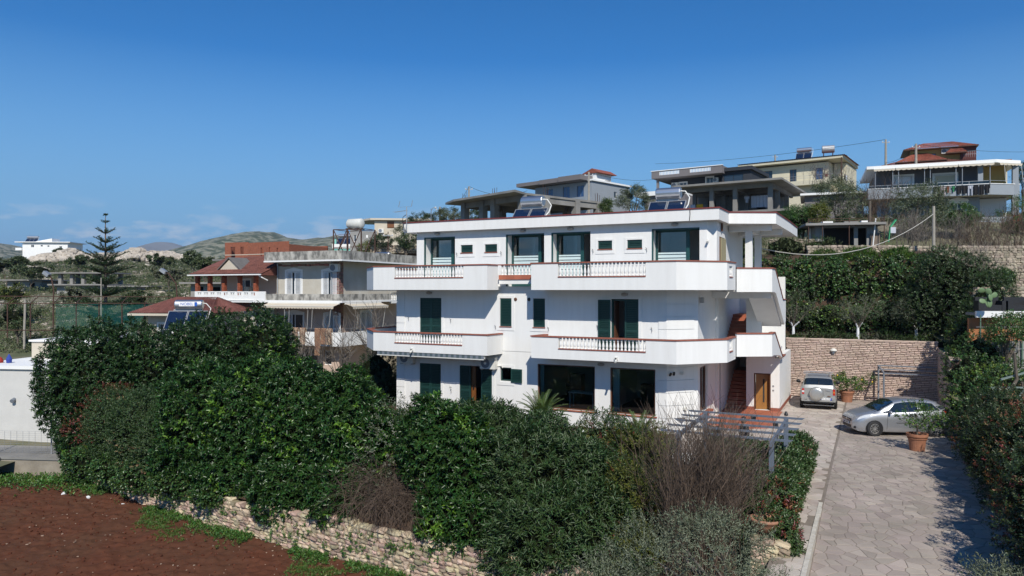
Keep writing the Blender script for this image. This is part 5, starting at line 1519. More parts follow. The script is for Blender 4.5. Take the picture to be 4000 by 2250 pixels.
# ================================================================== neighbouring buildings
MF = {
    'glass': mat('far_window_glass', (0.02, 0.03, 0.045), .12, spec=.8),
    'blueglass': mat('blue_tinted_glass', (0.03, 0.07, 0.17), .12, spec=.8),
    'cream': mat('cream_render', (.56, .50, .40), .9, vary=.12, vscale=.6, bump=.1, bscale=40),
    'pinkr': mat('pale_pink_render', (.55, .42, .34), .9, vary=.10, vscale=.8),
    'oldwhite': mat('weathered_off_white_render', (.52, .50, .44), .9, vary=.15, vscale=.7, col2=(.42, .38, .31)),
    'stain': mat('stained_concrete_parapet', (.46, .44, .39), .95, vary=.75, vscale=2.2, col2=(.15, .145, .13), bump=.2, stretch=(1, 1, .6), edge=.1),
    'white': mat('white_paint', (.78, .78, .76), .8, vary=.05, vscale=1),
    'shut': mat('white_shutter', (.72, .73, .73), .6),
    'brick': mat('hollow_clay_brick', (.33, .11, .06), .9, vary=.5, vscale=7, bump=.3, bscale=18),
    'brickp': mat('brick_column', (.38, .10, .045), .85, vary=.4, vscale=9, island=.25),
    'tile': mat('brown_red_roof_tile', (.17, .062, .045), .8, vary=.3, vscale=2, island=.2),
    'tileo': mat('orange_red_roof_tile', (.27, .075, .042), .75, vary=.3, vscale=2, island=.2),
    'maroon': mat('maroon_paint', (.10, .022, .016), .7),
    'grey': mat('grey_blue_render', (.27, .30, .33), .9, vary=.08, vscale=.8),
    'greydk': mat('dark_grey_render', (.115, .115, .125), .9, vary=.08, vscale=.8),
    'slate': mat('slate_grey_render', (.17, .155, .155), .9, vary=.08, vscale=.8),
    'charcoal': mat('charcoal_render', (.028, .032, .04), .8, vary=.15, vscale=.8),
    'yell': mat('pale_yellow_render', (.60, .55, .41), .9, vary=.08, vscale=.8),
    'ochre': mat('ochre_render', (.48, .33, .11), .9, vary=.12, vscale=.8),
    'orange': mat('orange_render', (.42, .17, .07), .9, vary=.3, vscale=.8),
    'awn': mat('cream_awning_cloth', (.60, .53, .42), .9, vary=.15, vscale=2),
    'turq': mat('turquoise_paint', (.22, .55, .48), .8, vary=.1, vscale=1),
    'block': mat('grey_block', (.30, .295, .28), .95, vary=.3, vscale=1.2),
    'net': None,
}
class House:
    def __init__(s, name, label, x, y, ang, zb, cat='house', group=None):
        s.zb = zb
        s.t = thing(name, label, cat, (x, y, zb), R(ang), group)
        a = R(ang); s.O = Vector((x, y, 0)); s.X = Vector((math.cos(a), math.sin(a), 0)); s.Y = Vector((-math.sin(a), math.cos(a), 0)); s.ang = ang
    def w(s, x, y, z=0): return s.O + s.X * x + s.Y * y + Vector((0, 0, z))
    def b(s, name, mb, m, parent=None, smooth=False):
        mb.v = [(p[0], p[1], p[2] - s.zb) for p in mb.v]
        return mb.build(name, m, parent or s.t, smooth)
    def box(s, name, x0, x1, y0, y1, z0, z1, m, parent=None): return s.b(name, MB().box(x0, x1, y0, y1, z0, z1), m, parent)
    def walls(s, x0, x1, y0, y1, z0, z1, m, front=(), right=(), left=(), t=.2, name='wall'):
        """Shell; openings are given in local x (front) or y (sides)."""
        mb = MB()
        mb.wall((x0, y0), (x1, y0), z0, z1, t, [(a - x0, b - x0, c, d) for a, b, c, d in front], t, t)
        mb.wall((x1, y0), (x1, y1), z0, z1, t, [(a - y0, b - y0, c, d) for a, b, c, d in right], t, t)
        mb.wall((x1, y1), (x0, y1), z0, z1, t, [], t, t)
        mb.wall((x0, y1), (x0, y0), z0, z1, t, [(y1 - b, y1 - a, c, d) for a, b, c, d in left], t, t)
        return s.b(name, mb, m)
    def win(s, a, b, z0, z1, y, side='f', fm=None, gm=None, sur=None, dep=.1, f=.06, mull=True, x=0, sill=None):
        """Framed window in an opening of the front (y) or of the right side (x)."""
        fm = fm or MF['white']; gm = gm or MF['glass']
        def bx(mb, a0, a1, d0, d1, c0, c1):
            if side == 'f': mb.box(a0, a1, y + d0, y + d1, c0, c1)
            elif side == 'r': mb.box(x - d1, x - d0, a0, a1, c0, c1)
            else: mb.box(x + d0, x + d1, a0, a1, c0, c1)
            return mb
        mb = MB()
        bx(mb, a + .002, a + f, dep, dep + .06, z0 + .002, z1 - .002); bx(mb, b - f, b - .002, dep, dep + .06, z0 + .002, z1 - .002)
        bx(mb, a + f, b - f, dep, dep + .058, z0 + .002, z0 + f); bx(mb, a + f, b - f, dep, dep + .058, z1 - f, z1 - .002)
        if mull and b - a > .9: bx(mb, (a + b) / 2 - f / 2, (a + b) / 2 + f / 2, dep, dep + .056, z0 + f, z1 - f)
        w = s.b('window', mb, fm)
        s.b('pane', bx(MB(), a + f, b - f, dep + .02, dep + .03, z0 + f, z1 - f), gm, w)
        if sur:
            m2 = MB(); k = sur
            bx(m2, a - k, a - .003, -.03, .01, z0 - .002, z1 + k); bx(m2, b + .003, b + k, -.03, .01, z0 - .002, z1 + k); bx(m2, a - .002, b + .002, -.03, .01, z1 + .003, z1 + k)
            s.b('surround', m2, MF['white'], w)
        if sill: s.b('window_sill', bx(MB(), a - .05, b + .05, -.06, .05, z0 - .06, z0 - .003), sill, w)
        return w
    def leaf(s, a, b, z0, z1, y, m, side='f', x=0):
        """Louvred shutter leaf lying on the wall; slats in relief."""
        mb = MB(); f = .06
        def bx(a0, a1, d0, d1, c0, c1):
            if side == 'f': mb.box(a0, a1, y + d0, y + d1, c0, c1)
            else: mb.box(x - d1, x - d0, a0, a1, c0, c1)
        bx(a, a + f, -.05, -.005, z0, z1); bx(b - f, b, -.05, -.005, z0, z1); bx(a + f, b - f, -.049, -.006, z0, z0 + f); bx(a + f, b - f, -.049, -.006, z1 - f, z1)
        n = max(2, int((z1 - z0) / .09))
        for k in range(n):
            c = z0 + f + (z1 - z0 - 2 * f) * (k + .5) / n
            bx(a + f, b - f, -.040, -.015, c - .025, c + .02)
        return s.b('shutter', mb, m)
    def ac(s, a, y, z, w=.8, h=.55): return aircon(lambda n, mb, m, parent=None: s.b(n, mb, m, parent), a, y, z - 0, w, h) if False else s._ac(a, y, z, w, h)
    def _ac(s, a, y, z, w, h):
        o = s.box('air_conditioner', a, a + w, y - .3, y - .02, z, z + h, M['offwhite'])
        T = Matrix.Translation((a + w * .36, y - .304, z + h * .5)) @ Matrix.Rotation(R(90), 4, 'X')
        s.b('fan_grille', MB().lathe([(h * .42, 0), (h * .42, .012), (h * .36, .014), (.04, .016)], 16, M=T), M['grey_metal'], o)
        s.box('bracket', a + .1, a + w - .1, y - .28, y - .01, z - .05, z - .002, M['galv'], o)
        return o
    def rail(s, pts, z0, h, m, r=.02, n=1, post=1.2):
        mb = MB()
        for (p, q) in zip(pts, pts[1:]):
            p3, q3 = Vector((*p, 0)), Vector((*q, 0)); L = (q3 - p3).length; k = max(1, int(L / post))
            for j in range(n + 1):
                z = z0 + h * (j + 1) / (n + 1); mb.bar(p3 + Vector((0, 0, z)), q3 + Vector((0, 0, z)), r * 1.6)
            for j in range(k + 1):
                c = p3.lerp(q3, j / k); mb.bar(c + Vector((0, 0, z0)), c + Vector((0, 0, z0 + h)), r * 1.4)
        return s.b('railing', mb, m)
    def tiles(s, name, quad, m, parent=None, nu=20, nv=10, t=.05):
        """Roof slope of overlapping curved tiles: quad a (eave left), b (eave right), c (ridge right), d (ridge left)."""
        a, b, c, d = [Vector(p) for p in quad]
        mb = MB(); nrm = (b - a).cross(d - a).normalized()
        if nrm.z < 0: nrm = -nrm
        for j in range(nv):
            for i in range(nu):
                f0, f1 = i / nu, (i + 1) / nu; g0, g1 = j / nv, min(1, (j + 1.12) / nv)
                P = lambda f, g: a.lerp(b, f).lerp(d.lerp(c, f), g)
                p = [P(f0, g0) + nrm * t * .4, P((f0 + f1) / 2, g0) + nrm * (t * 1.5), P(f1, g0) + nrm * t * .4, P(f1, g1), P((f0 + f1) / 2, g1) + nrm * t * .9, P(f0, g1)]
                k = len(mb.v); mb.v += [tuple(q) for q in p]
                mb.f += [(k, k + 1, k + 4, k + 5), (k + 1, k + 2, k + 3, k + 4)]
        o = s.b(name, mb, m, parent); o['kind'] = 'stuff'
        return o

# ---- grey flat roofed neighbour with rugs over its balcony
N = House('neighbour_house', 'three storey neighbour with stained grey concrete parapets and cream scalloped awnings', -12.57, 53.4, -24.5, -.6)
ops_u = [(-6.30, -4.82, 5.4, 7.58), (-2.72, -1.36, 5.4, 7.55)]
ops_l = [(-6.38, -4.66, 2.0, 4.28), (-2.54, -1.17, 2.0, 4.24)]
N.walls(-7.3, -1.2, 1.2, 12, 5.30, 8.32, MF['oldwhite'], front=ops_u)
N.walls(-7.3, -1.2, 1.2, 12, 1.95, 5.24, MF['pinkr'], front=ops_l, right=[(3.9, 5.3, 2.9, 4.4)])
N.walls(-7.3, -1.2, 1.2, 12, -.6, 1.9, MF['pinkr'], front=[(-5.9, -5.3, .3, 1.5), (-4.6, -3.2, -.2, 1.6), (-2.6, -1.9, .4, 1.5)])
for a, b in ((-5.9, -5.3), (-2.6, -1.9)): N.win(a, b, .3 if a < -5 else .4, 1.5, 1.2)
N.win(-4.6, -3.2, -.2, 1.6, 1.2)
rp = [(-7.46, 11.5), (-7.46, 0), (0, 0), (0, 13)]
def parapet(Hs, poly, z0, z1, t, m, slab=None, name='parapet', cap=None):
    mb = MB(); inn = offset_poly(poly, t)
    for k in range(len(poly) - 1):
        P, Q = Vector(poly[k]), Vector(poly[k + 1]); d = (Q - P).normalized()
        mb.wall(poly[k], poly[k + 1], z0, z1, t, [], (Vector(inn[k]) - P).dot(d), -(Vector(inn[k + 1]) - Q).dot(d))
    p = Hs.b(name, mb, m)
    if cap: Hs.b('coping', MB().prism(offset_poly(poly, -.04) + offset_poly(poly, t + .04)[::-1], z1 + .001, z1 + .05), cap, p)
    if slab: Hs.b('slab', MB().prism(slab, z0 + .01, z0 + .16), MF['oldwhite'], p)
    return p
parapet(N, rp, 8.42, 9.09, .18, MF['stain'], [(-7.3, 11.5), (-7.3, .15), (-.15, .15), (-.15, 13), (-1, 13)])
N.b('white_edge', MB().prism(offset_poly(rp, -.03) + offset_poly(rp, .1)[::-1], 8.30, 8.415), MF['white'])
bp = [(-7.46, 1.3), (-7.46, 0), (0, 0), (0, 6.4)]
parapet(N, bp, 5.36, 5.84, .16, MF['stain'], [(-7.4, 1.3), (-7.4, .1), (-.1, .1), (-.1, 9), (-1.3, 9)])
N.b('white_edge', MB().prism(offset_poly(bp, -.06) + offset_poly(bp, .1)[::-1], 5.20, 5.355), MF['white'])
for k in range(5):
    N.b('baluster', MB().lathe([(r, z) for r, z in PB], 8, c=(-.1, 6.6 + .24 * k, 5.33)), MF['white'])
N.box('balcony_rail', -.2, 0, 6.42, 8.2, 5.855, 5.95, MF['stain']); N.box('white_edge', -.25, .05, 6.45, 9, 5.05, 5.32, MF['white'])
lp = [(-7.46, 1.3), (-7.46, 0), (0, 0), (0, 8.5)]
parapet(N, lp, 1.95, 2.98, .15, MF['white'], [(-7.4, 1.3), (-7.4, .1), (-.1, .1), (-.1, 9), (-1.3, 9)])
N.rail([(-7.3, .07), (-.07, .07), (-.07, 8.4)], 2.98, .28, M['galv'], n=0, post=1.1)
for a, b, z0, z1 in ops_u + ops_l:
    N.win(a, b, z0, z1, 1.2, sur=.14, f=.08)
    w = (b - a)
    N.leaf(a + .02, a + w * .42, z0, z1 - .03, 1.19, MF['shut'])
    if z0 > 5 or a > -3: N.leaf(a + w * .60, b - .02, z0, z1 - .03, 1.19, MF['shut'])
    N.b('window_arch', MB().prism([(a - .18, 0), (b + .18, 0), ((a + b) / 2, .17)], 0, .035, Matrix(((1, 0, 0, 0), (0, 0, 1, 1.168), (0, 1, 0, z1 + .145), (0, 0, 0, 1)))), MF['white'])
# right wall shutters
N.b('window_arch', MB().box(-1.2, -1.16, 3.75, 5.45, 4.41, 4.55), MF['white'])
N.win(3.9, 5.3, 2.9, 4.4, 0, side='r', x=-1.2, sur=.12)
N.leaf(3.93, 4.58, 2.92, 4.38, 0, MF['shut'], 'r', x=-1.19); N.leaf(4.6, 5.27, 2.92, 4.38, 0, MF['shut'], 'r', x=-1.19)
# stone strip at the corner, frieze under the eaves
mb = MB(); rr = random.Random(5)
sm_ = mat('reddish_strip_stone', (.24, .13, .10), .9, island=.45, hue=.03)
for z0, z1 in ((5.85, 8.2), (2.0, 5.1)):
    z = z0
    while z < z1:
        x = -.0
        for side in (0, 1):
            a = 0
            while a < .5:
                l = rr.uniform(.12, .3); e = min(a + l, .52)
                if side == 0: mb.box(-1.2 - e, -1.2 - a - .015, 1.17 - rr.uniform(0, .02), 1.205, z, z + .085)
                else: mb.box(-1.205, -1.17 + rr.uniform(0, .02), 1.2 + a, 1.2 + e - .015, z, z + .085)
                a = e
        z += .105
x = -7.2
while x < -1.5:
    l = rr.uniform(.2, .5); mb.box(x, x + l - .03, 1.17, 1.203, 8.0 + rr.uniform(-.04, .04), 8.16 + rr.uniform(-.05, .04)); x += l
o = N.b('stone_strip', mb, sm_); o['kind'] = 'stuff'
N.b('downpipe', MB().tube([(-7.15, 1.14, 5.4), (-7.15, 1.14, 8.3)], .05, 8).tube([(-1.85, 1.14, 2.0), (-1.85, 1.14, 8.3)], .06, 8), M['galv'])
N._ac(-1.85, 1.2, 7.55, .8, .58); N._ac(-7.1, 1.0, 3.25, .75, .75)
# awnings with scalloped valance and support arms
def awning(Hs, P, Q, z, out, arms, drop=.5, m=MF['awn'], arm_to=(0, 0, -2), half=False, scal=.28):
    """Short drop awning along P->Q (outside to the right), front edge 'out' metres away and arms down to the parapet."""
    P, Q = Vector((*P, 0)), Vector((*Q, 0)); d = (Q - P).normalized(); n = Vector((d.y, -d.x, 0)); L = (Q - P).length
    mb = MB(); k = max(6, int(L / scal)) * 4
    top = [P + d * L * j / k + Vector((0, 0, z)) for j in range(k + 1)]
    fr = [p + n * out + Vector((0, 0, -drop)) for p in top]
    for j in range(k):
        mb.quad(top[j], fr[j], fr[j + 1], top[j + 1])
        s0, s1 = [.13 + .07 * abs(math.sin(math.pi * q / 4)) for q in (j, j + 1)]
        a, b = fr[j] + n * .01, fr[j + 1] + n * .01
        mb.quad(a, a - Vector((0, 0, s0)), b - Vector((0, 0, s1)), b)
    a = Hs.b('awning', mb, m)
    Hs.b('awning_roll', MB().tube([top[0] + n * .05, top[-1] + n * .05], .06, 8).tube([fr[0], fr[-1]], .025, 6), M['offwhite'], a)
    for f, dx in arms:
        p = P + d * L * f + n * out + Vector((0, 0, z - drop)); q = P + d * (L * f + dx) + n * arm_to[1] + Vector((0, 0, z + arm_to[2]))
        Hs.b('awning_arm', MB().tube([p, q], .022, 6), M['offwhite'], a)
    return a
awning(N, (-7.0, -.02), (-.15, -.02), 5.14, .75, [(.03, -.5), (.33, -.6), (.40, -.7), (.66, -.7), (.72, -.7), (.97, -.8)], .2, arm_to=(0, .05, -1.95))
awning(N, (.02, .3), (.02, 4.9), 5.12, .75, [(.14, .8), (.92, .6)], .2, arm_to=(0, .05, -1.95))
# rugs hanging over the balcony railing
rug_b = mat('beige_patterned_rug', (.46, .36, .25), .95, vary=.5, vscale=9, edge=.05, col2=(.20, .10, .07)); rug_r = mat('dark_red_patterned_rug', (.15, .055, .04), .95, vary=.6, vscale=8, col2=(.33, .22, .13))
for x0, x1, zb_, m_, lab in ((-6.48, -6.03, 2.55, rug_b, 'beige patterned rug half hidden behind laurel tips, leftmost on the railing'), (-5.65, -5.10, 1.15, rug_b, 'longest pale beige runner rug hanging below the balcony slab'), (-4.56, -4.03, 2.16, rug_b, 'short tan patterned rug, third along the neighbour railing'),
                          (-3.84, -3.32, 2.0, rug_b, 'pale rug with grey border, just left of the dark red runner'), (-2.41, -1.90, 1.22, rug_r, 'dark red long runner rug hanging far below the railing'), (-1.86, -1.38, 2.08, rug_r, 'dark brown short rug between the long red runner and a tan rug'), (-1.33, -.84, 2.06, rug_b, 'tan rug at the right end of the row on the railing')):
    t = thing('rug', lab, 'rug', N.w(x0, -.05, 3.27), R(N.ang), 'rugs airing on the neighbour balcony')
    mb = MB(); w = x1 - x0; nseg = 8
    prof = [(.12, -.5), (.05, -.02), (0, .02), (-.07, -.03)] + [(-.09 - .015 * math.sin(k), -.05 - (3.2 - zb_) * k / nseg) for k in range(1, nseg + 1)]
    for (y0, z0), (y1, z1) in zip(prof, prof[1:]):
        mb.quad((0, y0, z0), (w, y0, z0), (w, y1, z1), (0, y1, z1)); mb.quad((0, y0 + .012, z0), (0, y1 + .012, z1), (w, y1 + .012, z1), (w, y0 + .012, z0))
    mb.build('rug_cloth', m_, t)
    if m_ is rug_b: MB().box(.05, .09, -.112, -.104, -(3.2 - zb_) + .05, -.1).box(w - .09, w - .05, -.112, -.104, -(3.2 - zb_) + .05, -.1).build('rug_border', rug_r, t)
# water tank stand and heater on the neighbour roof
t = thing('water_tank_stand', 'rusty angle iron tower carrying a big white barrel tank on the grey roof', 'water tank', N.w(-6.3, 7.0, 8.6), R(N.ang))
mb = MB(); Lx, Ly, hz = 2.9, 2.0, 2.75
for x, y in ((0, 0), (Lx * .5, 0), (Lx, 0), (0, Ly), (Lx, Ly), (Lx * .5, Ly)): mb.bar((x, y, -.3), (x, y, hz), .08)
for (a, b) in (((0, 0, hz), (Lx, 0, hz - .1)), ((0, Ly, hz), (Lx, Ly, hz)), ((0, 0, hz), (0, Ly, hz)), ((Lx, 0, hz), (Lx, Ly, hz)), ((0, 0, 0), (Lx * .5, 0, hz)), ((Lx * .5, 0, 0), (0, 0, hz)), ((Lx * .5, 0, 0), (Lx, 0, hz)), ((Lx, 0, .2), (Lx * .5, 0, hz)), ((0, 0, 1.2), (Lx, 0, 1.2)), ((0, 0, 0), (0, Ly, hz)), ((Lx, 0, 0), (Lx, Ly, hz))): mb.bar(a, b, .055)
mb.build('stand', M['rust'], t)
MB().tube([(.78, 1, hz + .52), (.85, 1, hz + .52), (.92, 1, hz + .52), (2.2, 1, hz + .52), (2.27, 1, hz + .52), (2.34, 1, hz + .52)], [.24, .38, .44, .44, .38, .24], 20).build('tank', mat('white_plastic_tank', (.62, .62, .57), .5, vary=.15, vscale=3), t, smooth=True)
MB().box(1.05, 1.3, .3, 1.7, hz + .02, hz + .1).box(1.95, 2.05, .35, 1.65, hz + .02, hz + .1).build('cradle', M['rust'], t)
solar_heater('solar_water_heater', 'steel solar heater lying low on the grey roof below the barrel tank', 0, 0, 0, w=1.9, ph=.5, tilt=20, tank_r=.27, tank_l=1.5, root=N.w(-2.3, 8, 8.45), rz=R(N.ang))

# ---- house with the brick columned porch
B = House('porch_house', 'house with brick porch columns, brown tiled roof and white pierced balcony', -19.19, 56.3, -24.5, .4)
B.walls(-6.9, -.05, 2.1, 9, 5.3, 7.3, MF['pinkr'], front=[(-4.95, -3.6, 5.3, 7.0)])
B.win(-4.95, -3.6, 5.3, 7.0, 2.1, sur=.1)
B.walls(-6.0, -.05, 1.0, 9, .4, 5.15, MF['cream'], front=[(-5.3, -4.3, 3.0, 4.45), (-2.1, -.6, 2.4, 4.5)])
B.win(-5.3, -4.3, 3.0, 4.45, 1.0, sur=.12); B.win(-2.1, -.6, 2.4, 4.5, 1.0, sur=.14)
B.leaf(-5.6, -5.2, 3.0, 4.4, .97, MF['shut']); B.leaf(-4.4, -4.0, 3.0, 4.4, .97, MF['shut'])
B.box('maroon_beam', -6.05, -.06, .3, 1.1, 4.75, 5.17, MF['maroon']); B.box('maroon_post', -6.1, -5.85, .9, 1.05, .4, 4.75, MF['maroon'])
ops = []
nb = 9
for k in range(nb):
    x = -7.35 + k * .72
    ops += [(x + .14 + 7.57, x + .25 + 7.57, 5.72, 5.92), (x + .38 + 7.57, x + .49 + 7.57, 5.72, 5.92)]
mb = MB().wall((-7.57, 0), (-.05, 0), 5.36, 6.03, .12, ops, .12, 0).wall((-7.57, 3.5), (-7.57, 0), 5.36, 6.03, .12, [], 0, .12)
bo = B.b('balcony', mb, MF['white'])
mb = MB()
for k in range(nb): x = -7.35 + k * .72; mb.box(x + .08, x + .55, -.025, -.001, 5.95, 5.985).box(x + .62, x + .66, -.02, -.001, 5.5, 5.99)
B.b('panel_moulding', mb, MF['white'], bo)
B.box('balcony_edge', -7.62, -.04, -.06, 2.1, 5.16, 5.355, MF['white'], bo)
B.box('balcony_edge', -7.62, -1.2, -.10, -.061, 5.30, 5.352, MF['white'], bo)
for x in (-7.40, -6.02, -4.46, -2.80, -1.12):
    mb = MB(); z = 5.38
    k = 0
    while z < 7.3:
        o_ = .012 * (k % 2)
        mb.box(x - .15 + o_, x - .008, .02, .30, z, z + .065); mb.box(x + .0, x + .15 - .012 * ((k + 1) % 2), .02, .30, z, z + .065)
        z += .077; k += 1
    B.b('brick_column', mb, MF['brickp'])
    B.box('column_core', x - .12, x + .12, .05, .27, 5.37, 7.32, MF['brick'])
rf = B.b('roof', MB().prism([(-.45, 7.30), (-.45, 7.38), (3.6, 8.95), (7.8, 8.3), (7.8, 7.3)], -7.75, -.04, Myz), MF['tile'])
B.tiles('roof_tiles', [(-7.8, -.48, 7.40), (0.0, -.48, 7.40), (0.0, 3.6, 8.99), (-5.2, 3.6, 8.99)], MF['tile'], rf, 34, 12)
B.tiles('roof_tiles', [(-7.8, 7.5, 7.4), (-7.8, -.48, 7.40), (-5.2, 3.6, 8.99), (-5.2, 3.8, 8.99)], MF['tile'], rf, 20, 10)
B.box('gutter', -7.8, -.0, -.56, -.46, 7.30, 7.39, MF['white'])
B.b('gable', MB().prism([(-5.35, 7.72), (-3.05, 7.72), (-4.2, 8.62)], .45, 2.4, Matrix(((1, 0, 0, 0), (0, 0, 1, 0), (0, 1, 0, 0), (0, 0, 0, 1)))), MF['cream'])
mb = MB().bar((-5.55, 1.3, 7.70), (-4.2, 1.3, 8.76), 1.95, .07).bar((-4.2, 1.3, 8.76), (-2.85, 1.3, 7.70), 1.95, .07).box(-5.6, -2.8, .30, .55, 7.60, 7.72)
B.b('gable_roof', mb, mat('grey_roof_sheet', (.16, .15, .14), .9, vary=.3, vscale=3))
B.b('downpipe', MB().tube([(-.25, -.5, 7.3), (-.05, -.3, 7.1), (.02, .2, 6.9)], .05, 8), MF['white'])
B.box('stair_wall', -3.4, -2.9, 1.2, 2.0, 5.36, 6.4, MF['cream'])

# ---- low tiled house behind the laurels, with its solar heater
C = House('tiled_house', 'low house with a broad dull red tiled roof behind the laurels', -25.6, 49.5, -8, -.5)
C.walls(.2, 4.7, .8, 5.6, -.5, 4.6, MF['cream'], front=[(1.0, 2.0, 2.4, 3.8), (3.4, 4.4, 2.2, 3.8)])
C.win(1.0, 2.0, 2.4, 3.8, .8, sur=.12); C.win(3.4, 4.4, 2.2, 3.8, .8, sur=.12)
rf = C.b('roof', MB().prism([(0, 4.45), (0, 4.52), (3.0, 5.5), (6.0, 4.5), (6.0, 4.45)], 1.0, 4.0, Myz), MF['tile'])
md = mat('dull_red_roof_tile', (.20, .075, .06), .85, vary=.3, vscale=2, island=.2)
C.tiles('roof_tiles', [(-.7, -.1, 4.56), (5.3, -.1, 4.56), (4.0, 3.0, 5.62), (1.0, 3.0, 5.62)], md, rf, 40, 16)
C.tiles('roof_tiles', [(5.3, -.1, 4.56), (5.3, 6.1, 4.56), (4.0, 3.1, 5.62), (4.0, 3.0, 5.62)], md, rf, 26, 14)
C.tiles('roof_tiles', [(-.7, 6.1, 4.56), (-.7, -.1, 4.56), (1.0, 3.0, 5.62), (1.0, 3.1, 5.62)], md, rf, 26, 14)
C.box('eave_board', -.7, 5.3, -.14, -.09, 4.40, 4.55, MF['cream'])
t = solar_heater('solar_water_heater', 'solar water heater with NOBEL on its steel tank above the laurel tops', 0, 0, 0, w=2.4, ph=1.5, tilt=48, tank_r=.29, tank_l=1.65, root=(-20.1, 44.2, 3.6), rz=R(6))
blue = mat('blue_lettering', (.02, .10, .42), .5)
tank = [c for c in t.children if c.name.startswith('tank')][0]
yy = math.cos(R(48)) * 1.5 + .12; zz = .12 + math.sin(R(48)) * 1.5 + .41
NOBEL = (tank, (-.05, yy - .302, zz + .03), (R(90), 0, 0), blue)
MB().box(-.52, .40, yy - .300, yy - .296, zz - .1, zz + .16).build('label_plate', MF['white'], tank); MB().box(.402, .56, yy - .300, yy - .296, zz - .1, zz + .16).build('label_square', blue, tank)

# ---- bare concrete skeletons on the hill
def skeleton(name, label, x, y, ang, zb, zs, zt, ov, cols, beams, depth, width, cw=.38, beam_h=.42, shape=None, fl=None):
    h = House(name, label, x, y, ang, zb, 'unfinished building', 'bare concrete frames on the hill')
    h.b('roof_slab', MB().prism(shape, zs, zt), M['concrete'])
    for cx, cy in cols: h.box('column', cx - cw / 2, cx + cw / 2, cy - cw / 2, cy + cw / 2, zb - .5, zs - .005, M['concrete'])
    for (a, b) in beams:
        h.b('beam', MB().bar((a[0], a[1], zs - beam_h / 2 - .004), (b[0], b[1], zs - beam_h / 2 - .004), .28, beam_h), M['concrete'])
    if fl: h.b('floor_slab', MB().prism(fl[0], fl[1], fl[2]), M['concrete'])
    return h
S1 = skeleton('unfinished_house', 'bare concrete frame with slanted roof slab, left of the grey house', .253, 65, -48.6, 9.2, 14.97, 15.17, 0,
    [(-9.9, 2), (-6.95, 2), (-5.2, 2), (-1.2, 2), (-1.2, 5.0), (-1.2, 9.2), (-1.2, 12.4), (-9.9, 7), (-5.2, 7), (-9.9, 12), (-5.2, 12)],
    [((-10.1, 2), (-1.0, 2)), ((-1.2, 2.2), (-1.2, 12.6)), ((-9.9, 2.2), (-9.9, 12.2)), ((-5.2, 2.2), (-5.2, 12.2)), ((-9.7, 7), (-1.4, 7)), ((-9.7, 12), (-1.4, 12))], 12, 9, .62, .55,
    [(-12.2, 1.2), (-9.5, .2), (0, 0), (-.95, 2.2), (-.95, 12.8), (-10.5, 12.8)])
S2 = skeleton('unfinished_house', 'bare concrete frame with wide roof slab and washing lines right of the charcoal house', 26.12, 70, -32, 11.4, 16.85, 17.05, 0,
    [(-7.25, 1.5), (-4.85, 1.5), (-1.4, 1.5), (-1.5, 5.2), (-1.5, 9.8), (-7.25, 6), (-4.85, 6), (-10.5, 6), (-7.25, 10.5), (-4.85, 10.5)],
    [((-10.6, 1.5), (-1.2, 1.5)), ((-1.4, 1.7), (-1.4, 12)), ((-7.25, 1.7), (-7.25, 11)), ((-4.85, 1.7), (-4.85, 11)), ((-10.6, 6), (-1.6, 6)), ((-10.6, 10.5), (-1.6, 10.5))], 12, 10, .42, .45,
    [(-10.9, 0), (0, 0), (0, 14), (-10.9, 14)], ([(-10.8, .9), (.3, .9), (.3, 14), (-10.8, 14)], 13.9, 14.12))
S2.walls(-10.6, -2.2, 7.5, 13, 14.13, 16.8, MF['block'], front=[(-9.5, -8.6, 14.5, 16.2), (-4.2, -3.2, 14.2, 16.2)], name='back_wall')
S2.walls(-10.6, -.6, 2.0, 13, 11.0, 13.88, MF['block'], name='lower_wall')
for hh, pts in ((S1, [(-9.9, 2), (-5.2, 2), (-1.2, 5), (-1.2, 12.4)]), (S2, [(-7.25, 6), (-1.5, 9.8)])):
    mb = MB()
    for cx, cy in pts:
        for a, b in ((-.15, -.15), (.15, -.15), (.15, .15), (-.15, .15)): mb.bar((cx + a, cy + b, 15.1 if hh is S1 else 17.0), (cx + a + random.uniform(-.06, .06), cy + b, (15.1 if hh is S1 else 17.0) + random.uniform(.7, 1.2)), .03)
    o = hh.b('starter_bars', mb, M['rust']); o['kind'] = 'stuff'
def washing(label, Hs, pts, z, items, group):
    """Clothes line between points with garments; every garment its own thing."""
    P, Q = Hs.w(*pts[0], z), Hs.w(*pts[1], z)
    t = thing('clothes_line', label, 'clothes line', P)
    MB().tube([Vector((0, 0, 0)), (Q - P) * .5 + Vector((0, 0, -.06)), Q - P], .01, 4).build('line', M['cable'], t)
    for (f, w, hgt, m, kind, lab) in items:
        p = P.lerp(Q, f); d = (Q - P).normalized()
        g = thing('garment', lab, 'garment', p, math.atan2(d.y, d.x), group)
        mb = MB(); n = 6
        if kind == 'shirt': prof = [(-.5, .28, 0), (.5, .28, 0), (.36, .62, 1), (.36, 1, 1), (-.36, 1, 1), (-.36, .62, 1)]
        nz = 5
        for k in range(n):
            x0, x1 = -w / 2 + w * k / n, -w / 2 + w * (k + 1) / n
            y0, y1 = .03 * math.sin(k * 2.1), .03 * math.sin((k + 1) * 2.1)
            hh = hgt * (1 if kind != 'shirt' or 0 < k < n - 1 else .45)
            hh2 = hh
            if kind == 'trousers' and k in (2, 3): hh = hh2 = hgt * .35
            mb.quad((x0, y0, -.03), (x0, y0 * 1.6, -hh), (x1, y1 * 1.6, -hh2), (x1, y1, -.03))
            mb.quad((x0, y0 + .02, -.03), (x1, y1 + .02, -.03), (x1, y1 * 1.6 + .02, -hh2), (x0, y0 * 1.6 + .02, -hh))
        mb.build('cloth', m, g)
    return t
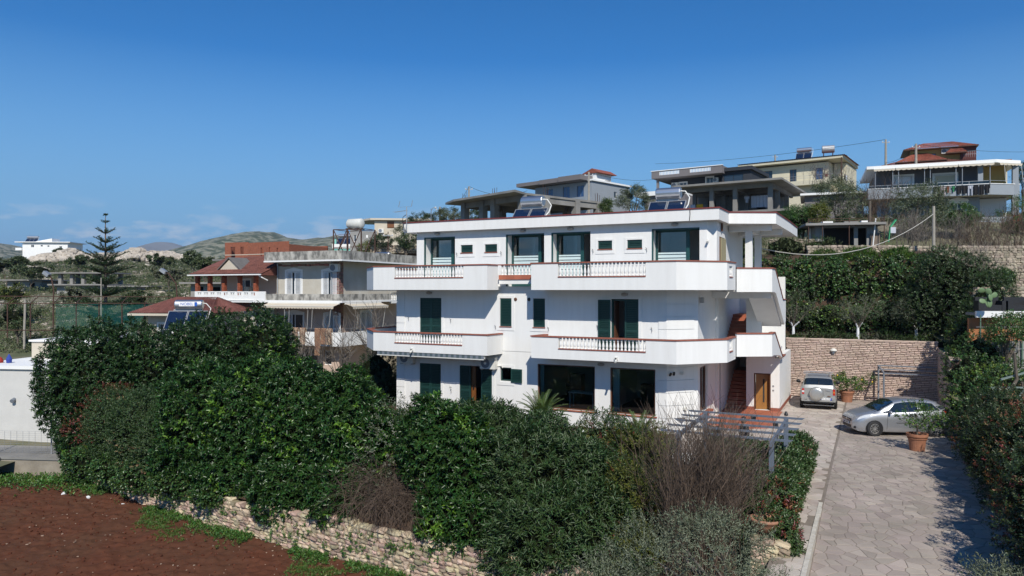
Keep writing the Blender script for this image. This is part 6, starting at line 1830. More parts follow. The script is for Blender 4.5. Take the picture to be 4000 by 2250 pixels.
cw = {k: mat('cloth_' + k, c, .95, vary=.15, vscale=4) for k, c in dict(white=(.5, .52, .58), blue=(.03, .06, .3), yellow=(.6, .36, .02), black=(.012, .012, .015), red=(.35, .03, .02), green=(.03, .22, .09), pale=(.5, .42, .45), rust=(.28, .07, .03), grey=(.2, .21, .24)).items()}
washing('washing line with pale sheets between the concrete columns', S2, ((-4.6, 3.5), (-1.7, 3.5)), 15.9, [(.14, .5, .7, cw['white'], 'shirt', 'small pale vest, leftmost on the line between concrete columns'), (.42, .75, 1.25, cw['white'], 'sheet', 'bluish white sheet second along the line between concrete columns'), (.66, .75, 1.25, cw['white'], 'sheet', 'bluish white sheet third along the line between concrete columns'), (.9, .7, 1.3, cw['white'], 'sheet', 'bluish white sheet beside the right hand concrete column')], 'washing in the concrete frame')
washing('washing line at the left end of the concrete frame', S2, ((-10.4, 1.9), (-7.6, 1.9)), 15.2, [(.1, .55, .8, cw['white'], 'shirt', 'white shirt hanging beside the solar heater pipe'), (.35, .5, .6, cw['white'], 'sheet', 'small white towel beside the yellow jacket'), (.62, .7, 1.0, cw['yellow'], 'shirt', 'yellow jacket with blue hood hanging in the concrete frame')], 'washing in the concrete frame')
# ---- grey house with stepped parapet
G = House('grey_house', 'grey house with stepped parapets, blue glass doors and small gabled roof turret', 11.04, 100, -43.6, 15)
G.walls(-10.5, 0, 0, 9.2, 15, 21.2, MF['grey'], front=[(-8.27, -7.05, 19.4, 20.75), (-5.18, -3.94, 18.4, 20.84), (-2.64, -1.41, 18.4, 20.75)], right=[(5.2, 5.9, 19.3, 20.2)])
for a, b, c, d in ((-8.27, -7.05, 19.4, 20.75), (-5.18, -3.94, 18.4, 20.84), (-2.64, -1.41, 18.4, 20.75)): G.win(a, b, c, d, 0, gm=MF['blueglass'], fm=M['grey_metal'])
G.win(5.2, 5.9, 19.3, 20.2, 0, side='r', x=0)
for a, b, z0, z1, y in ((-13.2, -8.4, 21.45, 21.97, -1.2), (-8.38, -4.6, 21.35, 21.97, -1.5), (-4.58, -.6, 21.3, 22.0, -1.8)): G.box('parapet', a, b, y, 3, z0, z1, MF['slate'])
G.box('roof_edge', -.58, .25, -.2, 9.4, 21.22, 21.45, MF['white'])
G.box('balcony', -6, 0, -1.6, -.02, 18.2, 18.9, MF['grey'])
G.walls(-2.2, .0, 1.0, 4.5, 21.46, 22.4, MF['white'], name='turret_wall', front=[(-1.5, -.8, 21.6, 22.3)])
G.b('turret_roof', MB().prism([(-2.5, 22.42), (.6, 22.42), (-.6, 23.1)], .8, 5.2, Matrix(((1, 0, 0, 0), (0, 0, 1, 0), (0, 1, 0, 0), (0, 0, 0, 1)))), MF['tileo'])
solar_heater('solar_water_heater', 'solar heater on the grey house roof beside its little gabled turret', 0, 0, 0, w=2.6, ph=1.2, tilt=40, tank_r=.25, root=G.w(.0, 3.0, 21.45), rz=R(40))
# ---- charcoal house with white roof balustrades
D = House('charcoal_house', 'charcoal house whose mauve grey roof parapet has two white balustrade panels', 26.74, 92, -33.5, 15)
D.walls(-7.6, -.4, 2, 10, 15, 21.0, MF['charcoal'], front=[(-6.4, -5.4, 19.0, 20.5), (-2.72, -1.82, 19.2, 20.9)])
D.win(-6.4, -5.4, 19.0, 20.5, 2, sur=.12); D.win(-2.72, -1.82, 19.2, 20.9, 2, sur=.14)
mb = MB().wall((-9.57, 0), (0, 0), 21.05, 22.0, .15, [(1.1, 3.9, 21.42, 21.9), (5.3, 8.1, 21.42, 21.9)], .15, .15).wall((0, 0), (0, 8), 21.05, 22.0, .15, [], .15, 0).wall((-9.57, 8), (-9.57, 0), 21.05, 22, .15, [], 0, .15)
pp = D.b('parapet', mb, MF['slate'])
D.b('slab', MB().prism([(-9.5, .1), (-.1, .1), (-.1, 8), (-9.5, 8)], 21.06, 21.2), MF['slate'], pp)
D.box('coping', -9.65, .08, -.08, .22, 22.001, 22.09, MF['white'], pp)
for a in (-8.45, -4.25):
    for k in range(14): D.box('balustrade_bar', a + k * .2, a + k * .2 + .11, .03, .12, 21.40, 21.92, MF['white'], pp)
for x, y in ((-8.9, .6), (-6.6, 3)): D.box('post', x - .15, x + .15, y - .15, y + .15, 15, 21.05, MF['slate'])
D._ac(-7.4, 2, 19.9, .85, .65); D._ac(-1.75, 2, 20.2, .7, .55)
D.walls(-.38, 3.2, 1.2, 9, 15, 21.3, MF['charcoal'], front=[(-.2, 2.3, 18.5, 20.9)], name='wing_wall'); D.win(-.2, 2.3, 18.5, 20.9, 1.2, fm=M['black'])
D.box('wing_roof', -.36, 3.5, .8, 9.2, 21.302, 21.75, MF['charcoal'])
D.walls(-9.4, -4, -2.5, 1.9, 15, 18.4, MF['slate'], name='lower_wall'); D.box('lower_parapet', -10.8, -4, -2.9, 1, 18.4, 18.95, MF['white'])
# ---- cream house with red roof edge
K = House('cream_house', 'large cream house with red tile roof edge, railings and rooftop water tanks', 50.23, 110, -35, 18)
K.walls(-15.2, -2.2, 1.2, 12, 18, 26.0, MF['yell'], front=[(-12.0, -10.7, 24.1, 25.4), (-8.0, -6.95, 23.0, 25.3), (-4.1, -3.0, 23.2, 25.2)])
for a, b, c, d in ((-12.0, -10.7, 24.1, 25.4), (-8.0, -6.95, 23.0, 25.3), (-4.1, -3.0, 23.2, 25.2)): K.win(a, b, c, d, 1.2, fm=M['brown_frame'], gm=MF['blueglass'] if a > -5 else MF['glass'])
K.b('roof', MB().prism([(-.0, 26.25), (-.0, 26.62), (4, 27.1), (13, 26.7), (13, 26.25)], -15.9, .05, Myz), MF['yell'])
K.tiles('roof_tiles', [(-16, -.15, 26.66), (.15, -.15, 26.66), (.15, 4, 27.16), (-16, 4, 27.16)], MF['tileo'], None, 60, 8)
K.tiles('roof_tiles', [(.06, -.15, 26.66), (.4, -.15, 26.66), (.4, 12.5, 26.72), (.06, 12.5, 26.72)], MF['tileo'], None, 2, 30)
K.box('balcony', -9.5, 0, -.1, 1.25, 22.5, 23.2, MF['yell']); K.box('balcony', -.12, 0, -.1, 9, 22.5, 23.2, MF['yell'])
K.rail([(-9.5, 0), (0, 0), (0, 9)], 23.2, .75, M['galv'], n=1, post=1.3)
K.b('post', MB().tube([(-.1, -.05, 18), (-.1, -.05, 26.3)], .1, 8), M['rust'])
K.walls(-2.1, -.2, 4.5, 13, 18, 26.1, MF['yell'], name='wing_wall')
K.walls(-15, -.2, 1.5, 10, 18, 18.2, MF['yell'], name='base_wall')
solar_heater('solar_water_heater', 'solar heater standing on the cream house roof left of the grey barrel', 0, 0, 0, w=2.4, ph=1.5, tilt=48, tank_r=.36, root=K.w(-6.0, 1.5, 26.75), rz=R(-30))
t = thing('water_barrel', 'grey horizontal water barrel on a small stand on the cream house roof', 'water tank', K.w(-2.2, 1.0, 26.8), R(-20))
MB().tube([(-.9, 0, 1.1), (-.85, 0, 1.1), (.85, 0, 1.1), (.9, 0, 1.1)], [.5, .58, .58, .5], 18).build('tank', M['galv'], t); MB().box(-.7, -.6, -.4, .4, -.3, .55).box(.6, .7, -.4, .4, -.3, .55).build('stand', M['rust'], t)
washing('washing on the cream house side balcony', K, ((.1, 1.0), (.1, 4.5)), 23.9, [(.15, .6, .8, cw['black'], 'shirt', 'dark clothes at the corner of the cream house balcony'), (.5, 1.0, .8, cw['white'], 'sheet', 'white washing on the cream house side balcony')], 'washing on the cream house')
o = thing('flower_box', 'red bucket hanging on the cream house balcony railing', 'bucket', K.w(-2.2, -.15, 23.5), R(-35)); MB().lathe([(.18, 0), (.24, .4)], 10).build('bucket_body', cw['red'], o)
# ---- grey blue house with the long laundry balcony
Q = House('balcony_house', 'grey blue two storey house with a long balcony, cream awnings and drying laundry', 43.54, 65, -22.3, 10.6)
Q.walls(-9.5, -1.2, 1.5, 11, 14.9, 17.6, MF['greydk'], front=[(-8.0, -6.5, 15.0, 17.0), (-4.65, -2.9, 15.0, 16.95)])
for a, b, c, d in ((-8.0, -6.5, 15.0, 17.0), (-4.65, -2.9, 15.0, 16.95)):
    Q.win(a, b, c, d, 1.5, sur=.18, gm=MF['blueglass'], f=.08); Q.box('roller_shutter', a + .08, b - .08, 1.58, 1.62, c + .95, d - .08, MF['yell'] if a > -6 else MF['shut'])
Q.walls(-1.19, 1.2, 2.2, 11, 14.9, 17.6, MF['ochre'], name='ochre_wall')
Q.box('pillar', -1.35, -.95, 0.35, .75, 14.8, 17.6, MF['grey'])
Q.walls(-9.5, -1.0, 1.5, 11, 10.6, 14.7, MF['grey'], front=[(-3.4, -2.1, 12.4, 14.2), (-8.2, -6.8, 12.3, 14)], name='lower_wall')
Q.win(-3.4, -2.1, 12.4, 14.2, 1.5, sur=.18); Q.win(-8.2, -6.8, 12.3, 14.0, 1.5, sur=.15)
Q.b('window_arch', MB().prism([(-3.65, 0), (-1.85, 0), (-1.95, .2), (-2.75, .38), (-3.55, .2)], 0, .04, Matrix(((1, 0, 0, 0), (0, 0, 1, 1.46), (0, 1, 0, 14.39), (0, 0, 0, 1)))), MF['white'])
rfp = [(-10.49, 10), (-10.49, 0), (0, 0), (2.2, 1.6), (2.2, 10)]
Q.b('roof_slab', MB().prism(rfp, 17.62, 17.9), MF['white'])
bpq = [(-10.4, 6), (-10.4, 0), (-.45, 0), (2.1, 1.5), (2.1, 9)]
parapet(Q, bpq, 14.75, 15.70, .14, MF['grey'], [(-10.3, 6), (-10.3, .1), (-.5, .1), (2, 1.55), (2, 9)])
Q.b('balcony_cap', MB().prism(offset_poly(bpq, -.05) + offset_poly(bpq, .16)[::-1], 15.705, 15.76), MF['white'])
gl = glass_mat('smoked_balcony_glass', (.18, .22, .25))
Q.b('glass_rail', MB().box(-10.3, -.45, .04, .06, 15.762, 15.99), gl); Q.rail([(-10.35, .05), (-.45, .05), (2.05, 1.52)], 15.76, .26, M['galv'], n=0, post=1.6)
for x in (-9.77, -8.29, -7.81, -5.67, -5.20, -3.15, -2.65, -.5): Q.b('awning_pole', MB().tube([(x, -.06, 15.72), (x, -.06, 17.6)], .035, 6), M['galv'])
for a, b in ((-9.9, -8.1), (-8.05, -5.4), (-5.35, -3.0), (-2.95, -.2)): awning(Q, (a, .0), (b, .0), 17.6, .25, [], .06, scal=.4)
awning(Q, (0.1, .1), (2.1, 1.5), 17.6, .25, [(.2, .3), (.95, .4)], .06, arm_to=(0, .1, -1.7), scal=.4)
Q.box('pillar', 1.5, 1.95, 1.2, 1.65, 10.6, 17.6, MF['grey'])
mb = MB(); z = 10.7
while z < 14.6:
    mb.box(1.46 + random.uniform(0, .03), 1.99, 1.16 + random.uniform(0, .03), 1.69, z, z + random.uniform(.06, .1)); z += .115
o = Q.b('pillar_stone', mb, MF['block']); o['kind'] = 'stuff'
Q.walls(-.9, 1.4, 3, 10, 10.6, 14.7, MF['white'], name='porch_wall')
parapet(Q, [(-10, 4), (-10, -.2), (2.3, .6), (2.3, 6)], 11.95, 12.75, .14, MF['grey'], [(-9.9, 4), (-9.9, 0), (2.2, .7), (2.2, 6)], name='terrace_parapet')
Q.b('lamp_bracket', MB().tube([(-4.6, 1.4, 13.9), (-4.6, 1.25, 13.95)], .06, 8), MF['white'])
# lower store room left of it
Q.walls(-16, -10.6, 2, 9, 10.6, 15.6, MF['slate'], name='side_wall'); Q.box('side_roof', -16.4, -10.4, 1.4, 9, 15.6, 15.8, MF['white'])
cols_ = [('black', 'trousers', .9, 1.0, 'black trousers, leftmost of the laundry on the grey blue balcony'), ('pale', 'trousers', .75, .95, 'pale pink trousers on the grey blue balcony'), ('rust', 'shirt', .35, .6, 'rust red shirt on the grey blue balcony'), ('green', 'shirt', .4, .55, 'green shirt on the grey blue balcony'), ('black', 'shirt', .8, .75, 'black shirt right of the green one on the balcony'), ('black', 'shirt', .8, .75, 'second black shirt along the grey blue balcony'), ('white', 'trousers', .55, .95, 'white and navy trousers on the grey blue balcony'), ('black', 'sheet', .6, .9, 'black top in the right half of the balcony laundry'), ('black', 'sheet', .6, .9, 'black skirt near the right end of the balcony laundry'), ('black', 'shirt', .7, .8, 'black jacket, rightmost of the balcony laundry')]
washing('laundry line outside the grey blue balcony', Q, ((-4.9, -.14), (-.5, -.14)), 15.66, [((k + .5) / len(cols_), c[2] * .62, c[3], cw[c[0]], c[1], c[4]) for k, c in enumerate(cols_)], 'laundry on the grey blue balcony')
o = thing('red_cloth', 'bright red cloth draped over the lower terrace at the right edge', 'cloth', Q.w(1.6, .12, 12.78), R(8)); MB().box(-.45, .35, -.06, -.03, -1.1, .02).box(-.45, .35, -.03, .14, .0, .02).build('cloth', cw['red'], o)
# ---- red roofed house at the top of the hill
T = House('red_roof_house', 'stepped ochre house with several orange red tiled roofs at the top of the hill', 76.99, 125, -25, 22)
T.walls(-7, 2.4, 1.5, 10, 22, 31.0, MF['ochre'], front=[(-4.3, -3.1, 28.9, 30.2), (-6.6, -5.6, 28.7, 30.2)]); T.win(-4.3, -3.1, 28.9, 30.2, 1.5, fm=M['brown_frame'], gm=MF['blueglass']); T.win(-6.6, -5.6, 28.7, 30.2, 1.5, fm=M['brown_frame'])
T.walls(.6, 2.9, 1.0, 1.49, 27.5, 31.0, MF['maroon'], name='stair_wall')
def hip(h, name, x0, x1, y0, y1, z, zr, m, hipx=2.0, nu=30):
    r = h.b(name, MB().prism([(x0, y0), (x1, y0), (x1, y1), (x0, y1)], z - .12, z), M['brown_frame'])
    ym = (y0 + y1) / 2
    a, b, c, d = (x0, y0, z + .003), (x1, y0, z + .003), (x1, y1, z + .003), (x0, y1, z + .003); e, f = (x0 + hipx, ym, zr), (x1 - hipx, ym, zr)
    h.tiles('roof_tiles', [a, b, f, e], m, r, nu, 8); h.tiles('roof_tiles', [b, c, f, f], m, r, nu // 2, 8); h.tiles('roof_tiles', [d, a, e, e], m, r, nu // 2, 8)
    return r
hip(T, 'roof', -8.2, 3.2, .2, 9, 31.0, 32.6, MF['tileo'], 3.5)
hip(T, 'lower_roof', -9.5, -1.6, -1.5, 4, 28.6, 30.3, MF['tileo'], 3.0)
hip(T, 'lower_roof', -12.5, 1.5, -2.2, 3, 27.9, 28.9, MF['tile'], 3.0)
hip(T, 'lower_roof', -1.7, 1.4, -.4, 1.4, 29.9, 30.7, MF['tileo'], .8, 12)
T.walls(-9.3, .4, -.6, 1.4, 22, 27.8, MF['ochre'], front=[(-7, -6, 25.8, 27.4), (-4.4, -3.4, 25.8, 27.4), (-.8, .2, 25.6, 27.5)], name='lower_wall')
for a in (-7, -4.4): T.win(a, a + 1, 25.8, 27.4, -.6, fm=M['brown_frame'])
T.walls(1.4, 7.4, 1.2, 6, 22, 28.0, MF['yell'], name='wing_wall'); T.box('wing_roof', 1.3, 8.0, .9, 6.2, 28.0, 28.25, MF['tileo'])
T.rail([(1.0, .3), (3.2, .3)], 29.0, 1.0, M['galv'], n=1, post=.3); T._ac(-2.3, 1.2, 30.0, 1.1, .8)
# ---- small cream house on the left skyline, its grey store and the turquoise house
E_ = House('flat_roof_house', 'small cream flat roofed house with a brown roller shutter, left of the villa roof', -20.91, 110, 5, 10)
E_.walls(0, 8.2, 0, 7, 10, 16.6, MF['cream'], front=[(1.9, 2.96, 15.5, 16.55), (5.0, 5.5, 15.8, 16.5)], left=[(1.2, 1.9, 13.9, 16.2), (4.2, 5, 13.9, 16.2)])
E_.box('roller_shutter', 1.92, 2.94, .05, .09, 15.6, 16.53, M['wood']); E_.win(5.0, 5.5, 15.8, 16.5, 0)
for a, b in ((1.2, 1.9), (4.2, 5)): E_.win(a, b, 13.9, 16.2, 0, side='l', x=0)
E_.b('roof_slab', MB().prism([(-.6, -.5), (8.9, -.6), (8.9, 7.5), (-1.6, 7.5), (-4.6, 6.2), (-4.2, 4.5)], 16.7, 16.98), MF['cream'])
E_._ac(.6, 0, 14.8, .8, .6)
E_.walls(-3.6, .4, -.4, 1.6, 9, 15.0, MF['block'], front=[(-3.07, -2.68, 13.4, 14.4)], name='store_wall'); E_.win(-3.07, -2.68, 13.4, 14.4, -.4)
E_.box('parapet_step', -3.6, -2.0, -.42, 1.0, 15.002, 15.25, MF['block']); E_.box('lamp_shrine', -1.2, -.95, -.46, -.4, 14.0, 14.4, MF['white'])
F_ = House('turquoise_house', 'turquoise and white house roof with a balustrade behind the grey parapet', -29.6, 120, 5, 8)
F_.walls(0, 6.2, 0, 7, 8, 13.4, MF['turq']); F_.walls(4.4, 6.2, .5, 6, 13.41, 15.2, MF['turq'], name='stair_wall'); F_.box('roof_slab', 3.9, 6.6, 0, 6.4, 15.2, 15.5, MF['turq'])
F_.box('parapet', -.2, 3.6, -.2, .0, 13.0, 13.7, MF['white']); F_.box('post', .2, .45, -.2, .1, 13.7, 14.5, MF['turq'])
solar_heater('solar_water_heater', 'solar heater with two dark panels on the turquoise house', 0, 0, 0, w=2.6, ph=1.7, tilt=50, tank_r=.3, root=F_.w(1.4, 1.0, 13.4), rz=R(-8))
# ---- unfinished red brick house
Bk = House('brick_house', 'unfinished red hollow brick house with a roofless top storey', -33.77, 90, -20, 6)
tops = [(-1.2, -.4, 10.1, 11.5), (5.5, 6.0, 9.9, 11.2), (.9, 1.2, 10.4, 11.5)]
mb = MB().wall((-2.44, 0), (1.1, 0), 9.95, 12.05, .2, [(.9, 1.6, 10.0, 11.5), (2.4, 2.9, 10.6, 11.5)], .2, 0).wall((1.1, -.01), (8.0, -1.0), 9.95, 11.95, .2, [(2.2, 2.7, 10.0, 11.3), (3.6, 4.0, 10.0, 11.3), (4.9, 5.3, 10.4, 11.2)], 0, .2).wall((8.0, -1.0), (8.0, 7), 9.95, 11.6, .2, [], .2, 0).wall((-2.44, 7), (-2.44, 0), 9.95, 12.05, .2, [], 0, .2).wall((8, 7), (-2.44, 7), 9.95, 11.8, .2, [(2, 3, 10.2, 11.4), (6, 7, 10.2, 11.4)], 0, 0)
o = Bk.b('brick_wall', mb, MF['brick'])
mb = MB()
for z in [9.96 + .105 * k for k in range(19)]:
    mb.box(-2.44, 1.1, -.008, -.001, z, z + .015)
Bk.b('mortar_line', MB().box(-2.45, 1.12, -.012, -.002, 10.45, 10.53), MF['cream'], o)
Bk.b('mortar_line', MB().bar((1.1, -.016, 10.5), (8.0, -1.006, 10.5), .02, .08), MF['cream'], o)
Bk.b('floor_slab', MB().prism([(-3.6, -.9), (8.6, -1.8), (8.6, 7.4), (-3.4, 7.4)], 9.75, 9.94), M['concrete'])
Bk.walls(-1.6, 6.2, .6, 7, 6, 9.74, MF['brick'], front=[(-.6, .4, 8.2, 9.2), (3.0, 3.6, 7.2, 9.4)], name='lower_wall'); Bk.win(-.6, .4, 8.2, 9.2, .6, fm=M['brown_frame'])
# ---- white house on the far left ridge
L_ = House('white_house', 'isolated white flat roofed house on the ridge at far left', -171.5, 250, 4, 13)
def zt(py): return 6.2 + (1130 - py) / 2825 * 250
L_.walls(2.2, 17.2, 0, 10, 13, zt(947), MF['white'], front=[(5.0, 6.0, zt(966), zt(956)), (8.2, 8.9, zt(963), zt(957)), (10.4, 11.1, zt(964), zt(958)), (14.4, 15.3, zt(970), zt(961))], left=[(1, 2.5, 14.5, 19.5), (5, 7, 14.5, 19.5)])
for a, b, c, d in ((5.0, 6.0, zt(966), zt(956)), (8.2, 8.9, zt(963), zt(957)), (10.4, 11.1, zt(964), zt(958)), (14.4, 15.3, zt(970), zt(961))): L_.win(a, b, c, d, 0)
L_.b('roof_slab', MB().box(.0, 18.4, -.8, 10.5, zt(947) + .01, zt(944)), MF['white']); L_.b('stair_tower', MB().prism([(6.0, zt(944) + .01), (11.4, zt(944) + .01), (11.4, zt(930)), (6.0, zt(942))], 1, 6, Matrix(((1, 0, 0, 0), (0, 0, 1, 0), (0, 1, 0, 0), (0, 0, 0, 1)))), MF['white'])
L_.box('balcony', .1, 2.2, -.5, 9, zt(978), zt(968), MF['white'])
solar_heater('solar_water_heater', 'solar panels on the roof of the isolated white ridge house', 0, 0, 0, w=4.0, ph=1.8, tilt=45, tank_r=.4, panels=3, root=L_.w(3.2, 3, zt(944)), rz=R(4))
# ---- concrete ruins in the scrub on the left
def ruin(label, px0, px1, ytop, ybot, d, two=0, seed=0):
    x0 = (px0 - 2000) / 2825 * d; x1 = (px1 - 2000) / 2825 * d; z1 = 6.2 + (1130 - ytop) / 2825 * d; z0 = 6.2 + (1130 - ybot) / 2825 * d
    h = House('concrete_ruin', label, x0, d, -4, z0 - 1.0, 'ruin', 'grey concrete shells in the scrub')
    w = x1 - x0
    n = max(2, int(w / 3))
    fr = [(w * (k + .3) / n, w * (k + .3) / n + .9, z0 - .6, z1 - .5) if k % 2 else (w * (k + .35) / n, w * (k + .35) / n + .8, z0 + (z1 - z0) * .3, z1 - .45) for k in range(n)]
    h.walls(0, w, 0, 6, z0 - 1, z1 - .16, MF['block'], front=fr)
    h.box('roof_slab', -.9, w + .9, -.9, 6.5, z1 - .15, z1 + .05, M['concrete'])
    h.box('dark_inside', .3, w - .3, 2.5, 2.6, z0 - .9, z1 - .2, M['dark'])
    if two:
        z2 = 6.2 + (1130 - two) / 2825 * d
        for k in range(5): h.box('column', w * k / 4.2, w * k / 4.2 + .5, .3, .8, z1 + .05, z2 - .2, M['concrete'])
        for k in range(3): h.box('column', w * k / 2.2, w * k / 2.2 + .5, 4.3, 4.8, z1 + .05, z2 - .2, M['concrete'])
        h.box('roof_slab', -.8, w + .8, -.5, 5.5, z2 - .19, z2, M['concrete'])
ruin('single storey block shell at the far left edge of the scrub', 28, 170, 1093, 1130, 118)
ruin('two storey open concrete shell behind the conifer', 222, 420, 1111, 1140, 112, two=1064)
ruin('low block shell with one open corner right of the conifer', 440, 575, 1117, 1146, 110)
ruin('single storey shell with patched brick beside the porch', 745, 880, 1104, 1150, 82)
# ---- white gate wall house on the left edge
V = House('white_wall_house', 'blank white rendered house wall at the left edge with a pipe outlet', -27.2, 36.2, -8, -2.4)
V.walls(0, 5.0, 0, 6, -1.4, 2.25, mat('dull_white_render', (.58, .57, .54), .95, vary=.12, vscale=1.2, bump=.15, bscale=30)); V.box('roof_edge', -.2, 5.1, -.12, 6.1, 2.251, 2.42, MF['white'])
V.walls(0.5, 3.6, 3.4, 6, 2.43, 3.35, MF['cream'], name='upper_wall'); V.box('coping', .4, 3.7, 3.3, 6.1, 3.351, 3.45, MF['white']); V.walls(3.61, 4.6, 3.4, 6, 2.43, 3.7, MF['white'], name='upper_wall')
V.b('pipe_outlet', MB().tube([(2.55, .05, .75), (2.6, -.2, .68)], .10, 10), M['grey_metal'])
V.box('shutter_edge', .85, 1.0, -.03, .01, -1.2, 1.6, M['grey_metal'])
t = House('boundary_wall', 'low grey concrete boundary wall with patched render at the left edge', -26.4, 32.6, -6, -2.5, 'wall')
t.box('wall_base', 0, 7.6, 0, .3, -2.9, -1.35, mat('patched_concrete', (.33, .29, .23), .95, vary=.7, vscale=1.6, col2=(.20, .17, .13), bump=.3)); t.box('wall_top', -.05, 7.4, -.05, 2.2, -1.349, -1.25, M['concrete'])
t.b('hose', MB().tube([(3.6, -.1, -1.3), (3.2, -.12, -1.8), (2.7, -.2, -2.3)], .03, 6).tube([(3.7, -.1, -1.28), (2.9, -.15, -2.0), (2.0, -.3, -2.35)], .02, 6), M['cable'])
t.b('meter_box', MB().tube([(.25, -.25, -1.7), (.25, .02, -1.7)], .22, 14), M['galv'])
fn = House('wire_fence', 'wire mesh fence on thin posts above the low boundary wall', -26.4, 33.3, -6, -1.25, 'fence')
mb = MB()
for k in range(24): mb.bar((k * .3, 0, -1.25), (k * .3, 0, -.25), .008)
for k in range(11): mb.bar((0, 0, -1.2 + k * .095), (7, 0, -1.2 + k * .095), .007)
o = fn.b('mesh', mb, M['galv']); o['kind'] = 'stuff'
for x in (.2, 2.9, 5.6): fn.b('fence_post', MB().tube([(x, 0, -1.4), (x, 0, .35)], .035, 6), M['galv'])
for nm, px_, m_, lab, d_ in (('bundle', 4, 'cloth_red', 'red and blue bundle on the white wall house roof', 36.9),):
    o = thing('laundry_bundle', lab, 'bundle', (-26.35, 37.2, 2.43)); MB().lathe([(.15, 0), (.17, .1), (.1, .25), (.02, .3)], 10).build('red_cloth', cw['red'], o); MB().lathe([(.12, 0), (.14, .2), (.02, .45)], 8, c=(.55, -.1, 0)).build('blue_cloth', cw['blue'], o)
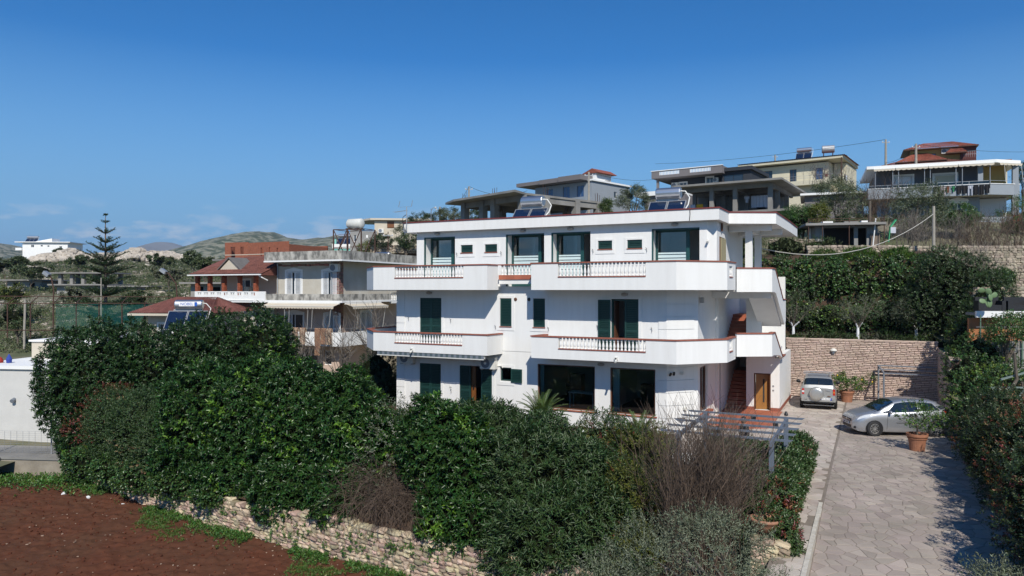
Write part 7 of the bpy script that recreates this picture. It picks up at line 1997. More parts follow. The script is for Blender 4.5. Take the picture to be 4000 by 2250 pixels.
# ================================================================== cars, people, pergola, poles, hill planting
def interp(xs, pts):
    a = np.array(pts, float)
    # smooth (monotone-ish) interpolation
    x, y = a[:, 0], a[:, 1]
    m_ = np.gradient(y, x)
    k = np.clip(np.searchsorted(x, xs) - 1, 0, len(x) - 2)
    h = x[k + 1] - x[k]; t = (xs - x[k]) / h
    return (2 * t**3 - 3 * t**2 + 1) * y[k] + (t**3 - 2 * t**2 + t) * h * m_[k] * .6 + (-2 * t**3 + 3 * t**2) * y[k + 1] + (t**3 - t**2) * h * m_[k + 1] * .6
class Car:
    """Body lofted over cross sections along x (0 = front, L = rear); rows run from sill to roof centre."""
    def __init__(s, name, label, loc, rz, L, Wd, prof, paint):
        s.t = thing(name, label, 'car', loc, rz, 'parked cars')
        s.L = L; s.xs = np.linspace(0, L, 61)
        g = {k: interp(s.xs, v) for k, v in prof.items()}
        s.g = g
        rows = []
        zb, zt, zl, zs = g['belt'], g['top'], g['bot'], g['edge']
        hw = g['w']
        def R_(y, z): rows.append(np.stack([s.xs, y, z], 1))
        R_(hw * .92, zl); R_(hw * .985, zl + .07); R_(hw * 1.0, zl + (zb - zl) * .38); R_(hw * 1.0, zl + (zb - zl) * .62); R_(hw * .985, zb - .04); R_(hw * .955, zb)
        for f in (.34, .68, 1.0):
            R_(hw * .955 + (g['wr'] - hw * .955) * f, zb + (zs - zb) * f)
        R_(g['wr'] * .90, zs + (zt - zs) * .62); R_(g['wr'] * .6, zs + (zt - zs) * .90); R_(g['wr'] * .3, zs + (zt - zs) * .98); R_(g['wr'] * 0, zt)
        s.rows = np.array(rows)                       # rows x stations x 3
        nr, nx = s.rows.shape[:2]
        V = np.concatenate([s.rows.reshape(-1, 3), (s.rows * [1, -1, 1]).reshape(-1, 3)])
        F = []
        for j in range(nr - 1):
            for i in range(nx - 1):
                a, b, c, d = j * nx + i, j * nx + i + 1, (j + 1) * nx + i + 1, (j + 1) * nx + i
                F.append((a, d, c, b)); o = nr * nx; F.append((o + a, o + b, o + c, o + d))
        s.body = npmesh('body', V, F, paint, s.t, True)
        cap = MB()
        for i in (0, nx - 1):
            ring = [tuple(s.rows[j, i]) for j in range(nr)] + [tuple(s.rows[j, i] * [1, -1, 1]) for j in range(nr - 2, -1, -1)]
            cap.quad(*(ring if i else ring[::-1]))
        cap.box(.15, L - .15, -Wd * .42, Wd * .42, .20, .24)
        cap.build('bumper', paint, s.t)
    def patch(s, name, j0, j1, x0, x1, m, sides=(1, -1), off=.006, x0b=None, x1b=None, inset=0.0, parent=None):
        """Panel following the body between rows j0..j1 and x0..x1 (x0b, x1b at the upper row), lifted off."""
        mb = MB(); n = 14; k = 4
        for sg in sides:
            P = []
            for q in range(k + 1):
                f = q / k; j = j0 + (j1 - j0) * f
                a = x0 + ((x0b if x0b is not None else x0) - x0) * f; b = x1 + ((x1b if x1b is not None else x1) - x1) * f
                row = []
                for i in range(n + 1):
                    x = a + (b - a) * i / n
                    jf = int(min(math.floor(j), s.rows.shape[0] - 2)); jt = j - jf
                    p0 = np.array([np.interp(x, s.xs, s.rows[jf, :, c]) for c in (0, 1, 2)]); p1 = np.array([np.interp(x, s.xs, s.rows[jf + 1, :, c]) for c in (0, 1, 2)])
                    p = p0 + (p1 - p0) * jt
                    row.append(Vector((p[0], p[1] * sg, p[2])))
                P.append(row)
            for q in range(k):
                for i in range(n):
                    a, b, c, d = P[q][i], P[q][i + 1], P[q + 1][i + 1], P[q + 1][i]
                    nn = (b - a).cross(d - a); 
                    if nn.length < 1e-9: continue
                    nn.normalize()
                    out = Vector((0, sg, .6)) if abs(nn.y) > .3 else Vector((0, 0, 1))
                    if nn.dot(out) < 0: nn = -nn
                    mb.quad(a + nn * off, b + nn * off, c + nn * off, d + nn * off)
        return mb.build(name, m, parent or s.t, True)
    def wheels(s, xf, xr, r, y, rimm, steer=0.0, w=.2, spokes=10):
        for x, st in ((xf, steer), (xr, 0)):
            for sg in (-1, 1):
                T = Matrix.Translation((x, sg * (y + .008), r)) @ Matrix.Rotation(R(90) * sg * -1, 4, 'X')
                MB().lathe([(r * 1.12, -.03), (r * 1.12, .0), (.001, .002)], 26, M=T).build('wheel_arch', M['black'], s.t)
                w_ = MB().lathe([(r * .62, -w), (r * .92, -w), (r, -w * .8), (r, -.03), (r * .93, 0), (r * .64, .0)], 26, M=Matrix.Rotation(R(90) * sg * -1, 4, 'X'), cap=False).build('wheel', MB_TYRE, s.t)
                w_.location = (x, sg * (y + .035), r); w_.rotation_euler = (0, 0, st)
                rm = MB(); T2 = Matrix.Rotation(R(90) * sg * -1, 4, 'X')
                rm.lathe([(r * .66, -.06), (r * .66, .0), (r * .60, .004), (r * .58, -.05)], 24, M=T2, cap=False).lathe([(.001, -.01), (r * .16, -.012), (r * .15, -.04)], 14, M=T2, cap=False)
                for q in range(spokes):
                    a = 2 * math.pi * q / spokes
                    rm.bar(T2 @ Vector((r * .12 * math.cos(a), r * .12 * math.sin(a), -.02)), T2 @ Vector((r * .6 * math.cos(a), r * .6 * math.sin(a), -.02)), .03, .03)
                rm.build('rim', rimm, w_)
                MB().lathe([(.001, -.07), (r * .6, -.07)], 20, M=T2, cap=False).build('brake_disc', M['dark'], w_)
MB_TYRE = mat('tyre_rubber', (.025, .025, .027), .85)
silver = mat('silver_car_paint', (.44, .455, .48), .34, metal=.7, coat=.6, spec=.5)
silver_d = mat('warm_silver_paint', (.44, .44, .42), .36, metal=.6, coat=.5)
carglass = mat('car_window_glass', (.012, .016, .018), .06, spec=.9, coat=.5)
alloy = mat('alloy_rim', (.55, .54, .52), .35, metal=.8)
headm = mat('headlamp_glass', (.62, .65, .68), .12, coat=1.0)
redlamp = mat('tail_lamp_red', (.42, .012, .01), .2, coat=1.0); orlamp = mat('indicator_orange', (.55, .13, .01), .25, coat=1.0)
plate_w = mat('number_plate_white', (.75, .76, .76), .5); plate_b = mat('number_plate_blue', (.02, .06, .38), .5)
def text_mesh(name, body, size, m, parent, loc, rot, extr=.003):
    cu = bpy.data.curves.new('tmp', 'FONT'); cu.body = body; cu.size = size; cu.extrude = extr; cu.align_x = 'CENTER'; cu.align_y = 'CENTER'
    o = bpy.data.objects.new('tmp', cu); COL.objects.link(o)
    dg = bpy.context.evaluated_depsgraph_get(); dg.update()
    me = bpy.data.meshes.new_from_object(o.evaluated_get(dg)); bpy.data.objects.remove(o)
    me.name = name; me.materials.clear(); me.materials.append(m)
    return link(name, me, parent, loc, rot)
text_mesh('lettering', 'NOBEL', .25, NOBEL[3], NOBEL[0], NOBEL[1], NOBEL[2], .004)
# ---- silver hatchback, front to the left
hp_prof = dict(
    w=[(0, .56), (.12, .70), (.45, .82), (1.0, .845), (2.0, .855), (3.2, .85), (3.7, .80), (3.92, .70), (4.0, .60)],
    bot=[(0, .30), (.15, .20), (.8, .18), (3.2, .18), (3.8, .24), (4.0, .34)],
    belt=[(0, .60), (.12, .70), (.5, .86), (.9, .93), (1.6, .955), (2.6, .99), (3.4, 1.05), (3.8, 1.03), (4.0, .86)],
    edge=[(0, .62), (.12, .74), (.5, .91), (.85, .985), (1.0, 1.03), (1.35, 1.22), (1.7, 1.38), (2.2, 1.45), (2.9, 1.44), (3.35, 1.39), (3.65, 1.27), (3.85, 1.10), (4.0, .88)],
    top=[(0, .635), (.12, .765), (.5, .94), (.85, 1.02), (1.0, 1.07), (1.35, 1.27), (1.7, 1.43), (2.2, 1.505), (2.8, 1.505), (3.35, 1.45), (3.65, 1.32), (3.85, 1.13), (4.0, .90)],
    wr=[(0, .50), (.12, .62), (.5, .70), (.85, .73), (1.0, .72), (1.7, .61), (2.4, .585), (3.2, .57), (3.6, .58), (3.85, .62), (4.0, .5)])
hb = Car('hatchback_car', 'silver three door hatchback parked sideways behind the terracotta citrus pot', (14.52, 31.35, 0.012), R(-3), 4.0, 1.71, hp_prof, silver)
hb.patch('side_window', 5.25, 7.75, 1.25, 2.62, carglass, x0b=1.72, x1b=2.58); hb.patch('side_window', 5.3, 7.6, 2.74, 3.52, carglass, x0b=2.70, x1b=3.25)
hb.patch('quarter_window', 5.15, 6.1, 1.0, 1.22, carglass, x0b=1.24, x1b=1.4)
hb.patch('windscreen', 8.1, 12, .98, 1.66, carglass, x0b=.92, x1b=1.76); hb.patch('rear_window', 8.3, 12, 3.44, 3.82, carglass, x0b=3.46, x1b=3.83)
hb.patch('headlight', 3.9, 6.2, .13, .62, headm, x0b=.25, x1b=.80, off=.008); hb.patch('tail_light', 3.9, 5.2, 3.72, 3.93, redlamp, x0b=3.66, x1b=3.88, off=.008)
hb.patch('door_gap', 1.2, 5.1, 1.30, 1.312, M['black'], off=.003, x0b=1.36, x1b=1.372); hb.patch('door_gap', 1.2, 5.1, 2.66, 2.672, M['black'], off=.003, x0b=2.68, x1b=2.692)
hb.patch('bonnet_gap', 8, 12, .88, .895, M['black'], off=.003)
hb.patch('side_flash', 2.4, 2.65, 1.7, 2.75, M['steel'], off=.01)
hb.wheels(.80, 3.31, .315, .85, alloy, R(9))
for z0, z1, w, x in ((.56, .66, .42, -.012), (.28, .40, .44, .005)):
    MB().box(x - .01, x + .10, -w, w, z0, z1).build('grille', M['black'], hb.t)
MB().box(-.028, -.02, -.36, .36, .60, .622).build('grille_bar', M['steel'], hb.t)
MB().lathe([(.055, 0), (.055, .01), (.04, .012)], 16, M=Matrix.Translation((-.022, 0, .61)) @ Matrix.Rotation(R(-90), 4, 'Y'), cap=False).bar((-.034, -.06, .60), (-.034, .06, .62), .012).build('badge', M['steel'], hb.t)
for sg in (-1, 1):
    MB().box(.04, .10, sg * .60 - .09, sg * .60 + .09, .30, .38).build('fog_light', M['black'], hb.t)
    mm = MB().lathe([(.001, -.09), (.06, -.07), (.085, 0), (.07, .07), (.001, .1)], 10, M=Matrix.Translation((1.42, sg * .93, 1.02)) @ Matrix.Rotation(R(90), 4, 'X') @ Matrix.Diagonal((.7, .9, 1, 1))).build('door_mirror', silver, hb.t, True)
    MB().bar((1.42, sg * .84, .97), (1.42, sg * .9, .99), .04).build('mirror_foot', M['black'], mm)
    MB().bar((2.38, sg * .865, .86), (2.58, sg * .865, .87), .03).build('door_handle', silver, hb.t)
pl = MB().box(-.035, -.025, -.26, .26, .42, .52).build('number_plate', plate_w, hb.t); MB().box(-.037, -.0355, .19, .26, .42, .52).build('plate_band', plate_b, pl)
text_mesh('lettering', 'AA 318 KC', .085, M['black'], pl, (-.037, .02, .47), (R(90), 0, R(-90)))
MB().tube([(3.2, 0, 1.42), (3.35, 0, 1.62)], .006, 5).build('aerial', M['black'], hb.t)
MB().bar((3.45, -.5, 1.40), (3.45, .5, 1.40), .18, .02).build('spoiler', silver, hb.t)
MB().bar((1.12, -.55, 1.06), (1.20, .0, 1.10), .02).bar((1.12, 0.05, 1.07), (1.20, .5, 1.09), .02).build('wiper', M['black'], hb.t)
# ---- silver off roader, rear to the camera
sp = dict(
    w=[(0, .62), (.15, .78), (.6, .85), (1.3, .865), (3.3, .865), (3.85, .84), (4.0, .78)],
    bot=[(0, .42), (.2, .32), (1, .32), (3.3, .32), (3.8, .38), (4.0, .46)],
    belt=[(0, .80), (.15, .90), (.6, .99), (1.2, 1.03), (2, 1.05), (3, 1.08), (3.8, 1.09), (4.0, 1.06)],
    edge=[(0, .82), (.15, .94), (.6, 1.04), (1.2, 1.12), (1.5, 1.32), (1.85, 1.54), (2.4, 1.60), (3.2, 1.60), (3.7, 1.56), (3.88, 1.35), (4.0, 1.10)],
    top=[(0, .84), (.15, .97), (.6, 1.07), (1.2, 1.16), (1.5, 1.38), (1.85, 1.60), (2.4, 1.67), (3.2, 1.67), (3.7, 1.63), (3.88, 1.40), (4.0, 1.12)],
    wr=[(0, .52), (.15, .68), (.6, .74), (1.2, .74), (1.85, .64), (2.4, .63), (3.3, .63), (3.7, .64), (3.88, .70), (4.0, .70)])
rv = Car('off_road_car', 'silver off roader with a covered spare wheel, parked nose to the pink wall', tuple(W(11.05, 13.25, 0.012)), -TH - R(90) + R(4), 4.0, 1.73, sp, silver_d)
rv.patch('side_window', 5.3, 7.7, 1.55, 2.45, carglass, x0b=1.80, x1b=2.45); rv.patch('side_window', 5.3, 7.7, 2.52, 3.05, carglass); rv.patch('side_window', 5.3, 7.7, 3.12, 3.66, carglass, x1b=3.55)
rv.patch('rear_window', 8.2, 12, 3.735, 3.935, carglass, off=.012); rv.patch('windscreen', 8.1, 12, 1.22, 1.82, carglass)
rv.patch('roof_panel', 8.6, 12, 1.95, 3.55, M['grey_metal'], off=.004)
rv.patch('side_moulding', 1.9, 2.5, .8, 3.2, M['galv'], off=.02)
rv.wheels(.78, 3.22, .36, .862, alloy, 0, .23, 5)
xr = 4.0
for sg in (-1, 1):
    t_ = MB().box(xr - .16, xr + .012, sg * .73 - .055, sg * .73 + .055, .78, 1.08).build('tail_light', redlamp, rv.t)
    MB().box(xr + .0125, xr + .018, sg * .73 - .05, sg * .73 + .05, .88, .97).build('indicator', orlamp if sg > 0 else headm, t_)
    MB().box(xr + .02, xr + .075, sg * .62 - .09, sg * .62 + .09, .50, .54).build('reflector', M['brown_frame'], rv.t)
    mm = MB().lathe([(.001, -.12), (.08, -.08), (.1, 0), (.08, .08), (.001, .12)], 10, M=Matrix.Translation((1.52, sg * .99, 1.15)) @ Matrix.Rotation(R(90), 4, 'X') @ Matrix.Diagonal((.5, 1, 1, 1))).build('door_mirror', M['black'], rv.t, True)
    MB().bar((1.52, sg * .85, 1.08), (1.52, sg * .93, 1.12), .05).build('mirror_foot', M['black'], mm)
MB().box(xr - .2, xr + .075, -.80, .80, .44, .66).build('rear_bumper', silver_d, rv.t)
MB().box(xr - .1, xr + .05, -.70, .70, .36, .438).build('bumper_valance', M['black'], rv.t)
sw = MB().lathe([(.31, .0), (.335, .03), (.335, .17), (.31, .205), (.2, .222), (.001, .228)], 30, M=Matrix.Translation((xr + .01, -.10, .83)) @ Matrix.Rotation(R(90), 4, 'Y')).build('spare_wheel_cover', silver_d, rv.t, True)
MB().lathe([(.338, .02), (.345, .05), (.338, .08)], 30, M=Matrix.Translation((xr + .01, -.10, .83)) @ Matrix.Rotation(R(90), 4, 'Y'), cap=False).build('cover_rim', M['grey_metal'], sw)
pl = MB().box(xr + .08, xr + .088, .10, .62, .53, .645).build('number_plate', plate_w, rv.t)
MB().box(xr + .0885, xr + .091, .56, .62, .53, .645).box(xr + .0885, xr + .091, .10, .15, .53, .645).build('plate_band', plate_b, pl)
text_mesh('lettering', 'AA 524 PE', .088, M['black'], pl, (xr + .09, .355, .588), (R(90), 0, R(90)))
MB().box(xr + .02, xr + .05, .42, .56, .70, .74).build('fog_lamp', M['brown_frame'], rv.t)
MB().bar((xr + .02, .35, 1.02), (xr + .02, .55, 1.02), .03).build('tailgate_handle', M['galv'], rv.t)
for sg in (-1, 1): MB().tube([(2.0, sg * .56, 1.68), (2.08, sg * .56, 1.74), (3.5, sg * .56, 1.74), (3.6, sg * .56, 1.66)], .02, 6).build('roof_rail', M['galv'], rv.t)
MB().box(2.3, 2.36, -.72, .72, 1.765, 1.80).box(3.2, 3.26, -.72, .72, 1.765, 1.80).build('roof_bar', M['galv'], rv.t)
MB().tube([(xr - .05, .0, 1.32), (xr - .02, .02, 1.62)], .012, 5).build('wiper', M['black'], rv.t)
MB().box(3.0, 3.1, -.62, -.25, 1.1, 1.42).box(3.0, 3.1, .25, .62, 1.1, 1.42).build('seat', M['black'], rv.t)

# ---- people at the forecourt, seen behind the pergola and hedge
skin = mat('skin', (.42, .22, .15), .55, vary=.1, vscale=8); skin2 = mat('olive_skin', (.36, .19, .12), .55, vary=.1, vscale=8)
hairm = mat('dark_hair', (.010, .008, .007), .7); hairg = mat('short_grey_hair', (.12, .10, .09), .8)
def person(label, loc, rz, skm, hair, cloth, trouser, bald, H_=1.74, arm=.3):
    t = thing('person', label, 'person', loc, rz)
    k = H_ / 1.75
    def skinned(name, verts, edges, rad, m, root=0, sub=2, parent=None):
        me = bpy.data.meshes.new(name); me.from_pydata([tuple(c * k for c in v) for v in verts], edges, []); me.materials.append(m)
        o = link(name, me, parent or t)
        sk = o.modifiers.new('skin', 'SKIN')
        for i, r in enumerate(rad):
            d = me.skin_vertices[0].data[i]; rr = r if isinstance(r, tuple) else (r, r); d.radius = (rr[0] * k, rr[1] * k); d.use_root = i == root
        s = o.modifiers.new('sub', 'SUBSURF'); s.levels = sub; s.render_levels = sub
        sk.use_smooth_shade = True
        dg = bpy.context.evaluated_depsgraph_get(); dg.update()
        me2 = bpy.data.meshes.new_from_object(o.evaluated_get(dg)); me2.name = name
        o.modifiers.clear(); o.data = me2
        return o
    # body in one skinned figure: pelvis, spine, neck, head, arms, legs (facing -y)
    v = [(0, 0, .95), (0, .01, 1.15), (0, .015, 1.36), (0, 0, 1.47), (0, -.01, 1.53),
         (.17, .01, 1.40), (.23, .03, 1.14), (.24, -.06 - arm * .3, .93 + arm * .2), (.24, -.12 - arm * .5, .87 + arm * .35),
         (-.17, .01, 1.40), (-.23, .03, 1.14), (-.23, -.03, .90), (-.23, -.05, .82),
         (.09, 0, .90), (.10, -.01, .50), (.11, .03, .09), (.12, -.12, .04), (-.09, 0, .90), (-.10, -.01, .50), (-.11, .03, .09), (-.12, -.12, .04)]
    e = [(0, 1), (1, 2), (2, 3), (3, 4), (2, 5), (5, 6), (6, 7), (7, 8), (2, 9), (9, 10), (10, 11), (11, 12), (0, 13), (13, 14), (14, 15), (15, 16), (0, 17), (17, 18), (18, 19), (19, 20)]
    r = [(.15, .11), (.145, .10), (.16, .105), .062, .058, .062, .045, .036, .030, .062, .045, .036, .030, .09, .062, .045, .04, .09, .062, .045, .04]
    skinned('body', v, e, r, skm)
    # head with face
    hv = MB()
    n, mrow = 20, 14
    hz, hx, hy = .125 * k, .078 * k, .098 * k
    c = Vector((0, -.015 * k, 1.635 * k))
    V, F = [], []
    for i in range(mrow + 1):
        ph = math.pi * i / mrow
        for j in range(n):
            a = 2 * math.pi * j / n
            x, y, z = math.sin(ph) * math.cos(a), math.sin(ph) * math.sin(a), math.cos(ph)
            w = 1 - .22 * max(0, -z) ** 1.5
            fy = -y
            bump = 0
            if fy > .55:
                bump += .24 * math.exp(-((x / .16) ** 2 + ((z + .12) / .22) ** 2))          # nose
                bump -= .07 * (math.exp(-(((x - .36) / .17) ** 2 + ((z - .08) / .11) ** 2)) + math.exp(-(((x + .36) / .17) ** 2 + ((z - .08) / .11) ** 2)))
                bump += .05 * math.exp(-((x / .28) ** 2 + ((z + .52) / .09) ** 2)) + .07 * math.exp(-((x / .2) ** 2 + ((z + .85) / .15) ** 2)) + .04 * math.exp(-((z - .22) / .1) ** 2)
            V.append((c.x + x * hx * w, c.y + (y - bump) * hy * w, c.z + z * hz))
    for i in range(mrow):
        for j in range(n):
            a, b = i * n + j, i * n + (j + 1) % n
            F.append((a, a + n, b + n, b))
    npmesh('head', V, F, skm, t, True)
    for sg in (-1, 1):
        MB().lathe([(.001, -.012), (.022, -.006), (.026, .004), (.014, .012)], 10, M=Matrix.Translation((c.x + sg * hx * 1.0, c.y + .008, c.z - .005)) @ Matrix.Rotation(R(90) * sg, 4, 'Y') @ Matrix.Diagonal((1.25, .8, 1, 1))).build('ear', skm, t, True)
        MB().lathe([(.001, -.008), (.010, 0), (.001, .008)], 8, M=Matrix.Translation((c.x + sg * .03 * k, c.y - hy * .88, c.z + .01))).build('eye', M['black'], t)
    MB().bar((c.x - .045, c.y - hy * .93, c.z + .035), (c.x - .015, c.y - hy * .97, c.z + .032), .012, .010).bar((c.x + .015, c.y - hy * .97, c.z + .032), (c.x + .045, c.y - hy * .93, c.z + .035), .012, .010).build('eyebrow', hair, t)
    MB().bar((c.x - .025, c.y - hy * .955, c.z - .068), (c.x + .025, c.y - hy * .955, c.z - .068), .012, .010).build('mouth', mat('lips', (.28, .09, .07), .5), t)
    hm = MB()
    for i in range(7):
        for j in range(n):
            P = []
            for (ii, jj) in ((i, j), (i, j + 1), (i + 1, j + 1), (i + 1, j)):
                ph = math.pi * (.50 if not bald else .62) * ii / 7
                a = 2 * math.pi * jj / n
                y = math.sin(a)
                lim = 1.0 if y > -.25 else .62
                ph = ph * lim
                s_ = 1.05 if not bald else 1.012
                P.append((c.x + math.sin(ph) * math.cos(a) * hx * s_, c.y + y * math.sin(ph) * hy * s_, c.z + math.cos(ph) * hz * (s_ + .02)))
            hm.quad(P[0], P[3], P[2], P[1])
    if not bald: hm.build('hair', hair, t, True)
    else:
        hm2 = MB(); hm2.f = []; hm2.v = hm.v
        hm2.f = [f for q, f in enumerate(hm.f) if q // n >= 4 and -.3 < math.sin(2 * math.pi * (q % n) / n)]
        hm2.build('hair', hair, t, True)
    if not bald:
        bd = MB()
        for i in range(6):
            for j in range(12):
                P = []
                for (ii, jj) in ((i, j), (i, j + 1), (i + 1, j + 1), (i + 1, j)):
                    ph = math.pi * (.62 + .25 * ii / 6); a = math.pi * (1.08 + .84 * jj / 12)
                    w = 1 - .22 * max(0, -math.cos(ph)) ** 1.5
                    P.append((c.x + math.sin(ph) * math.cos(a) * hx * w * 1.05, c.y + math.sin(ph) * math.sin(a) * hy * w * 1.06 - (.006 if abs(jj - 6) < 3 else 0), c.z + math.cos(ph) * hz * 1.03))
                bd.quad(P[0], P[3], P[2], P[1])
        bd.build('beard', hair, t, True)
    # clothes over the body
    v2 = [(0, 0, .93), (0, .01, 1.15), (0, .015, 1.36), (0, .0, 1.45), (.17, .01, 1.405), (.23, .03, 1.14), (.24, -.06 - arm * .3, .95 + arm * .2), (-.17, .01, 1.405), (-.23, .03, 1.14), (-.23, -.03, .93)]
    skinned('jacket', v2, [(0, 1), (1, 2), (2, 3), (2, 4), (4, 5), (5, 6), (2, 7), (7, 8), (8, 9)], [(.175, .13), (.165, .125), (.18, .125), (.085, .08), .085, .064, .052, .085, .064, .052], cloth)
    v3 = [(0, 0, .95), (.09, 0, .88), (.10, -.01, .50), (.11, .03, .10), (-.09, 0, .88), (-.10, -.01, .50), (-.11, .03, .10)]
    skinned('trousers', v3, [(0, 1), (1, 2), (2, 3), (0, 4), (4, 5), (5, 6)], [(.165, .125), .105, .08, .068, .105, .08, .068], trouser)
    for sg, hz_, hy_ in ((1, .87 + arm * .35, -.12 - arm * .5), (-1, .82, -.05)):
        hd = Vector((sg * .24, hy_, hz_)) * k; hd.x = sg * .235 * k
        hand = MB().tube([hd, hd + Vector((0, -.03, -.06)), hd + Vector((0, -.04, -.10))], [.028, .040, .034], 8).build('hand', skm, t, True)
        fm = MB()
        for q in range(4):
            b0 = hd + Vector((sg * 0, -.065 + q * .020, -.095)); l = (.065, .075, .07, .055)[q]
            fm.tube([b0, b0 + Vector((-sg * .004, -.006, -l * .5)), b0 + Vector((-sg * .018, -.004, -l))], [.0095, .0085, .006], 6)
        b0 = hd + Vector((0, -.065, -.035)); fm.tube([b0, b0 + Vector((-sg * .008, -.025, -.03)), b0 + Vector((-sg * .012, -.032, -.06))], [.011, .010, .007], 6)
        fm.build('fingers', skm, hand, True)
        MB().box(sg * .115 * k - .045, sg * .115 * k + .045, -.20, .08, -.0, .07).build('shoe', M['black'], t)
    return t
person('balding man in a dark jacket standing behind the hedge, left of the two people', (7.02, 25.2, .01), R(-35), skin, hairg, mat('dark_brown_jacket', (.035, .028, .022), .9), mat('dark_trousers', (.02, .022, .03), .9), True, 1.72)
person('dark haired bearded man in black, right of the two people, facing left', (8.10, 25.25, .01), R(-78), skin2, hairm, mat('black_jacket', (.012, .013, .016), .9), mat('dark_jeans', (.025, .035, .06), .9), False, 1.74)

# ---- pergola
pg = thing('pergola', 'slatted blue grey metal pergola over the little garden by the forecourt', 'pergola', W(10.2, -9.2, 0), -TH)
pm_ = mat('blue_grey_metal', (.115, .14, .18), .45)
for u in (9.02 - 10.2, 11.45 - 10.2):
    for v in (-7.45 + 9.2, -11.0 + 9.2):
        p = MB().box(u - .06, u + .06, v - .06, v + .06, -.6, 2.28).build('post', pm_, pg)
        MB().box(u - .075, u + .075, v - .075, v + .075, -.05, .0).build('post_foot', pm_, p)
    MB().box(u - .035, u + .035, -11.25 + 9.2, -7.25 + 9.2, 2.12, 2.24).build('side_beam', pm_, pg)
for k in range(5):
    v = -11.0 + 9.2 + k * .8875
    mb = MB().prism([(-1.66, 2.245), (1.70, 2.245), (1.78, 2.30), (-1.74, 2.30)], v - .03, v + .03, Matrix(((1, 0, 0, 0), (0, 0, 1, 0), (0, 1, 0, 0), (0, 0, 0, 1))))
    mb.build('rafter', pm_, pg)
MB().lathe([(.05, 2.34), (.06, 2.38), (.03, 2.46), (.001, 2.48)], 8, c=(1.25, 1.75, 0)).build('lantern', M['black'], pg)
for x, v in ((.3, 1.73), (1.05, .82)): MB().box(x - .07, x + .07, v - .05, v + .05, 2.16, 2.24).build('spot_lamp', M['black'], pg)
# ---- terracotta bowl on its stone pillar
bpos = Vector((6.08, 17.3, 0))
t = thing('stone_pillar', 'short pillar of stacked pale stones under the terracotta bowl', 'pillar', bpos + Vector((.05, -.1, -1.6)), R(-20))
rr = random.Random(12); z = 0; pst = stone_meshes(6, m_lime, 31)
while z < 1.95:
    hh = rr.uniform(.09, .14); x = -.42
    while x < .40:
        l = rr.uniform(.16, .36); l = min(l, .44 - x)
        for y in (-.32, 0.0, .3):
            o = link('stone', pst[rr.randrange(6)], t, (x + l / 2, y + rr.uniform(-.02, .02), z + hh / 2), (0, 0, rr.uniform(-.06, .06))); o.scale = (l * 1.05, .34, hh * 1.05)
        x += l + .01
    z += hh
t = thing('plant_bowl', 'wide empty terracotta bowl on the stone pillar near the olive tree', 'bowl', bpos + Vector((0, 0, .42)))
tp = mat('pinkish_terracotta', (.40, .20, .12), .8, vary=.35, vscale=4, bump=.3, bscale=25)
MB().lathe([(.16, 0), (.22, .03), (.32, .16), (.35, .24), (.385, .26), (.385, .315), (.35, .325), (.30, .30), (.24, .2), (.12, .12), (.001, .11)], 30).build('bowl_body', tp, t, True)
MB().lathe([(.262, .205), (.14, .16), (.001, .17)], 20).build('bowl_soil', mat('dry_soil', (.34, .22, .11), .95, vary=.3, vscale=6), t)
# dirt mound inside the garden
tag(MB().lathe([(1.5, -.5), (1.35, .05), (.9, .32), (.4, .45), (.001, .5)], 20, c=tuple(W(9.9, -10.3, -.35))).build('earth_mound', mat('mound_earth', (.15, .095, .06), .95, vary=.4, vscale=3, bump=.6)), kind='structure')
# low white garden edging seen through the bare shrub
tag(MB().box(-3.2, .1, -.12, .12, -.6, .32, Matrix.Translation(W(9.4, -5.0, 0)) @ Matrix.Rotation(-TH, 4, 'Z')).build('garden_kerb', M['white']), kind='structure')
# ---- steel carport frame in the corner by the pink wall
cf = thing('carport', 'dark steel post and rail carport skeleton in the shaded wall corner', 'carport', W(14.1, 13.6, 0), -TH)
MB().tube([(0, 0, 0), (0, 0, 2.05)], .05, 8).build('post', M['grey_metal'], cf); MB().tube([(.25, -1.1, 0), (.25, -1.1, 1.75)], .05, 8).build('post', M['grey_metal'], cf)
for (a, b) in (((0, 0, 2.02), (2.8, 0, 2.02)), ((0, 0, 1.82), (2.8, 0, 1.82)), ((.25, -1.1, 1.72), (2.7, -1.1, 1.72)), ((0, 0, 2.0), (.25, -1.1, 1.74))): MB().bar(a, b, .07, .06).build('rail', M['grey_metal'], cf)
MB().tube([(-3.6, -2.5, 0), (-3.6, -2.5, .5), (-2.9, -2.9, .45)], .015, 5).build('hose_stand', M['grey_metal'], cf)
# ---- utility poles and wires
def at(px, py, d): return Vector(((px - 2000) / 2825 * d, d, 6.2 + (1130 - py) / 2825 * d))
cm_ = mat('pole_concrete', (.36, .33, .28), .9, vary=.3, vscale=2)
def pole(label, px, ytop, ybot, d, r=.12, lamp=0, name='utility_pole', m=None, group='utility poles on the hill'):
    b, tp_ = at(px, ybot, d), at(px, ytop, d)
    t = thing(name, label, 'pole', b, 0, group)
    h = tp_.z - b.z
    MB().tube([(0, 0, -1.5), (0, 0, h)], [r, r * .7], 10).build('shaft', m or cm_, t)
    if name == 'utility_pole' and d > 60:
        MB().bar((-.5, 0, h - .4), (.5, 0, h - .4), .07).build('crossarm', M['galv'], t)
        for x in (-.42, 0, .42): MB().lathe([(.05, 0), (.06, .05), (.03, .12)], 8, c=(x, 0, h - .36)).build('insulator', M['offwhite'], t)
    if lamp:
        MB().tube([(0, 0, h - .3), (lamp * .5, -.1, h + .1), (lamp, -.15, h + .1)], .04, 6).build('lamp_arm', M['galv'], t)
        MB().lathe([(.001, -.12), (.12, -.05), (.16, .05), (.05, .12)], 10, c=(lamp * 1.1, -.15, h + .08)).build('lamp_head', M['offwhite'], t)
    return tp_
p1 = pole('leaning concrete pole with the thick pale cable, above the evergreen tree', 3647, 805, 1015, 47)
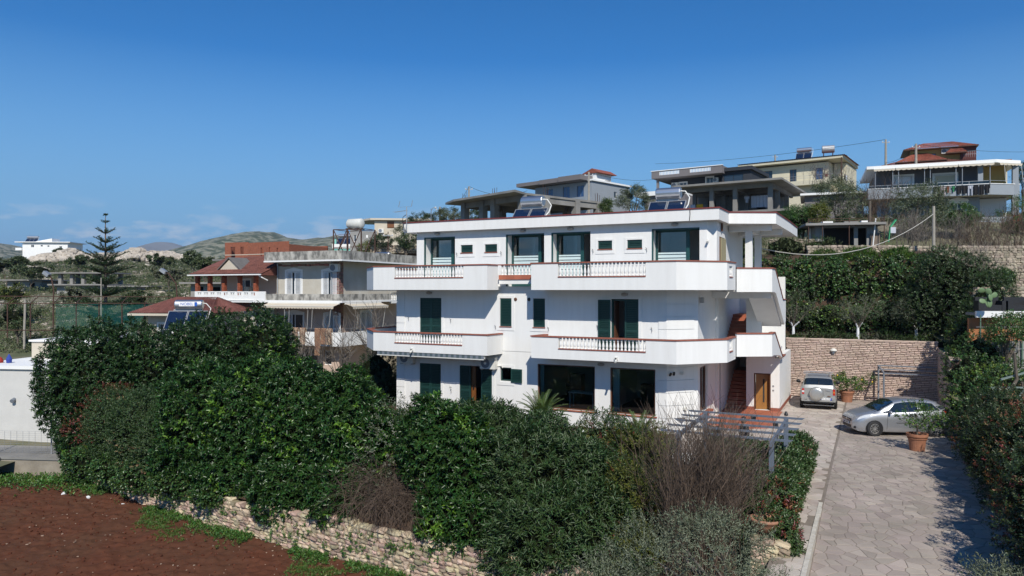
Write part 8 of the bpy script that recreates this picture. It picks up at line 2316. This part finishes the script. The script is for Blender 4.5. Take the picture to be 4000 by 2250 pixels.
p2 = pole('weathered pole in front of the balcony house left edge', 3398, 785, 990, 53, .13, m=m_bark)
p3 = pole('thin tall pole on the skyline left of the red roofed house', 3460, 545, 650, 95, .17)
p4 = pole('pole in front of the red roofed house', 3578, 562, 645, 85, .17)
p5 = pole('small pole at the left end of the concrete frame roof', 1832, 728, 800, 95, .15)
p6 = pole('pale pole left of the concrete frame, among the bushes', 1718, 808, 870, 90, .15)
p7 = pole('dark street lamp pole left of the pale pole', 1684, 815, 870, 88, .06, lamp=.5, m=M['grey_metal'], name='street_lamp', group='street lamps on the hill')
p8 = pole('pole in front of the white corner of the grey house', 2300, 672, 790, 82, .15)
p9 = pole('short pole on the skyline between the charcoal and cream houses', 3028, 605, 650, 140, .2)
pole('thin dark pole among the bushes behind the grey parapet', 1516, 905, 985, 72, .06, m=M['rust'])
def wire(label, a, b, sag, r=.012, m=None, cat='cable', name='power_line'):
    t = thing(name, label, cat, a)
    n = 14
    pts = [a.lerp(b, k / n) - a + Vector((0, 0, -sag * 4 * (k / n) * (1 - k / n))) for k in range(n + 1)]
    MB().tube(pts, r, 5).build('cable', m or M['cable'], t)
wire('thick pale cable sagging from the leaning pole to the villa canopy', p1 - Vector((0, 0, .5)), W(8.95, 6.4, 8.2), 1.2, .022, mat('pale_cable', (.45, .43, .38), .8), name='service_cable')
wire('power line from the tall thin pole towards the cream house', p3, at(2560, 640, 140), .6, .025)
wire('power line between the two skyline poles at right', p4, p3 - Vector((0, 0, 3)), .6, .02)
wire('power line leaving the skyline pole to the right edge', p4, at(4150, 585, 110), .6, .02)
wire('power line above the grey house running right', p8, at(2560, 700, 110), .5, .02)
wire('power line above the concrete frame running left', p5, at(2060, 745, 95), .8, .025)
wire('drooping power line between the small poles at the left', p6, p5, 1.2, .025)
wire('upper drooping power line beside the pale pole', p6 - Vector((0, 0, .5)), at(2060, 790, 95), 1.5, .02)
for px, d_, lab in ((1955, 66, 'rusty starter bars on the left part of the frame roof'),): pass
# ---- shed and stone terraces on the slope at right
m_lime2 = mat('terrace_limestone', (0.40, 0.345, 0.27), 0.9, vary=0.5, vscale=2, col2=(0.24, .19, .14), bump=.5, bscale=10, island=.3, hue=.02)
def terrace(label, px0, px1, ytop, ybot, d0, d1, near, seed, course=.155, length=.27):
    a, b = at(px0, ybot, d0), at(px1, ybot, d1)
    h = (ybot - ytop) / 2825 * (d0 + d1) / 2
    P = [(a.x, a.y), ((a.x + b.x) / 2, (a.y + b.y) / 2 - .15), (b.x, b.y)]
    def bz(x, y): f = (x - a.x) / (b.x - a.x + 1e-9); return a.z + (b.z - a.z) * f
    return dry_wall('stone_terrace', label, P, bz, h, course, length, near, m_lime2, seed, thick=1.2, ragged=.12)
terrace('long dry stone terrace wall above the ivy bank', 3148, 3540, 958, 1050, 47.5, 47.0, 260, 61)
terrace('short white dry stone wall left of the shed', 3000, 3180, 935, 985, 51, 50, 90, 62)
terrace('ragged stone terrace under the bare bushes at right', 3540, 4010, 965, 1045, 49, 48, 150, 63)
terrace('pale stone terrace wall at the right edge above the cactus', 3820, 4010, 1040, 1130, 43, 42, 150, 64)
terrace('lower stone terrace wall behind the outdoor seats', 3790, 4010, 1120, 1215, 38, 37.5, 120, 65, .18, .3)
terrace('rubble stone wall below the small cream house', 1440, 1650, 955, 990, 78, 79, 80, 66, .25, .4)
s0 = at(3190, 965, 50)
Sh = House('shed', 'open grey concrete shed with rusty posts and a flat cluttered roof', s0.x, s0.y, -12, s0.z - .4, 'shed')
zz = s0.z
Sh.walls(0, 4.0, .4, 3.5, zz - .4, zz + 1.45, MF['block'], front=[(.55, 2.5, zz - .1, zz + 1.35), (2.75, 3.3, zz - .1, zz + 1.3)])
Sh.box('roof_slab', -.8, 4.3, -.5, 4, zz + 1.46, zz + 1.62, M['concrete'])
Sh.box('dark_inside', .3, 3.8, 2.0, 2.05, zz - .3, zz + 1.4, M['dark'])
for x in (-.6, .3, 2.0, 4.2): Sh.b('post', MB().tube([(x, -.4, zz - .5), (x, -.4, zz + 1.95)], .03, 6), M['rust'])
for (x, y, w) in ((.4, .2, .7), (1.9, .5, .9), (2.9, .1, .4)): Sh.box('roof_clutter', x, x + w, y, y + .5, zz + 1.621, zz + 1.78, MF['white'] if w < .8 else M['concrete'])
Sh.b('white_drum', MB().lathe([(.18, 0), (.22, .1), (.2, .3), (.05, .36)], 10, c=(.7, .1, zz - .15)), MF['white'])
Sh.box('wooden_door', 3.5, 4.1, .25, .31, zz - .3, zz + .9, mat('grey_wood', (.22, .17, .13), .9, vary=.4, vscale=4)); Sh.b('white_pipe', MB().tube([(3.55, -.1, zz - .2), (3.75, -.1, zz + 1.9)], .04, 6), MF['white'])
Sh.b('roof_rail', MB().bar((-.6, -.4, zz + 1.9), (4.2, -.4, zz + 1.9), .03).bar((-.6, -.4, zz + 1.75), (4.2, -.4, zz + 1.75), .03), M['rust'])
o = thing('green_hose', 'bright green sheet hanging beside the shed over the stone terrace', 'netting', at(3470, 945, 49)); MB().bar((0, 0, 0), (.12, 0, 1.0), .12, .05).bar((.12, 0, 1.0), (.5, 0, 1.5), .2, .06).build('sheet', mat('green_sheet', (.05, .36, .15), .7), o)
o = thing('striped_cloth', 'pale striped cloth bundled on top of the green sheet', 'cloth', at(3482, 905, 49)); MB().box(-.1, .25, -.1, .1, -.1, .3).build('cloth', cw['white'], o)
w0 = at(3172, 870, 52)
o = thing('white_wall_stub', 'short white wall stub beside a yellow yucca left of the shed', 'wall', w0); MB().box(-.1, .3, 0, .3, -1.4, .55).build('wall', MF['white'], o)
# ---- neighbour terrace at the right edge: white beam, seats, trellis, cactus
r0 = at(3815, 1240, 34)
Rt = House('terrace_canopy', 'long white beam and grey deck with black outdoor seats at the right edge', r0.x, r0.y, -12, 3.0, 'terrace')
Rt.box('beam', 0, 4.5, 0, .18, r0.z, r0.z + .30, MF['white']); Rt.box('deck', .15, 4.6, .181, 1.7, r0.z + .08, r0.z + .2, M['concrete'])
Rt.box('back_wall', -.1, 4.6, .6, .8, 2.2, r0.z - .05, MF['orange']); Rt.box('lower_wall', -.1, 4.6, -.6, -.3, 1.6, r0.z - 1.05, MF['block'])
for k in range(3):
    x = .35 + k * 1.25
    c_ = thing('outdoor_armchair', ('black armchair on the deck behind the prickly pear', 'middle black armchair on the deck above the white beam', 'black armchair on the deck nearest the right picture edge')[k], 'armchair', Rt.w(x + .5, .9, r0.z + .2), R(-12), 'black outdoor armchairs')
    MB().box(-.5, .5, -.4, .35, .05, .38).build('seat', M['black'], c_); MB().box(-.5, .5, .2, .4, .381, .75).build('backrest', M['black'], c_)
    for sg in (-1, 1): MB().box(sg * .5 - .08, sg * .5 + .08, -.42, .19, .05, .58).build('armrest', M['black'], c_)
tr = thing('trellis', 'green posts and canes of a vine trellis before the orange wall at right', 'trellis', at(3830, 1380, 33))
for k in range(4): MB().tube([(k * .95, 0, -.6), (k * .95, 0, 1.75)], .03, 6).build('trellis_post', mat('green_post', (.10, .17, .12), .8), tr)
for z in (.2, .7, 1.2): MB().bar((-.2, 0, z), (3.2, 0, z), .02).build('wire', M['galv'], tr)
for k in range(9): MB().tube([(k * .36 - .1, -.02, -.5), (k * .36 + .05, .02, 1.3)], .014, 5).build('cane', m_twig_g, tr)
o = thing('vine_arbor', 'dark twisted vine stems and rails at the right edge by the hedge', 'vine', at(3930, 1650, 27))
MB().tube([(.2, 0, -2.5), (.1, 0, -.8), (.3, .1, .2), (.0, 0, .9), (.4, 0, 1.6), (.3, 0, 2.6)], [.09, .09, .08, .08, .06, .05], 7).tube([(.3, .1, .2), (.7, .1, .8), (.6, 0, 1.5)], .05, 6).build('vine_stem', m_bark, o)
MB().bar((-.5, 0, -.5), (.9, 0, 1.6), .06).bar((-.6, 0, 1.3), (1.2, 0, 1.3), .06).bar((-.2, 0, 1.6), (1.2, .3, 1.9), .06).build('rail', mat('green_grey_metal', (.16, .20, .18), .6), o)
def cactus(label, px, py, d, n, s, seed):
    g = np.random.default_rng(seed); t = thing('prickly_pear', label, 'cactus', at(px, py, d), 0, 'prickly pears')
    cmx = mat('cactus_pad', (.14, .22, .10), .6, vary=.2, vscale=6); pts = [(Vector((0, 0, 0)), 0)]
    for k in range(n):
        p, a = pts[g.integers(0, len(pts))]; a2 = a + g.normal(0, .7)
        q = p + Vector((math.sin(a2), g.normal(0, .2), math.cos(a2))) * s * 1.5
        pts.append((q, a2 * .7))
        Mx = Matrix.Translation((p + q) / 2) @ Matrix.Rotation(a2, 4, 'Y') @ Matrix.Rotation(g.uniform(-.6, .6), 4, 'Z') @ Matrix.Diagonal((s * .65, s * .14, s * .85, 1))
        mb = MB().lathe([(.001, -1), (.5, -.85), (.85, -.4), (1, .15), (.85, .65), (.45, .93), (.001, 1)], 12); mb.v = [tuple(Mx @ Vector(v)) for v in mb.v]
        mb.build('cactus_pad', cmx, t, True)
cactus('large pale prickly pear in front of the outdoor seats', 3862, 1200, 33.5, 10, .2, 4)
cactus('small prickly pear standing out of the ivy bank top', 3475, 1050, 45.5, 4, .30, 6)
# ---- trees and bushes on the hill at right
HT = 'trees among the hillside houses'
def htree(name, label, px, ytop, ybot, wpx, d, leaf, seed, n=900, k=6, L=.16, Wd=.04, csc=0, clumps=45, extra=(), r=.12, up=.4, bark=None, limbs=8, group=HT):
    c = at(px, (ytop + ybot) / 2, d); hz = (ybot - ytop) / 2825 * d; w = wpx / 2825 * d
    zb = float(hill_z(np.array(c.x), np.array(c.y)))
    zb = min(zb, c.z - hz * .5)
    g = np.random.default_rng(seed)
    E = [(c.x + g.uniform(-.22, .22) * w, c.y + g.uniform(-.15, .15) * w, c.z + g.uniform(-.12, .2) * hz, w * g.uniform(.28, .42), w * .33, hz * g.uniform(.30, .42)) for _ in range(4)]
    return tree(name, label, 'tree' if name.endswith('tree') else 'shrub', (c.x, c.y, zb), max(1.2, c.z - zb + hz * .3), E, n, k, L, Wd, leaf, seed, r=r, clumps=clumps, cr=min(w, hz) * .17, sl=.3, up=up, limbs=limbs, csc=csc, extra=extra, group=group, fork=.3, bark=bark)
htree('hill_olive_tree', 'big grey green olive in front of the grey blue balcony house', 3575, 715, 915, 215, 56, 'olive', 201, 2000, extra=(('scrub', .3, 1), ('evergreen', .25, 1)))
htree('citrus_bush_tree', 'round dark citrus below the arched window of the grey blue house', 3745, 805, 905, 150, 56, 'citrus', 202, 1100, csc=.6)
htree('hill_olive_tree', 'wide grey olive between the concrete frame and the balcony house', 3270, 700, 865, 165, 58, 'olive', 203, 1500, extra=(('scrub', .4, 1), ('evergreen', .2, 1)))
htree('dark_citrus_tree', 'dark leafy tree under the right corner of the concrete frame', 3130, 795, 905, 130, 53, 'citrus', 204, 1200, csc=.6)
htree('dark_shrub', 'dark shrub beneath the olive left of the weathered pole', 3305, 850, 905, 110, 54, 'evergreen', 205, 600, csc=.5)
htree('hill_olive_tree', 'olive bush on the skyline right of the grey house', 2475, 742, 830, 110, 74, 'olive', 206, 900, L=.2, extra=(('evergreen', .4, 1),))
htree('round_shrub', 'small shrub right of the olive bush behind the solar heater', 2545, 790, 835, 60, 74, 'scrub', 207, 350)
htree('yucca_shrub', 'spiky palm like shrub at the right end of the left concrete frame', 2365, 790, 830, 40, 66, 'palm', 208, 200, L=.35, Wd=.03)
htree('skyline_tree', 'dark bush inside the left bay of the concrete frame', 1848, 825, 868, 60, 80, 'evergreen', 209, 400, L=.2)
htree('skyline_tree', 'wide olive thicket left of the concrete frame', 1765, 818, 870, 110, 84, 'olive', 210, 800, L=.22, extra=(('evergreen', .4, 1),))
htree('skyline_tree', 'dark bush at the left end of the villa roof by the antenna', 1650, 838, 875, 90, 95, 'evergreen', 211, 600, L=.22)
htree('garden_tree', 'dark green tree in front of the small cream house', 1585, 880, 985, 90, 76, 'evergreen', 212, 900, L=.2, extra=(('citrus', .3, 1),))
htree('garden_tree', 'low round bush below the grey store of the small cream house', 1470, 920, 960, 100, 78, 'evergreen', 213, 600, L=.2)
htree('garden_tree', 'yellowish bush at the left foot of the rubble wall', 1425, 950, 990, 45, 78, 'yellowgreen', 214, 250, L=.2)
htree('garden_tree', 'leafy tree at the right edge beside the grey stone pillar', 3975, 770, 900, 110, 58, 'citrus', 215, 700)
htree('skyline_tree', 'dark tree on the skyline behind the right end of the balcony house', 3995, 640, 720, 70, 80, 'evergreen', 216, 500, L=.22)
htree('terrace_shrub', 'green shrub on the stone terrace above the outdoor seats', 3880, 1060, 1150, 120, 40, 'citrus', 217, 700, extra=(('scrub', .3, 1),))
htree('terrace_shrub', 'leafy vine spilling over the trellis at the right edge', 3930, 1235, 1340, 150, 32, 'citrus', 218, 700, L=.12, csc=0, extra=(('dry', .1, 1),))
for k, (px, y0, y1, wd, d, lab) in enumerate(((3720, 880, 1010, 110, 50, 'bare grey thicket right of the leaning pole'), (3850, 900, 1030, 130, 49, 'bare grey scrub on the ragged terrace'), (3560, 870, 980, 90, 52, 'bare twigs left of the leaning pole'), (3420, 750, 880, 90, 58, 'bare tree beside the weathered pole'), (3790, 1000, 1120, 100, 45, 'tall bare grey bush behind the evergreen'), (3940, 850, 960, 120, 52, 'bare fruit trees below the grey blue terrace'), (3230, 660, 720, 90, 80, 'bare branches above the right corner of the concrete frame'))):
    c = at(px, y1, d); h_ = (y1 - y0) / 2825 * d
    twigs('bare_thicket', lab, 'shrub', tuple(c), 60, h_ * 1.15, (wd / 2825 * d, .8), .5, m_twig_g if k % 2 == 0 else m_twig, 230 + k, r=.016, fork=3, segs=4, group='bare thickets on the slope')
# bare tree in front of the neighbour's rugs
for k, (px, y0, y1, wd, d, lab) in enumerate(((1330, 1300, 1420, 120, 46, 'bare fruit tree left of the villa, below the tan rug'), (1490, 1240, 1400, 110, 45, 'bare fruit tree against the neighbour parapet beside the villa balcony'), (1200, 1330, 1420, 100, 46, 'bare low branches below the longest runner rug'))):
    c = at(px, y1 + 60, d); h_ = (y1 - y0 + 60) / 2825 * d
    twigs('bare_fruit_tree', lab, 'tree', tuple(c), 9, h_ * 1.1, (.3, .3), .9, m_twig_g, 250 + k, r=.03, fork=4, segs=5, group='bare fruit trees beside the villa')

# ---- left background: conifer, scrub, rock bank, fence, flood lights
c0 = at(412, 1300, 70)
g = np.random.default_rng(300)
con = thing('star_pine', 'tall tiered star pine rising above the ridge line at left', 'tree', c0)
top = at(412, 832, 70).z - c0.z
MB().tube([(0, 0, -1.5), (0, 0, top * .5), (0, 0, top)], [.22, .13, .02], 8).build('trunk', mat('pine_bark', (.17, .12, .09), .9), con)
Bs, Ds, Ns = [], [], []
br = MB()
tiers = [(836 + 4, .10), (866, .38), (901, .95), (935, 1.15), (962, 1.7), (996, 2.2), (1022, 2.4), (1052, 2.6), (1092, 2.9), (1135, 3.0), (1180, 3.2), (1225, 3.3)]
for (py, rad) in tiers:
    z = at(412, py, 70).z - c0.z
    nb_ = 4 if rad < .5 else 6
    ph = g.uniform(0, 6)
    for b in range(nb_):
        a = ph + b * 2 * math.pi / nb_ + g.normal(0, .12); rr_ = rad * g.uniform(.85, 1.08)
        ris = .48 if py < 1000 else .3
        tip = Vector((math.cos(a) * rr_, math.sin(a) * rr_, rr_ * ris + .03)); b0 = Vector((0, 0, z - rr_ * ris * .6))
        br.tube([b0, b0 + tip * .5 + Vector((0, 0, -.03)), b0 + tip], [.05 * min(1, rad), .035 * min(1, rad), .01], 5)
        d = Vector((math.cos(a), math.sin(a), .35)); s = Vector((-math.sin(a), math.cos(a), 0))
        m_ = max(4, int(rr_ * 10))
        for q in range(m_):
            f = (q + .5) / m_; p = b0 + tip * f
            l = (1 - f * .75) * rr_ * .30 + .06
            for sg in (-1, 1):
                for w in range(2):
                    dd = (s * sg + d * .6 + Vector((0, 0, .25 + g.normal(0, .15)))).normalized()
                    nstp = max(1, int(l / .17))
                    for st in range(nstp):
                        Bs.append((p + dd * l * st / nstp)[:]); Ds.append((dd + Vector((g.normal(0, .35), g.normal(0, .35), g.normal(0, .35))))[:]); Ns.append((g.normal(0, .3), g.normal(0, .3), 1))
br.build('branches', m_bark, con)
leaf_mesh('foliage', np.array(Bs), np.array(Ds), np.array(Ns), .22 * g.uniform(.7, 1.2, len(Bs)), .075, LM['conifer'], con, kind='stuff')
# scrub over the left slope, and separate bigger bushes
g = np.random.default_rng(310)
def scatter(name, n, xr_, yr, size, leaf, seed, L, Wd, k=5, dens=None, per=12, thr=.45):
    g = np.random.default_rng(seed)
    y = yr[0] + (yr[1] - yr[0]) * g.random(n) ** 1.3; f = g.uniform(xr_[0], xr_[1], n); x = f * y
    u, v = to_uv(x, y)
    keep = fbm(x * .08, y * .05, 3, seed) > thr
    keep &= ~((u > -11) & (u < 17) & (v < 19))
    x, y = x[keep], y[keep]; z = hill_z(x, y)
    s = size * g.uniform(.5, 1.5, len(x)) * (1 + (y - 60) / 260)
    idx = np.arange(len(x)).repeat(per)
    d = unit(g.normal(size=(len(idx), 3))); d[:, 2] = np.abs(d[:, 2])
    P = np.stack([x[idx], y[idx], z[idx]], 1) + d * (s[idx] * g.uniform(.6, 1, len(idx)))[:, None] * [1, 1, .75]
    B, D, N = shoots(P, unit(d + g.normal(0, .3, d.shape)), k, .25, 1.0, g)
    sc = np.tile((1 + (y[idx] - 60) / 130), k)
    leaf_mesh(name, B, D, N, L * sc * g.uniform(.6, 1.2, len(B)), Wd * sc, LM[leaf], None, kind='stuff')
scatter('scrub', 3400, (-.74, -.30), (58, 215), .75, 'scrub', 311, .20, .07, 4, per=11, thr=.40)
scatter('low_scrub', 1900, (-.74, -.26), (58, 205), .85, 'evergreen', 312, .20, .075, 4, per=10, thr=.52)
scatter('dry_scrub', 900, (-.74, -.2), (60, 210), .6, 'grey', 313, .2, .07, 4, per=8, thr=.42)
scatter('hill_scrub', 900, (-.2, .75), (56, 125), .7, 'scrub', 314, .18, .06, 4, per=9, thr=.44)
scatter('slope_grass', 1000, (.30, .78), (46, 75), .45, 'dry', 315, .16, .04, 4, per=8, thr=.42)
scatter('slope_scrub', 700, (.30, .78), (46, 72), .5, 'scrub', 316, .16, .045, 4, per=9, thr=.5)
BG = 'dark bushes on the left slope'
pos = [('dark bush at the left picture edge below the white ridge house', 25, 1010, 1060, 120, 130), ('round dark bush between the edge and the rocky ramp', 78, 1005, 1035, 40, 150), ('dark bush on the slope under the rock bank, left of the star pine', 310, 1003, 1030, 120, 160), ('greenish bush left of the two storey shell', 120, 1030, 1090, 150, 115),
       ('dark bush right of the star pine below the rocks', 620, 1000, 1030, 110, 150), ('dark bush at the left foot of the distant hill', 760, 985, 1030, 90, 120), ('grey bush right of the block shell', 660, 1050, 1090, 120, 105), ('dark bush above the porch house roof', 800, 1010, 1060, 100, 95), ('yellow green bush at the left edge behind the fence', 40, 1110, 1190, 130, 72), ('dark bush mass under the fence at the left edge', 70, 1200, 1290, 200, 60),
       ('grey bush in front of the two storey shell', 280, 1130, 1180, 120, 90), ('small bush right of the star pine trunk', 540, 1150, 1200, 110, 80), ('small dark bush on the ridge beside the white house', 225, 975, 992, 40, 235)]
for k, (lab, px, y0, y1, w, d) in enumerate(pos):
    htree('bush', lab, px, y0, y1, w, d, 'yellowgreen' if 'yellow' in lab else ('grey' if 'grey' in lab else 'evergreen'), 330 + k, 500, 5, .22 * d / 90 + .05, .08 * d / 90 + .02, csc=.6, clumps=24, extra=(('scrub', .35, 1),), r=.1, group=BG, limbs=5)
# rock bank on the ridge
m_rock = mat('pale_boulder', (.50, .45, .385), .9, vary=.45, vscale=.25, col2=(.36, .31, .25), bump=.4, bscale=1.5, island=.15)
bl = stone_meshes(8, m_rock, 77, 'boulder')
rb = thing('rock_bank', 'long bank of pale tumbled boulders along the left ridge', 'rocks', at(440, 1010, 212))
mb = MB(); g = np.random.default_rng(340); items = []
for k in range(1500):
    px = 130 + 600 * g.random(); f = g.random()
    if px < 260: f = min(f, max(.0, (px - 100) / 160)) 
    ytop = 985 + 10 * math.sin(px * .02) - 5 * math.sin(px * .05); wd = 26 + 22 * vnoise(np.array(px * .012), np.array(.5), 3)
    if px > 640: wd *= .5
    py = ytop + wd * (1 - f); d = 210 - 5 * (1 - f) + g.normal(0, 1)
    p = at(px, py, d) - at(440, 1010, 212); s = g.uniform(.35, 1.3) * (1.3 - .4 * f)
    Mx = Matrix.Translation(p) @ Matrix.Rotation(g.uniform(0, 6), 4, 'Z') @ Matrix.Rotation(g.uniform(-.5, .5), 4, 'X') @ Matrix.Diagonal((s * 1.3, s * 1.1, s * .9, 1))
    items.append((s, Mx, k % 8))
items.sort(key=lambda q: -q[0])
for k, (s, Mx, j) in enumerate(items):
    if k < 300: o = link('boulder', bl[j], rb); o.matrix_local = Mx
    else: append_mesh(mb, bl[j], Mx)
tag(mb.build('small_boulders', m_rock, rb), kind='stuff')
a = [at(px, py, 213) - at(440, 1010, 212) for px, py in ((120, 1000), (200, 992), (320, 990), (480, 991), (640, 992), (740, 1000))]
mb = MB()
for p, q in zip(a, a[1:]): mb.quad(p, q, q + Vector((0, -9, -5.5)), p + Vector((0, -9, -5.5))); mb.quad(q, p, p + Vector((0, 12, -3)), q + Vector((0, 12, -3)))
mb.build('bank_core', m_rock, rb)
mb = MB()
for k in range(420):
    f = g.random(); px = 100 + 110 * f + g.normal(0, 9); py = 1005 + 75 * f + g.normal(0, 6); d = 190 - 60 * f
    p = at(px, py, d); p.z = float(hill_z(np.array(p.x), np.array(p.y))) + .1; s = g.uniform(.2, .7)
    append_mesh(mb, bl[k % 8], Matrix.Translation(p) @ Matrix.Rotation(g.uniform(0, 6), 4, 'Z') @ Matrix.Diagonal((s * 1.3, s, s * .8, 1)))
for k in range(700):
    y = 65 + 140 * g.random(); x = -g.uniform(.27, .72) * y; s = g.uniform(.12, .4) * (1 + y / 150)
    append_mesh(mb, bl[k % 8], Matrix.Translation((x, y, float(hill_z(np.array(x), np.array(y))) + .05)) @ Matrix.Rotation(g.uniform(0, 6), 4, 'Z') @ Matrix.Diagonal((s * 1.3, s, s * .7, 1)))
tag(mb.build('slope_rocks', m_rock), kind='stuff')
# sports court fence with green wind net
fa, fb, fc = at(-60, 1300, 47), at(655, 1300, 52), at(340, 1300, 58)
fen = thing('court_fence', 'tall rusty tube fence hung with green wind net behind the laurels', 'fence', (fa.x, fa.y, 2.0))
netm = bpy.data.materials.new('green_wind_net'); netm.use_nodes = True
n_, l_ = netm.node_tree.nodes, netm.node_tree.links; n_.clear()
o_ = n_.new('ShaderNodeOutputMaterial'); mx_ = n_.new('ShaderNodeMixShader'); tr_ = n_.new('ShaderNodeBsdfTransparent'); di_ = n_.new('ShaderNodeBsdfDiffuse'); di_.inputs['Color'].default_value = (.02, .12, .105, 1); mx_.inputs[0].default_value = .36
l_.new(tr_.outputs[0], mx_.inputs[1]); l_.new(di_.outputs[0], mx_.inputs[2]); l_.new(mx_.outputs[0], o_.inputs['Surface'])
O_ = Vector((fa.x, fa.y, 2.0))
def zf_(py, d): return 6.2 + (1130 - py) / 2825 * d
npost = 9
for k in range(npost):
    f = k / (npost - 1); px = -60 + 715 * f; d = 47 + 5 * f
    b, t1 = at(px, 1320, d), at(px, 1185, d)
    MB().tube([b - O_, t1 - O_], .04, 6).build('fence_post', M['rust'], fen)
    MB().tube([t1 - O_, t1 - O_ + Vector((-.25, 1.2, .45))], .03, 5).build('fence_arm', M['rust'], fen)
for py, off in ((1185, Vector((0, 0, 0))), (1185, Vector((-.25, 1.2, .45))), (1290, Vector((0, 0, 0)))):
    MB().tube([at(-60, py, 47) - O_ + off, at(655, py, 52) - O_ + off], .03, 6).build('fence_rail', M['rust'], fen)
na, nb2 = 215, 655
q0, q1 = at(na, 1187, 47 + 5 * (na + 60) / 715), at(nb2, 1187, 52)
nw = MB()
for k in range(12):
    p, q = q0.lerp(q1, k / 12), q0.lerp(q1, (k + 1) / 12); w0_ = Vector((0, .06 * math.sin(k * 2), 0)); w1_ = Vector((0, .06 * math.sin(k * 2 + 2), 0))
    nw.quad(p - O_ + w0_ + Vector((0, .05, -2.4)), q - O_ + w1_ + Vector((0, .05, -2.4)), q - O_ + w1_ + Vector((0, .05, 0)), p - O_ + w0_ + Vector((0, .05, 0)))
nw.build('wind_net', netm, fen)
for k, (pts, d, lab) in enumerate((([(692, 1165), (688, 1110), (660, 1070), (645, 1062)], 53, 'flood light on a bent pole right of the star pine'), ([(208, 1185), (210, 1130), (200, 1085), (190, 1073)], 52, 'flood light on a bent pole left of the star pine'), ([(95, 1290), (97, 1240), (98, 1180), (97, 1170)], 58, 'bare pale concrete post behind the fence at far left'))):
    P = [at(px, py, d) for px, py in pts]
    t = thing('flood_light' if k < 2 else 'concrete_post', lab, 'lamp' if k < 2 else 'post', P[0], 0, 'flood lights at the court' if k < 2 else None)
    MB().tube([Vector((0, 0, -1.5))] + [p - P[0] for p in P], .05 if k < 2 else .09, 7).build('pole', M['rust'] if k < 2 else cm_, t)
    if k < 2: MB().box(-.32, .12, -.25, .1, -.12, .12, Matrix.Translation(P[-1] - P[0]) @ Matrix.Rotation(R(35), 4, 'Y')).build('lamp_housing', M['galv'], t)
tp9 = at(395, 1085, 60)
pole('thin pale post beside the star pine trunk', 395, 1085, 1180, 62, .06, name='lamp_post', group=None)
# yucca beside the shed
t = htree('yellow_yucca_shrub', 'yellow yucca beside the white wall stub at the shed', 3200, 815, 860, 45, 51.5, 'yellowgreen', 360, 160, L=.35, Wd=.04, group=None)
# ---- air: thin blue haze in one closed box round the scene
hz = MB().box(-8200, 8200, -400, 7200, -7.5, 352).build('haze', bpy.data.materials.new('air_haze'))
hz['kind'] = 'stuff'
hm_ = hz.data.materials[0]; hm_.use_nodes = True
n_, l_ = hm_.node_tree.nodes, hm_.node_tree.links; n_.clear()
o_ = n_.new('ShaderNodeOutputMaterial'); v_ = n_.new('ShaderNodeVolumePrincipled')
v_.inputs['Color'].default_value = (.62, .76, 1.0, 1); v_.inputs['Density'].default_value = 1.1e-4; v_.inputs['Anisotropy'].default_value = .2
l_.new(v_.outputs[0], o_.inputs['Volume'])
